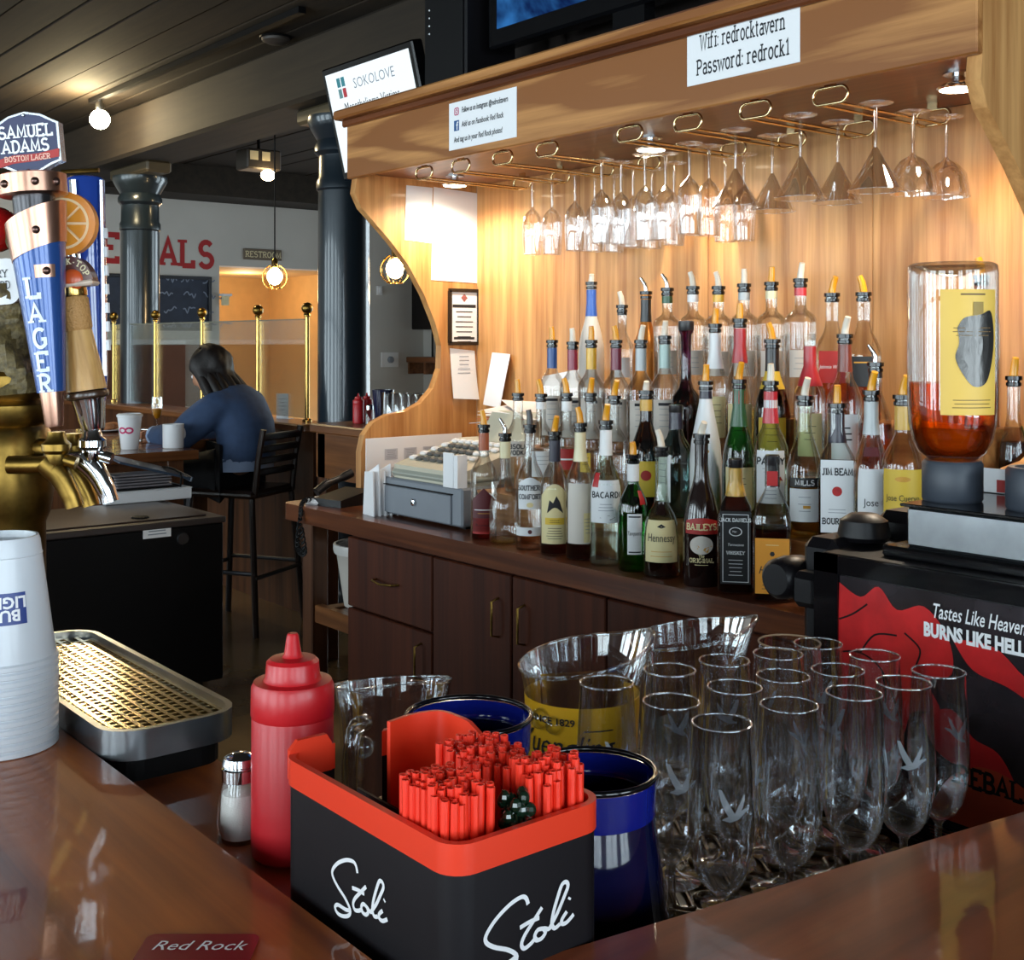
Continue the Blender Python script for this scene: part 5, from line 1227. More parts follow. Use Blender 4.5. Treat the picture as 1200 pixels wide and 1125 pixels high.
obj('bolt', MB().sphere((0,-.007,pz+.030), .0018, 8, 6).sphere((0,-.007,pz-.030), .0018, 8, 6), M['chrome'], pl)
# --- orange slice handle
a, Fm, L = axis(107, 495, 86, 345, 1.33)
t = hthing('tap_handle', 'tan wooden tap handle with carved neck and arched brown badge', Fm)
obj('ferrule', MB().lathe([(.011,-.008),(.013,.0),(.017,.022),(.018,.026)], 24), M['chrome'], t, 40)
obj('ring', MB().lathe([(.017,.026),(.0225,.028),(.0235,.031),(.0225,.034),(.017,.036)], 28), pm('ring_dark', (60,40,26), rough=.3, coat=.5), t, 40)
tan = wood('tan_wood', sr(170,122,66), sr(206,160,98), 2, .4, .1, 40, .05, 3.0)
obj('grip', MB().lathe([(.0215,.036),(.0205,.05),(.0165,.085),(.0145,.103)], 24), tan, t, 50)
obj('carved_neck', MB().lathe([(.0135,.103),(.0155,.106),(.0155,.138),(.0135,.141)], 24), plain('carved', sr(186,136,78), .5, bump=1.0, bscale=420), t, 50)
obj('gold_band', MB().lathe([(.0145,.141),(.0150,.142),(.0150,.151),(.0140,.152)], 24), M['brass'], t, 40)
bd = obj('badge', MB().prism([(.024*cos(q)*1.0, .024*sin(q)*1.35) for q in [PI*i/16 for i in range(17)]], (0.004,-.012,.153), (1,0,0), (0,0,1), (0,.018,0)), pm('badge_brown', (88,40,24), rough=.4, coat=.4), t)
obj('badge_lip', MB().box(-.020,.028,-.016,.010,.1505,.1565,.002), pm('badge_lip', (214,190,170), rough=.4), bd)
obj('badge_dome', MB().sphere((.005,-.010,.159), .013, 14, 10, 1, .5, .95), pm('dome_orange', (204,84,36), rough=.35, coat=.5), bd, 60)
mbx = MB()
for i, chh in enumerate('SHOCK-TOP'):
    q = math.radians(158-17*i)
    mbx.merge(flat(([(x*cos(q-PI/2)-y*sin(q-PI/2), x*sin(q-PI/2)+y*cos(q-PI/2)) for x, y in stext(chh, .0062, 1.4)[0]], stext(chh, .0062, 1.4)[1]), (.004+.019*cos(q), -.0126, .155+.0245*sin(q)), (1,0,0), (0,0,1)))
obj('lettering', mbx, M['cream'], bd)
# orange slice behind the badge
q = PD(74, 262, 1.335)
sl = thing('tap_handle', 'round orange slice tap topper behind the copper bands', 'tap handle', q, 0, 'beer tap handles')
sl.rotation_euler = (0, 0, YAW)
sr_ = .036
circ = lambda r: [(r*cos(2*PI*i/32), r*sin(2*PI*i/32)) for i in range(32)]
obj('peel', MB().prism(circ(sr_), (0,0,0), (1,0,0), (0,0,1), (0,.012,0)), pm('peel', (232,140,44), rough=.4, coat=.3), sl, 30)
obj('pith', MB().prism(circ(sr_*.80), (0,-.0006,0), (1,0,0), (0,0,1), (0,.002,0)), pm('pith', (246,214,168), rough=.5), sl, 30)
for i in range(8):
    a0 = 2*PI*i/8+.06; a1 = 2*PI*(i+1)/8-.06
    seg = [(.004*cos((a0+a1)/2), .004*sin((a0+a1)/2))]+[(sr_*.72*cos(a0+(a1-a0)*k/6), sr_*.72*sin(a0+(a1-a0)*k/6)) for k in range(7)]
    obj('segment', MB().prism(seg, (0,-.0022,0), (1,0,0), (0,0,1), (0,.002,0)), pm('segment', (236,150,50), rough=.35, coat=.4), sl)
obj('post', MB().tube([(.008,.006,-.03),(.02,.012,-.12),(.028,.012,-.19)], .006, 10), M['chrome'], sl, 50)
# --- tall blue and white handle behind
a, Fm, L = axis(113, 500, 98, 208, 1.42)
t = hthing('tap_handle', 'tall slim blue and chrome tap handle behind the orange slice', Fm)
obj('ferrule', MB().lathe([(.008,-.005),(.010,.0),(.012,.03)], 16), M['chrome'], t, 40)
obj('blade', MB().lathe([(.012,.03),(.016,.06),(.021,.2),(.024,L-.004),(.02,L)], 24), pm('blade_blue', (36,66,150), rough=.15, coat=1.0), t, 50)
obj('chrome_edge', MB().tube([(.0165,-.010,.06),(.021,-.012,.2),(.024,-.012,L-.006)], .003, 6).tube([(-.004,-.0165,.06),(-.004,-.022,.2),(-.004,-.025,L-.006)], .0045, 6), M['chrome'], t, 50)
for i in range(7): obj('pale_mark', MB().box(.020+.0006*i, .024+.0006*i, -.012, -.006, .09+i*.022, .102+i*.022), M['white'], t)
obj('top_rail', MB().tube([(-.022,-.01,L+.006),(.022,-.01,L+.006)], .003, 8), M['old_brass'], t)
# --- orchard handle
a, Fm, L = axis(18, 470, 6, 330, 1.38)
t = hthing('tap_handle', 'gnarled tree trunk tap handle with white sign and red apple', Fm)
bark = plain('bark', sr(96,82,48), .6, bump=1.0, bscale=160, var=.6, vscale=120)
trunk = MB(); vs = []; fs = []; n = 18; m = 22
for k in range(m+1):
    z = .008+(L-.012)*k/m
    for i in range(n):
        q = 2*PI*i/n; r_ = .020+.006*math.cos(3*q+k*.5)+.008*(k/m-.5)**2*4+random.uniform(-.0025,.0025)
        vs.append((r_*cos(q), r_*sin(q), z))
for k in range(m):
    for i in range(n): fs.append((k*n+i, k*n+(i+1) % n, (k+1)*n+(i+1) % n, (k+1)*n+i))
fs += [tuple(range(n-1,-1,-1)), tuple(m*n+i for i in range(n))]
obj('trunk', trunk.add(vs, fs), bark, t, 30)
sg = obj('sign', MB().prism(rrect(-.03,.026,-.026,.026,.012), (0,-.026,L-.022+.02), (1,0,0), (0,0,1), (0,.006,0)), M['white'], t)
obj('lettering', flat(join2(shift2(stext('ANGRY', .0085, .8, sx=.9), -.002, .009), shift2(stext('ORCHARD', .0085, .8, sx=.8), -.004, -.004), shift2(rect2(.02,.0008), 0, -.012)), (0,-.0266,L-.002), (1,0,0), (0,0,1)), M['ink'], sg)
obj('apple', MB().sphere((-.004,-.008,L+.060), .029, 18, 12, 1, 1, .92), pm('apple_red', (190,24,24), rough=.2, coat=.8), t, 60)
obj('branch', MB().tube(smooth2([(.02,-.012,L-.01),(.026,-.014,L+.02),(.016,-.02,L+.045),(.020,-.026,L+.06)], 4), [.006]*4+[.005]*4+[.004]*5, 8), bark, t, 40)
obj('screw', MB().lathe([(.012,-.02),(.012,.01)], 12), M['old_brass'], t)
# ================================================================== shot chiller
MYF = 1.235; mx0, mx1 = -.915, -.425; mz0, mz1 = ZWELL-.012, 1.168
mach = thing('shot_chiller', 'black shot chiller machine with red flame graphic and upturned bottle seat', 'drink machine', (0,0,0))
obj('cabinet', MB().box(mx0, mx1, MYF, MYF+.36, mz0, mz1, .006), M['black_plastic'], mach)
obj('front_frame', MB().box(mx0, mx1, MYF-.006, MYF, mz1-.022, mz1).box(mx0, mx0+.035, MYF-.006, MYF, mz0, mz1), M['black_gloss'], mach)
fp0 = (mx0+.036, MYF-.0035, mz0+.018); pw, ph = mx1-mx0-.036, mz1-.024-(mz0+.018)
pan = obj('printed_panel', MB().box(fp0[0], fp0[0]+pw, MYF-.003, MYF, fp0[2], fp0[2]+ph), plain('panel_black', sr(40,34,38), .22, coat=.4, var=.5, vscale=18), mach, label='glossy printed front panel')
g = lambda pts: [(x, y) for x, y in pts]
# abstract flame shapes (pixel-free, panel metres: x right, y up from the lower left corner)
def blob(pts): return poly2(smooth2(pts+[pts[0]], 5)[:-1])
fl1 = blob([(.0,.245),(.0,.06),(.045,.04),(.085,.075),(.10,.11),(.135,.12),(.12,.15),(.15,.165),(.145,.205),(.115,.235),(.08,.225),(.055,.248),(.03,.232)])
fl2 = blob([(.11,.11),(.15,.125),(.175,.10),(.205,.09),(.225,.06),(.23,.03),(.20,.045),(.165,.06),(.13,.075)])
fl3 = blob([(.15,.205),(.20,.205),(.235,.18),(.27,.165),(.255,.15),(.215,.165),(.175,.175)])
red = plain('flame_red', sr(196,34,36), .28, coat=.3, var=.18, vscale=30)
for i, f_ in enumerate((fl1, fl2, fl3)): obj('flame_print', flat(f_, (fp0[0], MYF-.0037-.0001*i, fp0[2]), (1,0,0), (0,0,1)), red, pan)
obj('dark_line', flat(script2([[(.0,.16),(.03,.165),(.06,.15),(.08,.11),(.09,.08)], [(.03,.165),(.05,.19),(.08,.195)], [(.09,.2),(.11,.185),(.105,.165)], [(.0,.2),(.02,.21),(.04,.225)], [(.06,.15),(.065,.12),(.058,.085)]], .0022), (fp0[0], MYF-.0042, fp0[2]), (1,0,0), (0,0,1)), M['black'], pan)
obj('orange_mound', flat(blob([(.12,.0),(.145,.045),(.185,.07),(.235,.06),(.275,.02),(.29,0)]), (fp0[0], MYF-.0039, fp0[2]), (1,0,0), (0,0,1)), plain('flame_orange', sr(190,66,34), .4, var=.2), pan)
tx = fp0[0]+.125
obj('lettering', flat(ftext('Tastes Like Heaven,', .0235, .60, .28, .01, 'LEFT'), (tx, MYF-.0046, fp0[2]+.232), (1,0,0), (0,0,1)), M['white'], pan, label='white italic slogan line')
obj('lettering', flat(ftext('BURNS LIKE HELL', .0215, .72, .0, .05, 'LEFT'), (tx-.01, MYF-.0046, fp0[2]+.209), (1,0,0), (0,0,1)), M['white'], pan, label='white heavy slogan line')
obj('lettering', flat(stext('FIREBALL', .020, 1.5, sx=.9), (fp0[0]+.19, MYF-.0046, fp0[2]+.055), (1,0,0), (0,0,1)), M['black'], pan, label='large black letters')
# steel bottle plinth
px0 = PY(1062, 640, MYF+.05).x
pl0 = obj('plinth_base', MB().box(px0-.025, mx1, MYF+.035, MYF+.34, mz1, mz1+.014, .003), M['black_gloss'], mach)
obj('plinth', MB().box(px0, mx1, MYF+.05, MYF+.33, mz1+.014, mz1+.062, .003), M['steel'], mach)
obj('plinth_top', MB().box(px0-.006, mx1, MYF+.045, MYF+.335, mz1+.062, mz1+.066, .001), M['black_gloss'], mach)
zs = mz1+.066
# black tap arm at the side
u0 = mx0
arm = obj('tap_arm', MB().box(u0-.05, u0+.005, MYF+.03, MYF+.15, mz0+.12, mz1+.01, .012).box(u0-.03, u0+.16, MYF+.16, MYF+.24, mz1-.02, mz1+.035, .014), M['black_plastic'], mach)
obj('lever_knob', MB().lathe([(.020,-.03),(.026,-.024),(.028,.0),(.026,.024),(.020,.03)], 20).xform(Matrix.Translation((u0-.065, MYF+.03, mz1-.045)) @ Matrix.Rotation(PI/2, 4, 'X')), M['black_plastic'], arm, 40)
obj('spout_block', MB().box(u0-.042, u0-.002, MYF+.0, MYF+.03, mz1-.075, mz1-.03, .008), M['black_plastic'], arm)
obj('valve_cap', MB().lathe([(.03,0),(.034,.006),(.03,.026),(.018,.034)], 20, (u0+.0, MYF+.10, mz1+.004)), M['black_plastic'], arm, 40)
# upturned whiskey bottle in its coupler
def upturned(px, py, label, full=True):
    q = PY(px, py, MYF+.115); r = .054
    t = thing('upturned_bottle', label, 'bottle', (q.x, q.y, zs), 0, 'upturned bottles on the chiller')
    obj('coupler', MB().lathe([(.034,0),(.036,.003),(.036,.046),(.033,.05),(.02,.05)], 28), pm('coupler', (58,64,74), rough=.45), t, 40)
    zb = .292; pr = [(.017,.046),(.028,.0505),(.040,.060),(.047,.075),(.0515,.095),(.053,.12),(.0535,zb-.012),(.0525,zb-.003),(.048,zb)]
    obj('glass_body', MB().lathe(pr, 36), M['glass_bottle'], t, 50)
    hz_ = .145
    lp = [(a*.95, b) for a, b in pr if b < hz_]+[(rad_at(pr, hz_)*.95, hz_)]
    obj('liquid', MB().lathe(lp, 32), LIQ['fire'], t, 50)
    obj('base_punt', MB().lathe([(.046,zb-.004),(.03,zb-.010),(.012,zb-.016)], 28, cap0=False), M['glass_bottle'], t, 50)
    af = toward(q)
    kf = lambda z: rad_at(pr, z)
    lb = obj('label', patch(.053, .108, .258, af+.42, 1.35, .001, 16, kf), plain('fire_label', sr(228,186,84), .5, var=.06), t, 60, label='yellow back label with a torn silver hole')
    hole = blob([(-.024,.034),(-.016,.046),(.004,.050),(.018,.054),(.024,.03),(.022,.0),(.012,-.03),(-.004,-.036),(-.016,-.024),(-.026,-.002),(-.022,.016)])
    obj('torn_patch', wrap(hole, .0535, .178, af+.55, .0018, kf), plain('foil', sr(84,82,80), .25, .8, bump=.3, bscale=80), lb)
    for z, n_ in ((.212, 3), (.126, 3)): obj('lettering', wrap(lines(n_, .052, .0045, .0009), .0535, z, af+.45, .0018, kf), pm('label_ink', (110,80,30)), lb)
    obj('lettering', wrap(rect2(.03,.002), .0535, .252, af+.45, .0018, kf), pm('label_ink', (110,80,30)), lb)
    obj('code_block', wrap(rect2(.013,.018), .0535, .234, af+.56, .0018, kf), pm('code_tan', (150,122,48)), lb)
    return t
upturned(1116, 605, 'large upturned cinnamon whiskey bottle with yellow label in grey coupler')
q = PY(1217, 618, MYF+.115)
t = thing('bottle_coupler', 'empty grey bottle coupler at the edge of the chiller top', 'coupler', (q.x, q.y, zs))
obj('cup', MB().lathe([(.034,0),(.036,.003),(.036,.046),(.033,.05),(.026,.05),(.024,.02)], 28), pm('coupler', (58,64,74)), t, 40)
obj('seal', MB().lathe([(.024,.02),(.012,.024)], 20), M['black'], t)
q = PY(1166, 606, MYF+.22)
t = thing('price_card', 'small white folded card with a red square on the chiller top', 'card', (q.x, q.y, zs), .0)
obj('card', MB().box(-.032, .032, -.001, .001, 0, .032).box(-.032,.032,-.001,.022,0,.001), M['paper'], t)
obj('print', flat(rect2(.018,.016), (.012,-.0015,.01), (1,0,0), (0,0,1)), M['label_red'], t)
# ================================================================== signs taped on the fascia
def fascia_sign(px0, py0, px1, py1, label, dz=0):
    a = PY(px0, py0, FY); b = PY(px1, py1, FY)
    return a, b
def sign(x0, x1, z0, z1, label):
    t = thing('paper_sign', label, 'sign', ((x0+x1)/2, FY-.0015, (z0+z1)/2))
    obj('sheet', MB().box(-(x1-x0)/2, (x1-x0)/2, -.0008, .0008, -(z1-z0)/2, (z1-z0)/2), M['paper'], t)
    return t, x1-x0, z1-z0
xa, xb = PY(806, 60, FY).x, PY(938, 40, FY).x
t, w_, h = sign(xa, xb, PY(806, 104, FY).z+.004, PY(806, 34, FY).z, 'white Wifi password sign taped to the oak fascia')
obj('lettering', flat(join2(shift2(stext('Wifi: redrocktavern', h*.25, 1.0, sx=.60, gap=1.3), 0, h*.2), shift2(stext('Password: redrock1', h*.25, 1.0, sx=.66, gap=1.3), 0, -h*.22)), (0,-.0012,0), (1,0,0), (0,0,1)), M['ink'], t)
xa, xb = PY(527, 150, FY).x, PY(606, 130, FY).x
t, w_, h = sign(xa, xb, PY(527, 177, FY).z, PY(527, 122, FY).z, 'white social media sign with two small icons on the oak fascia')
for i, (s, dz) in enumerate((('Follow us on Instagram: @redrocktavern', .3), ('Add us on Facebook: Red Rock', 0), ('And tag us in your Red Rock photos!', -.3))):
    obj('lettering', flat(ftext(s, h*.165, .56 if i == 0 else .66, .12, .02, 'LEFT'), (-w_*.30 if i < 2 else -w_*.42,-.0012,h*dz), (1,0,0), (0,0,1)), M['ink'], t)
obj('icon', flat(join2(script2([rrect(-h*.07,h*.07,-h*.07,h*.07,h*.03)+[(h*.07,h*.04)]], h*.025, 1), script2([[(h*.035*cos(q), h*.035*sin(q)) for q in [2*PI*i/12 for i in range(13)]]], h*.02, 1)), (-w_*.38,-.0012,h*.3), (1,0,0), (0,0,1)), pm('icon_pink', (190,70,110)), t)
ic_ = obj('icon', flat(rect2(h*.18,h*.22), (-w_*.38,-.0012,0), (1,0,0), (0,0,1)), pm('icon_blue', (38,84,140)), t)
obj('icon_letter', flat(ftext('f', h*.24, 1, 0, .02), (-w_*.37,-.0016,-.002), (1,0,0), (0,0,1)), M['white'], ic_)
# ================================================================== screens and speakers above the canopy
M['screen_white'] = glow('screen_white', (.86,.95,1.0), 1.15); M['screen_blue'] = glow('screen_blue', (.02,.12,.42), 1.0)
_t = M['screen_blue'].node_tree; _n = _t.nodes.new('ShaderNodeTexNoise'); _n.inputs['Scale'].default_value = 3.0; _n.inputs['Detail'].default_value = 4; _n.inputs['Distortion'].default_value = 1.5
_r = _t.nodes.new('ShaderNodeValToRGB'); _r.color_ramp.elements[0].position = .38; _r.color_ramp.elements[0].color = (.004,.014,.07,1); _r.color_ramp.elements[1].position = .72; _r.color_ramp.elements[1].color = (.04,.22,.6,1)
_c = _t.nodes.new('ShaderNodeTexCoord'); _t.links.new(_c.outputs['Object'], _n.inputs['Vector']); _t.links.new(_n.outputs['Fac'], _r.inputs[0]); _t.links.new(_r.outputs[0], _t.nodes['Emission'].inputs[0])
ZT = 2.165
# small tilted television past the canopy end
tvw, tvh = .60, .42; tilt = .24
pc = Vector((-3.64, 2.33, 2.245))
t = thing('wall_television', 'small tilted television with white advert screen beside the canopy', 'television', pc); t.rotation_euler = (tilt, 0, 0)
obj('casing', MB().box(-tvw/2, tvw/2, 0, .05, -tvh/2, tvh/2, .006), M['black_gloss'], t)
scn = obj('screen', MB().box(-tvw/2+.025, tvw/2-.025, -.002, .001, -tvh/2+.03, tvh/2-.025), M['screen_white'], t)
obj('lettering', flat(ftext('SOKOLOVE', .052, 1.0, 0, -.005), (.04,-.004,.125), (1,0,0), (0,0,1)), M['grey_ink'], scn)
obj('lettering', flat(ftext('Mesothelioma Victims', .048, .85), (.0,-.004,.05), (1,0,0), (0,0,1)), M['ink'], scn)
for (dx, dz, c) in ((-.19,.145,(60,140,150)),(-.16,.145,(60,140,150)),(-.19,.105,(110,150,150)),(-.16,.105,(200,50,60))): obj('logo_tile', flat(rect2(.024,.034), (dx,-.004,dz), (1,0,0), (0,0,1)), pm('tile%d' % c[0], c), scn)
obj('arm', MB().box(-.04, .04, .05, .30, -.04, .04), M['black'], t)
# big television on the canopy
q = PY(583, 34, 2.25)
t = thing('big_television', 'large flat television with blue screen standing on the canopy', 'television', (q.x+.55, 2.25, ZT))
z0 = q.z-ZT
obj('casing', MB().box(-.60, .60, 0, .06, z0-.055, z0+.68, .008), M['black_gloss'], t)
obj('screen', MB().box(-.55, .55, -.003, 0, z0, z0+.62), M['screen_blue'], t)
obj('stand', MB().box(-.06, .06, .01, .05, .02, z0-.05).box(-.22, .22, -.09, .16, 0, .02, .006), M['black_gloss'], t)
obj('power_light', MB().sphere((.42,-.004,z0-.03), .006, 8, 6), glow('led', (.1,.3,1), 6), t)
# cable box with a blue light
q = PY(545, 90, 2.1)
t = thing('cable_box', 'low black cable box with a blue light on the canopy ledge', 'cable box', (q.x+.05, 2.15, ZT))
obj('case', MB().box(-.09, .24, 0, .2, 0, .05, .004), M['black_gloss'], t)
obj('light', MB().sphere((-.055,-.003,.026), .007, 8, 6), glow('led2', (.1,.45,1), 8), t)
# speaker
a = PY(478, 60, 2.2); b = PY(531, 60, 2.2)
t = thing('shelf_speaker', 'tall black box speaker standing on the canopy end', 'speaker', ((a.x+b.x)/2+.08, 2.2, ZT))
obj('cabinet', MB().box(-.11, .11, 0, .2, 0, .55, .006), M['black_plastic'], t)
obj('grille', MB().box(-.10, .10, -.008, 0, .01, .54, .004), M['black'], t)
for i in range(4): obj('indicator', MB().sphere((-.07,-.009,.24+i*.025), .003, 6, 4), M['white'], t)
# ================================================================== papers on the side panel and back board
PXI = XL+.0012
def panel_paper(name, p4, label, cat, curl=0.0):
    """paper on the inner face of the left side panel; p4 = corners as seen"""
    c = [PX(a, b, PXI) for a, b in p4]
    o_ = sum(c, Vector())/4
    t = thing(name, label, cat, o_)
    n = 8; vs = []; fs = []
    for i in range(n+1):
        s = i/n; l = c[0].lerp(c[3], s)-o_; r = c[1].lerp(c[2], s)-o_
        e = curl*(s**2)
        for k, p in enumerate((l, r)): vs.append((p.x+.0008+e*(1 if k else .5), p.y, p.z))
    for i in range(n): fs.append((2*i, 2*i+1, 2*i+3, 2*i+2))
    obj('sheet', MB().add(vs, fs), M['paper'], t, 60)
    return t, c, o_
panel_paper('posted_paper', [(476,217),(507,220),(505,285),(474,281)], 'small blank white paper high on the oak side panel', 'paper')
panel_paper('posted_paper', [(508,219),(562,227),(560,332),(505,328)], 'large blank white poster high on the oak side panel', 'paper')
t, c, o_ = panel_paper('posted_paper', [(527,408),(556,411),(559,468),(530,467)], 'white curled receipt with faint print pinned under the framed notice', 'paper', .012)
obj('print', MB().merge(flat(lines(5,.055,.014,.003), (.004, 0, .06), (0,1,0), (0,0,1))), M['grey_ink'], t)
c = [PX(a, b, PXI) for a, b in ((528,340),(560,342),(558,403),(526,401))]; o_ = sum(c, Vector())/4
hw, hh = (c[1]-c[0]).length/2, (c[0]-c[3]).length/2
t = thing('framed_notice', 'black framed printed notice on the oak side panel', 'frame', o_)
obj('backing', MB().box(.0, .004, -hw, hw, -hh, hh), M['paper'], t)
obj('frame', MB().box(0,.009,-hw-.006,hw+.006,hh-.004,hh+.008).box(0,.009,-hw-.006,hw+.006,-hh-.008,-hh+.004).box(0,.009,-hw-.008,-hw+.004,-hh,hh).box(0,.009,hw-.004,hw+.008,-hh,hh), M['black_gloss'], t)
obj('print', flat(join2(shift2(rect2(hw*1.7, hh*.12), 0, hh*.42), shift2(rect2(hw*1.5, hh*.09), 0, -hh*.82), *[shift2(rect2(hw*random.uniform(.8,1.4), .0035), 0, hh*.2-i*.017) for i in range(7)]), (.0046,0,0), (0,1,0), (0,0,1)), M['ink'], t)
obj('emblem', flat(poly2([(0,.014),(.014,0),(0,-.014),(-.014,0)]), (.0048,0,hh*.74), (0,1,0), (0,0,1)), pm('emblem_rose', (150,90,90)), t)
# receipts and papers on the back board behind the register
c = [PY(a, b, BY-.001) for a, b in ((577,413),(598,415),(589,478),(569,474))]; o_ = sum(c, Vector())/4
t = thing('posted_paper', 'narrow white receipt pinned to the oak back board', 'paper', o_)
obj('sheet', MB().add([tuple(p-o_+Vector((0,-.001-.01*(i > 1),0))) for i, p in enumerate(c)], [(0,1,2,3)]), M['paper'], t)
obj('crease', MB().add([tuple(c[1]-o_+Vector((0,-.0012,0))), tuple(c[1]-o_+Vector((.022,-.02,-.01))), tuple(c[2]-o_+Vector((.02,-.03,.0))), tuple(c[2]-o_+Vector((0,-.012,0)))], [(0,1,2,3)]), M['paper'], t)
pp = PZ(585, 500, 1.10)
t = thing('paper_pile', 'untidy pile of loose white papers leaning behind the cash register', 'papers', (-2.80, 2.335, ZW))
obj('stack_block', MB().box(-.12, .14, -.09, .15, 0, .26, .004), pm('folder', (206,188,150), rough=.7), t)
for i in range(6):
    mb = MB().box(-.15, .15, -.105, .105, 0, .0012); mb.xform(Matrix.Translation((.02+.02*i, -.02, .268+.006*i)) @ Matrix.Rotation(-.10+.05*i, 4, 'Y') @ Matrix.Rotation(random.uniform(-.5,.5), 4, 'Z'))
    obj('sheet', mb, M['paper'] if i != 1 else pm('sheet_red', (190,80,60)), t)
obj('upright_sheet', MB().box(-.0, .19, .10, .102, .26, .40).xform(Matrix.Translation((.02,0,0)) @ Matrix.Rotation(-.15, 4, 'Y')), M['paper'], t)
# ================================================================== cash register
ra, rb_ = PZ(440, 603, ZW), PZ(545, 622, ZW)
rw = rb_.x-ra.x; ry = 1.90
reg = thing('cash_register', 'grey cash drawer with beige keypad register on top', 'cash register', (ra.x+rw/2, ry, ZW))
M['drawer_grey'] = plain('drawer_grey', sr(128,134,142), .45, var=.06); M['beige'] = plain('beige', sr(196,190,170), .5); M['beige2'] = plain('beige2', sr(168,170,158), .5)
obj('drawer_case', MB().box(-rw/2, rw/2, .004, .33, .008, .112, .005), M['drawer_grey'], reg)
dr = obj('drawer', MB().box(-rw/2+.012, rw/2-.045, -.002, .006, .012, .090, .002), M['drawer_grey'], reg)
obj('slot', MB().box(-rw/2+.010, rw/2-.04, -.0026, .004, .0915, .0945), M['black'], dr)
obj('lock', MB().lathe([(.010,0),(.010,.006),(.006,.008)], 16).xform(Matrix.Translation((-.015,-.002,.055)) @ Matrix.Rotation(PI/2, 4, 'X')), M['chrome'], dr, 40)
for sx in (-1, 1): obj('foot', MB().box(sx*rw*.42-.015, sx*rw*.42+.015, .03, .06, 0, .008), M['black'], reg)
kb = [(.02,.112),(.02,.150),(.05,.160),(.26,.215),(.33,.215),(.33,.112)]
obj('keypad_body', MB().prism(kb, (-rw/2+.055, 0, 0), (0,1,0), (0,0,1), (rw-.075,0,0)), M['beige'], reg)
obj('keypad_skirt', MB().box(-rw/2+.045, rw/2-.015, .012, .33, .118, .138, .008), M['beige2'], reg)
kw, kmesh = .022, None
kme = mesh_of(MB().box(-.0135,.0135,-.010,.010,0,.010,.004), 'key'); fixn(kme); kme2 = kme.copy(); kme.materials.append(M['white']); kme2.materials.append(pm('key_grey', (90,92,92), rough=.4))
sl_ = math.atan2(.055, .21)
for i in range(8):
    for j in range(5):
        x = -rw/2+.085+i*.034; y = .068+j*.038; z = .160+(y-.05)*.262
        o = obj('key', kme if (i in (0, 6, 7) or j == 4) else kme2, None, reg, loc=(x, y, z)); o.rotation_euler = (sl_, 0, 0)
obj('display_hood', MB().prism([(.24,.20),(.30,.30),(.33,.30),(.33,.20)], (-rw/2+.16, 0, 0), (0,1,0), (0,0,1), (rw*.5,0,0)), M['beige'], reg)
obj('till_roll', MB().box(rw/2-.075, rw/2-.03, -.004, .0, .112, .205).box(rw/2-.03, rw/2-.012, -.002, .03, .112, .20), M['paper'], reg)
# white menu card behind the register and card stand beside it
c = [PX(a, b, XL+.02) for a, b in ((428,514),(540,512),(540,600),(428,600))]
t = thing('menu_board', 'white laminated menu card with grey blocks leaning on the oak side panel', 'menu card', (XL+.022, (c[0].y+c[1].y)/2, ZW))
hw = (c[1].y-c[0].y)/2; hz_ = c[0].z-ZW
obj('card', MB().box(0, .003, -hw, hw, 0, hz_), M['paper'], t)
for i in range(4):
    for j in range(2): obj('print_block', flat(shift2(rect2(.05,.035), -hw*.5+.075*i, hz_*.72-.06*j), (.0036, 0, 0), (0,1,0), (0,0,1)), pm('print_grey', (196,198,206)), t)
for i in range(4): obj('fine_print', flat(lines(5,.04,.006,.0016), (.0040, -hw*.5+.075*i, hz_*.72+.012), (0,1,0), (0,0,1)), M['grey_ink'], t)
q = PZ(427, 605, ZW)
t = thing('napkin_stack', 'upright bunch of white folded napkins beside the cash drawer', 'napkins', (q.x, q.y+.05, ZW), .1)
for i in range(5):
    mb = MB().prism([(-.035,0),(.035,0),(.028,.13+.02*(i % 2)),(-.024,.125)], (0,0,0), (1,0,0), (0,0,1), (0,.004,0)); mb.xform(Matrix.Translation((.006*i-.012, .014*i-.03, 0)) @ Matrix.Rotation(.10*(i-2), 4, 'Z'))
    obj('napkin', mb, M['white'], t)
# phone with coiled cord
q = PZ(392, 592, ZW)
t = thing('telephone', 'black desk telephone with coiled cord hanging over the worktop edge', 'telephone', (q.x+.0, q.y+.035, ZW), .2)
obj('base', MB().prism([(0,0),(.13,0),(.13,.045),(0,.022)], (-.06,-.07,0), (0,1,0), (0,0,1), (.12,0,0)), M['black_plastic'], t)
obj('handset', MB().tube(smooth2([(-.05,-.07,.04),(-.045,-.03,.062),(-.04,.02,.075),(-.03,.06,.09)], 4), [.014]*5+[.011]*4+[.014]*4, 10), M['black_plastic'], t, 50)
cord = []
p0 = PZ(372, 585, ZW)-t.location; pe = PY(353, 612, wy-.02)
rot = Matrix.Rotation(-.2, 3, 'Z')
A_ = rot @ (PZ(380, 590, ZW)+Vector((0,0,.012))-t.location); B_ = rot @ (PZ(356, 592, ZW)+Vector((0,0,.012))-t.location); C_ = rot @ (PY(352, 606, wy-.012)-t.location); D_ = rot @ (PY(349, 640, wy-.012)-t.location); E_ = rot @ (PY(357, 648, wy-.012)-t.location); F_ = rot @ (PY(353, 620, wy-.014)-t.location)
path = smooth2([tuple(A_), tuple(B_), tuple(C_), tuple(D_), tuple(E_), tuple(F_)], 40)
for i, p in enumerate(path): cord.append((p[0]+.007*cos(i*.9), p[1]+.004*sin(i*.9), p[2]+.007*sin(i*.9)))
obj('coiled_cord', MB().tube(cord, .0028, 5), M['black'], t, 60)
q = PZ(374, 590, ZW)
t = thing('paper_scrap', 'crumpled white paper scrap beside the black telephone', 'paper', (q.x, q.y+.01, ZW+.0005), .4)
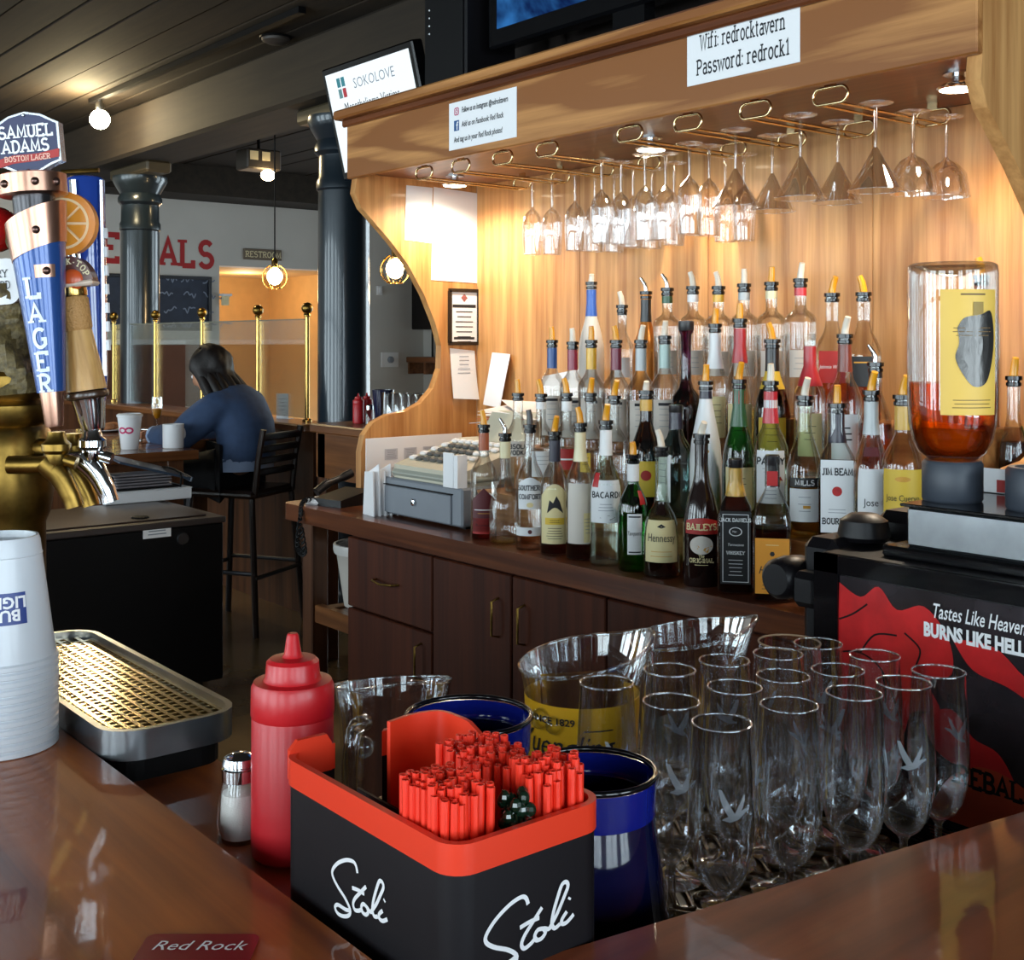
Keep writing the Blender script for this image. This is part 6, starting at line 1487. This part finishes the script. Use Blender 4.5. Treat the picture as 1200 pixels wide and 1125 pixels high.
obj('sheet', MB().lathe([(.05,0),(.055,.006),(.045,.016),(.02,.020)], 9), M['white'], t)
# ================================================================== glazed divider with brass posts
DY = 3.17; ZD = 1.0
t = thing('divider_wall', 'low wooden divider with glass panes between brass posts', 'divider', (0, DY, 0))
dx0, dx1 = -9.9, -5.55
obj('base_wall', MB().box(dx0, dx1+.1, -.06, .06, 0, ZD-.04), M['brown_v'], t)
obj('ledge', MB().box(dx0, dx1+.12, -.13, .11, ZD-.04, ZD, .008), M['brown_x'], t)
pxs = [-5.62, -6.18, -6.92, -7.64, -8.38, -9.12, -9.86]
for i, x in enumerate(pxs):
    p = obj('post', MB().lathe([(.026,0),(.026,.012),(.0125,.02),(.0125,.56),(.018,.565),(.018,.575),(.010,.585)], 16, (x, 0, ZD)), M['brass'], t, 40)
    obj('ball_finial', MB().sphere((x, 0, ZD+.607), .031, 14, 10), M['old_brass'], p, 60)
for a, b in zip(pxs, pxs[1:]):
    o = obj('glass_pane', MB().box(b+.02, a-.02, -.004, .004, ZD+.02, ZD+.545), M['pane'], t)
    obj('top_edge', MB().box(b+.02, a-.02, -.005, .005, ZD+.545, ZD+.551), pm('pane_edge', (120,124,112), rough=.3), o)
# items on the divider ledge
q = PZ(333, 484, ZD)
t = thing('table_card', 'small white standing card on the divider ledge', 'card', (-5.95, DY+.03, ZD), .3)
obj('card', MB().box(-.045, .045, -.002, .002, 0, .14).box(-.045,.045,-.002,.04,0,.003), M['paper'], t)
obj('print', flat(lines(4,.05,.02,.004), (0,-.003,.11), (1,0,0), (0,0,1)), M['grey_ink'], t)
# ================================================================== service shelf by the near column
sx_, sy_ = -5.0, 2.85
t = thing('service_table', 'brown wooden service table in front of the near iron column', 'table', (0,0,0))
ta = PZ(362, 500, 1.06); tb = PZ(505, 492, 1.06)
tx0_, tx1_, ty0_, ty1_ = -4.77, -3.75, 2.70, 3.05
obj('top', MB().box(tx0_, tx1_, ty0_, ty1_, 1.02, 1.06, .006), M['brown_x'], t)
obj('apron', MB().box(tx0_+.03, tx1_-.03, ty0_+.02, ty0_+.045, .82, 1.02), M['brown_x'], t)
for x in (tx0_+.04, (tx0_+tx1_)/2, tx1_-.1):
    obj('leg', MB().box(x, x+.07, ty0_+.02, ty0_+.09, 0, 1.02, .004), M['brown_v'], t)
    obj('leg', MB().box(x, x+.07, ty1_-.09, ty1_-.02, 0, 1.02, .004), M['brown_v'], t)
obj('side_panel', MB().box(tx0_+.05, tx1_-.05, ty1_-.05, ty1_-.03, .0, .8), M['brown_v'], t)
for i, px in enumerate((420, 430)):
    q = PY(px, 470, 2.86+.06*i); ketchup((q.x, 2.86+.06*i, 1.06), .82, 'red squeeze bottle on the service table by the iron column')
q = PY(449, 470, 2.85)
t = thing('dark_tumbler', 'dark blue striped tumbler beside the red squeeze bottles', 'glass', (q.x, 2.85, 1.06))
obj('cup', MB().lathe([(.032,0),(.034,.004),(.048,.16),(.046,.16),(.03,.008)], 24), pm('tumbler_navy', (28,30,60), rough=.15, coat=.6), t, 40)
obj('shine_stripe', patch(.036, .02, .15, toward(q), .4, .0015, 6, lambda z: .034+.014*z/.16), M['chrome'], t, 60)  # chrome strip stands in for a highlight on the tumbler wall
for i, px in enumerate((461, 470, 479, 488, 497)):
    y_ = 2.84+.05*(i % 2); q = PY(px, 475, y_)
    t = thing('upturned_tumbler', 'clear upturned tumbler in the row on the service table', 'glass', (q.x, y_, 1.06), 0, 'clear tumblers on the service table')
    obj('wall', MB().lathe([(.04,0),(.036,.13),(.028,.148),(.012,.15)], 20, cap0=False), M['glass_fine'], t, 50)
    obj('base', MB().lathe([(.028,.147),(.02,.151)], 16), M['glass_fine'], t)
q = PY(440, 478, 2.85)
t = thing('pepper_shaker', 'small clear shaker between the squeeze bottles and the dark tumbler', 'shaker', (q.x, 2.82, 1.06))
obj('jar', MB().lathe([(.018,0),(.019,.06),(.014,.07)], 16), M['glass'], t, 40); obj('cap', MB().lathe([(.016,.07),(.016,.088),(.01,.094)], 16), M['chrome'], t, 40)
# ================================================================== dining table
ZTAB = .92
tc_ = PZ(234, 527, ZTAB)
tX, tY = tc_.x, tc_.y
t = thing('dining_table', 'narrow brown wooden table holding the foam cup and white mug', 'table', (0,0,0))
M['table_y'] = wood('table_y', sr(92,52,28), sr(132,80,44), 1, .25, .5, 26, .08)
def high_table(t, x0, x1, y0, y1, n):
    pw_ = (x1-x0)/n
    for i in range(n): obj('top_plank', MB().box(x0+i*pw_, x0+(i+1)*pw_-.003, y0, y1, ZTAB-.045, ZTAB, .004), M['table_y'], t)
    for (x, y) in ((x1-.08, y1-.10), (x0+.08, y1-.10), (x1-.08, y0+.1), (x0+.08, y0+.1)): obj('leg', MB().box(x-.04, x+.04, y-.04, y+.04, 0, ZTAB-.045, .004), M['brown_v'], t)
    obj('apron', MB().box(x0+.06, x1-.06, y0+.08, y1-.08, ZTAB-.14, ZTAB-.045), M['brown_v'], t)
high_table(t, tX-.5, tX, tY-2.3, tY, 3)
t = thing('dining_table', 'brown wooden high table that the woman leans on', 'table', (0,0,0))
high_table(t, tX-1.7, tX-.52, tY-2.3, tY+.36, 7)
def on_table(px, py): q = PZ(px, py, ZTAB); return (q.x, q.y, ZTAB)
t = thing('foam_cup', 'white foam coffee cup with pink logo on the dining table', 'cup', on_table(152, 526))
obj('cup', MB().lathe([(.038,0),(.04,.004),(.056,.15),(.059,.152),(.059,.158),(.056,.16)], 24), M['white'], t, 40)
obj('lid', MB().lathe([(.060,.153),(.061,.162),(.052,.168),(.05,.164)], 24), M['white'], t, 40)
qq = Vector(on_table(152,526)); kf = lambda z: .04+.016*z/.15
obj('logo', wrap(join2(shift2(script2([[(.016*cos(a), .012*sin(a)) for a in [2*PI*i/12 for i in range(13)]]], .008, 1), -.018, 0), shift2(script2([[(.016*cos(a), .012*sin(a)) for a in [2*PI*i/12 for i in range(13)]]], .008, 1), .014, 0)), .048, .09, toward(qq)-.35, .001, kf), pm('logo_pink', (200,40,100)), t)
t = thing('white_mug', 'white ceramic mug on the dining table', 'mug', on_table(203, 525))
obj('body', MB().lathe([(.045,0),(.049,.004),(.05,.115),(.046,.115),(.045,.01)], 24), M['white'], t, 40)
obj('handle', MB().tube(smooth2([(-.03,.04,.09),(-.045,.07,.085),(-.045,.075,.05),(-.03,.042,.03)], 4), .007, 8), M['white'], t, 50)
p_ = on_table(184, 507)
t = thing('mimosa_flute', 'champagne flute half full of orange juice on the dining table', 'glass', p_)
obj('stem', MB().lathe([(.034,0),(.03,.003),(.005,.008),(.004,.07),(.01,.078)], 18, cap1=False), M['glass_fine'], t, 50)
obj('bowl', MB().lathe([(.01,.078),(.024,.10),(.03,.14),(.028,.2)], 20, cap0=False, cap1=False), M['glass_fine'], t, 50)
obj('juice', MB().lathe([(.009,.08),(.022,.10),(.026,.125),(.027,.135)], 18), pm('juice', (226,150,20), rough=.3), t, 50)
t = thing('cutlery_bundle', 'chrome cutlery and creamers heaped on the dining table', 'cutlery', on_table(172, 512))
for i in range(5):
    mb = MB().box(-.012,.012,-.08,.08,0,.006,.002); mb.xform(Matrix.Translation((.03*i-.06, .01*i, .012*i)) @ Matrix.Rotation(.7*i, 4, 'Z')); obj('fork', mb, M['chrome'], t)
t = thing('bread_plate', 'reddish plate of food on the dining table', 'plate', on_table(150, 510)[:2]+(ZTAB,))
t.location.x -= .35
obj('plate', MB().lathe([(.07,0),(.13,.012),(.13,.016),(.07,.006)], 28), M['white'], t, 40)
for i in range(4): obj('slice', MB().sphere((.05*cos(i*1.6), .05*sin(i*1.6), .03), .045, 10, 6, 1, .8, .5), pm('food', (168,112,72), rough=.7, var=.3), t, 60)
# ================================================================== bar stool and the woman
wp_ = PD(283, 560, 6.05); fdir = math.atan2(-.48, -.84)     # she faces the table
SZ = .70
st = thing('bar_stool', 'dark metal-framed bar stool with slatted back under the woman', 'stool', (wp_.x, wp_.y, 0), fdir)
M['stool_metal'] = plain('stool_metal', sr(92,92,96), .3, .7); M['stool_wood'] = plain('stool_wood', sr(40,26,20), .35, coat=.3)
obj('seat', MB().box(-.2, .2, -.2, .2, SZ-.04, SZ, .015), M['stool_wood'], st)
for sx in (-1, 1):
    for sy in (-1, 1):
        obj('leg', MB().tube([(sx*.18, sy*.18, SZ-.04), (sx*.23, sy*.22, 0)], .016, 8), M['stool_metal'] if sx > 0 else M['stool_wood'], st)
    obj('foot_rail', MB().tube([(sx*.215,-.21,.28),(sx*.215,.21,.28)], .011, 8), M['stool_metal'], st)
for sy in (-1, 1):
    obj('foot_rail', MB().tube([(-.215,sy*.205,.30),(.215,sy*.205,.30)], .011, 8), M['stool_metal'], st)
    obj('back_post', MB().tube([(-.19,sy*.17,SZ-.03),(-.21,sy*.17,SZ+.15),(-.24,sy*.17,SZ+.30)], .016, 8), M['stool_wood'], st)
for i in range(4):
    z = SZ+.07+i*.058; x = -.20-.035*i/3
    obj('back_slat', MB().box(x-.012, x+.012, -.17, .17, z, z+.034, .006), M['stool_wood'], st)
def skin(name, verts, edges, radii, m, parent, root=0, sub=2):
    me = bpy.data.meshes.new(name); me.from_pydata(verts, edges, []); me.update()
    o = bpy.data.objects.new(name, me); C.objects.link(o)
    md = o.modifiers.new('skin', 'SKIN'); md.use_smooth_shade = True
    if not me.skin_vertices: me.skin_vertices.new()
    for i, r in enumerate(radii):
        sv = me.skin_vertices[0].data[i]; sv.radius = (r, r) if not isinstance(r, tuple) else r; sv.use_root = (i == root)
    s2 = o.modifiers.new('sub', 'SUBSURF'); s2.levels = sub; s2.render_levels = sub
    dg = bpy.context.evaluated_depsgraph_get(); ev = o.evaluated_get(dg); nm = bpy.data.meshes.new_from_object(ev)
    bpy.data.objects.remove(o); nm.materials.clear(); nm.materials.append(m)
    for p in nm.polygons: p.use_smooth = True
    r = bpy.data.objects.new(name, nm); C.objects.link(r); r.parent = parent
    return r
pe = thing('person', 'seated woman with long dark hair in a blue denim jacket leaning over the table', 'person', (wp_.x, wp_.y, SZ), fdir)
M['skin'] = plain('skin', sr(196,142,112), .55); M['denim'] = plain('denim', sr(58,78,112), .8, bump=.2, bscale=300, var=.15, vscale=20); M['hair'] = plain('hair', sr(26,17,14), .6, bump=.6, bscale=90, var=.4, vscale=30); M['trouser'] = plain('trouser', sr(20,18,22), .8)
# x forward, y left, z up from the seat
V = [(-.01,0,.10),(-.03,0,.20),(-.01,0,.32),(.05,0,.42),(.11,0,.465),(.155,0,.505),
     (.06,.15,.395),(.20,.22,.24),(.40,.15,.245),(.48,.11,.245),
     (.06,-.15,.395),(.20,-.22,.24),(.40,-.15,.245),(.48,-.11,.245),
     (.08,.10,.08),(.38,.12,.06),(.40,.12,-.36),(.50,.12,-.41),
     (.08,-.10,.08),(.38,-.12,.06),(.40,-.12,-.36),(.50,-.12,-.41)]
E = [(0,1),(1,2),(2,3),(3,4),(4,5),(3,6),(6,7),(7,8),(8,9),(3,10),(10,11),(11,12),(12,13),(0,14),(14,15),(15,16),(16,17),(0,18),(18,19),(19,20),(20,21)]
Rr = [.10,.09,.09,.085,.05,.048,.05,.042,.036,.028,.05,.042,.036,.028,.085,.07,.05,.042,.085,.07,.05,.042]
body = skin('body', V, E, Rr, M['skin'], pe)
# head with face
hd = MB(); hc = Vector((.195,0,.572)); n, m = 20, 16; vs = []; fs = []
for k in range(m+1):
    th_ = PI*k/m
    for i in range(n):
        a = 2*PI*i/n; x, y, z = sin(th_)*cos(a)*.093, sin(th_)*sin(a)*.074, -cos(th_)*.115
        if x > 0 and z < -.02: x *= 1.0-.12*min(1, (-z-.02)/.08)
        if x > .07 and abs(y) < .018 and -.035 < z < .02: x += .020*(1-abs(y)/.018)*(1-max(0, z)/.03)          # nose
        if x > .06 and .012 < abs(y) < .045 and .0 < z < .035: x -= .008                                   # eye hollows
        if x > .06 and abs(y) < .028 and -.066 < z < -.05: x += .005                                       # lips
        vs.append((hc.x+x, hc.y+y, hc.z+z))
for k in range(m):
    for i in range(n): fs.append((k*n+i, k*n+(i+1) % n, (k+1)*n+(i+1) % n, (k+1)*n+i))
hob = obj('head', MB().add(vs, fs), M['skin'], pe, 80)
tl = Matrix.Translation(hc) @ Matrix.Rotation(.45, 4, 'Y') @ Matrix.Translation(-hc)
hob.data.transform(tl)
for sy in (-1, 1):
    e_ = obj('eye', MB().sphere(tuple(tl @ Vector((hc.x+.080, sy*.028, hc.z+.012))), .010, 10, 6), M['white'], hob, 60)
    obj('ear', MB().sphere(tuple(tl @ Vector((hc.x-.005, sy*.075, hc.z-.005))), .022, 10, 6, .7, .35, 1.2), M['skin'], hob, 60)
obj('mouth', MB().sphere(tuple(tl @ Vector((hc.x+.078, 0, hc.z-.058))), .014, 10, 6, .4, 1, .3), pm('lip', (150,70,66)), hob, 60)
# jacket: lofted torso and sleeves fused into one cloth surface
def loft(secs, n=24):
    mb = MB(); vs = []; fs = []
    for (c, rx_, ry_, tl_) in secs:
        for i in range(n):
            a = 2*PI*i/n; dx = rx_*cos(a); vs.append((c[0]+dx*cos(tl_), ry_*sin(a), c[1]-dx*sin(tl_)))
    for k in range(len(secs)-1):
        for i in range(n): fs.append((k*n+i, k*n+(i+1) % n, (k+1)*n+(i+1) % n, (k+1)*n+i))
    fs += [tuple(range(n-1,-1,-1)), tuple((len(secs)-1)*n+i for i in range(n))]
    return mb.add(vs, fs)
jm = loft([((-.02,.13), .135, .185, .0), ((-.035,.20), .13, .178, .1), ((-.02,.30), .135, .180, .3), ((.02,.38), .13, .188, .55), ((.06,.43), .11, .17, .8), ((.10,.465), .075, .10, .9), ((.12,.49), .06, .065, .9)])
for sy in (-1, 1): jm.tube(smooth2([(.03,sy*.11,.405),(.06,sy*.175,.385),(.13,sy*.235,.31),(.20,sy*.245,.255),(.30,sy*.20,.255),(.41,sy*.148,.252)], 3), [.085]*3+[.082]*4+[.075]*4+[.062]*3+[.054]*2, 14)
jo = bpy.data.objects.new('jacket', mesh_of(jm)); C.objects.link(jo); fixn(jo.data)
rm_ = jo.modifiers.new('r', 'REMESH'); rm_.mode = 'VOXEL'; rm_.voxel_size = .013; rs_ = jo.modifiers.new('s', 'SMOOTH'); rs_.iterations = 6
jme = bpy.data.meshes.new_from_object(jo.evaluated_get(bpy.context.evaluated_depsgraph_get())); bpy.data.objects.remove(jo)
jme.materials.clear(); jme.materials.append(M['denim'])
for p_ in jme.polygons: p_.use_smooth = True
jk = obj('jacket', jme, None, pe)
for sy in (-1, 1): obj('cuff', MB().tube([(.39,sy*.156,.2525),(.425,sy*.140,.2515)], .050, 14), pm('cuff_pale', (150,170,200), rough=.8), jk, 40)
obj('shirt_tail', loft([((-.02,.085), .128, .178, 0), ((-.02,.15), .132, .182, 0)]), pm('shirt', (150,168,200), rough=.8), pe, 40)
skin('trousers', [(0,0,.08),(.08,.09,.08),(.38,.12,.06),(.40,.12,-.34),(.08,-.09,.08),(.38,-.12,.06),(.40,-.12,-.34)], [(0,1),(1,2),(2,3),(0,4),(4,5),(5,6)], [.145,.115,.09,.066,.115,.09,.066], M['trouser'], pe)
# hands with fingers
for sy in (-1, 1):
    h0 = Vector((.49, sy*.105, .25))
    Vh = [tuple(h0), tuple(h0+Vector((.045,-sy*.01,-.003)))]; Eh = [(0,1)]; Rh = [.026,.030]
    for k in range(4):
        b = h0+Vector((.075,-sy*.012+ (k-1.5)*.017, -.004)); L_ = (.03,.034,.031,.024)[k]
        i0 = len(Vh); Vh += [tuple(b), tuple(b+Vector((L_,0,.004))), tuple(b+Vector((L_*1.7,0,-.010)))]; Eh += [(1,i0),(i0,i0+1),(i0+1,i0+2)]; Rh += [.009,.008,.007]
    i0 = len(Vh); Vh += [tuple(h0+Vector((.03,sy*-.035,-.006))), tuple(h0+Vector((.062,sy*-.05,-.010)))]; Eh += [(0,i0),(i0,i0+1)]; Rh += [.010,.008]
    skin('hand', Vh, Eh, Rh, M['skin'], pe, 0, 1)
obj('shoe', MB().box(.38,.60,.08,.16,-.47,-.41,.02), M['black'], pe); obj('shoe', MB().box(.38,.60,-.16,-.08,-.47,-.41,.02), M['black'], pe)
# hair: a skull cap and long fall down the back, in locks
hair = MB(); vs = []; fs = []; n, m = 24, 20
bk = Vector((hc.x-.015, 0, hc.z))
for k in range(m+1):
    s = k/m
    for i in range(n+1):
        u = -1+2*i/n
        if s < .45:                     # cap over the skull
            th_ = .02+s/.45*PI*.52; a = u*(2.0 if th_ > .5 else 3.1)
            p = Vector((bk.x+.012-.112*sin(th_)*cos(a), .098*sin(th_)*sin(a), bk.z+.02+.118*cos(th_)))
        else:                            # long fall over the shoulders and down the back
            q = (s-.45)/.55; a = u*(2.0-.55*q)
            p = Vector((bk.x+.012-.112*cos(a)*(1-.1*q)-.17*q*(1-.15*q), (.098+.065*q)*sin(a), bk.z+.012-.235*q))
        wob = .006*sin(10*u+k*.7)+.004*sin(23*u-k)
        vs.append((p.x-wob*cos(a), p.y+wob*sin(a), p.z))
for k in range(m):
    for i in range(n): fs.append((k*(n+1)+i, k*(n+1)+i+1, (k+1)*(n+1)+i+1, (k+1)*(n+1)+i))
ho = obj('hair', MB().add(vs, fs), M['hair'], pe, 80)
sm_ = ho.modifiers.new('thick', 'SOLIDIFY'); sm_.thickness = .022; sm_.offset = 0
for i in range(16):
    u = -1.5+3.0*i/15; b = Vector((bk.x-.105*cos(u), .10*sin(u), bk.z-.01)); e_ = Vector((b.x-.165-.02*random.random(), b.y*1.55, b.z-.25-.05*random.random()))
    obj('lock', MB().tube(smooth2([tuple(b), tuple(b.lerp(e_, .35)+Vector((-.012, .012*sin(i*3), .006))), tuple(b.lerp(e_, .7)+Vector((-.012, -.012*sin(i*2), 0))), tuple(e_)], 3), [.018,.022,.024,.024,.022,.020,.018,.015,.010,.004], 8), M['hair'], ho, 60)
# ================================================================== black bottle cooler with things on its lid
cz_ = .747
cr = PZ(262, 603, cz_)
t = thing('bottle_cooler', 'black bar bottle cooler with sliding steel lids', 'cooler', (cr.x, cr.y, 0))
cw_ = 2.4; cd = .62
obj('cabinet', MB().box(-cd, 0, -cw_, 0, .10, cz_-.03, .006), M['black'], t)
obj('toe_base', MB().box(-cd+.05, -.08, -cw_+.05, -.05, 0, .10), M['black'], t)
obj('lid_frame', MB().box(-cd, .008, -cw_-.008, .008, cz_-.03, cz_-.006, .004), pm('lid_steel', (98,88,84), rough=.35, metal=.7), t)
for i in range(3):
    l_ = obj('lid', MB().box(-cd+.05, -.05, -cw_+.03+i*.78, -cw_+.79+i*.78, cz_-.006, cz_, .002), pm('lid_brown', (86,72,66), rough=.3, metal=.7), t)
    obj('finger_pull', MB().lathe([(.035,0),(.03,.006),(.012,.008)], 14, (-.12, -cw_+.35+i*.78+.2, cz_)), M['black'], l_)
pA = PX(184, 622, cr.x)
obj('sticker', MB().box(0, .002, pA.y-cr.y-.055, pA.y-cr.y+.055, pA.z-.026, pA.z+.026), M['white'], t)
obj('sticker_print', flat(lines(3,.08,.012,.004), (.0026, pA.y-cr.y, pA.z+.012), (0,1,0), (0,0,1)), M['grey_ink'], t)
pB = PX(214, 631, cr.x)
obj('lock', MB().lathe([(.024,0),(.022,.008)], 16).xform(Matrix.Translation((0,pB.y-cr.y,pB.z)) @ Matrix.Rotation(PI/2,4,'Y')), M['steel'], t)
q = PZ(178, 588, cz_)
t = thing('pizza_box', 'flat white cardboard box on the cooler lid', 'box', (q.x-.12, q.y, cz_+.001))
obj('box', MB().box(-.14, .12, -.20, .18, 0, .045, .003), M['white'], t); obj('flap', MB().box(-.14,.122,-.2,.182,.045,.049,.001), M['paper'], t)
t = thing('plastic_tray', 'black wire tray holding folded papers on the white box', 'tray', (q.x-.12, q.y, cz_+.0505))
obj('base', MB().box(-.11,.09,-.16,.14,0,.008,.002), M['black_plastic'], t)
for y in (-.16, .14): obj('wire', MB().tube(smooth2([(.09,y,.0),(.09,y,.06),(-.1,y,.07),(-.11,y,.0)], 3), .005, 6), M['black'], t)
for i in range(5): obj('paper', MB().box(-.09,.075-.01*i,-.13,.11+.004*i,.009+.011*i,.016+.011*i,.002), pm('paper_grey', (128,122,126), rough=.7), t)
t = thing('plastic_plate', 'blue-grey plastic plate propped on the papers', 'plate', (q.x-.16, q.y+.06, cz_+.125)); t.rotation_euler = (-.28, .12, 0)
obj('plate', MB().box(-.1,.1,-.19,.15,0,.010,.004), pm('lid_bluegrey', (64,78,96), rough=.3), t); obj('lip', MB().box(-.1,.1,.15,.158,-.008,.014,.002), pm('lid_bluegrey', (64,78,96)), t)
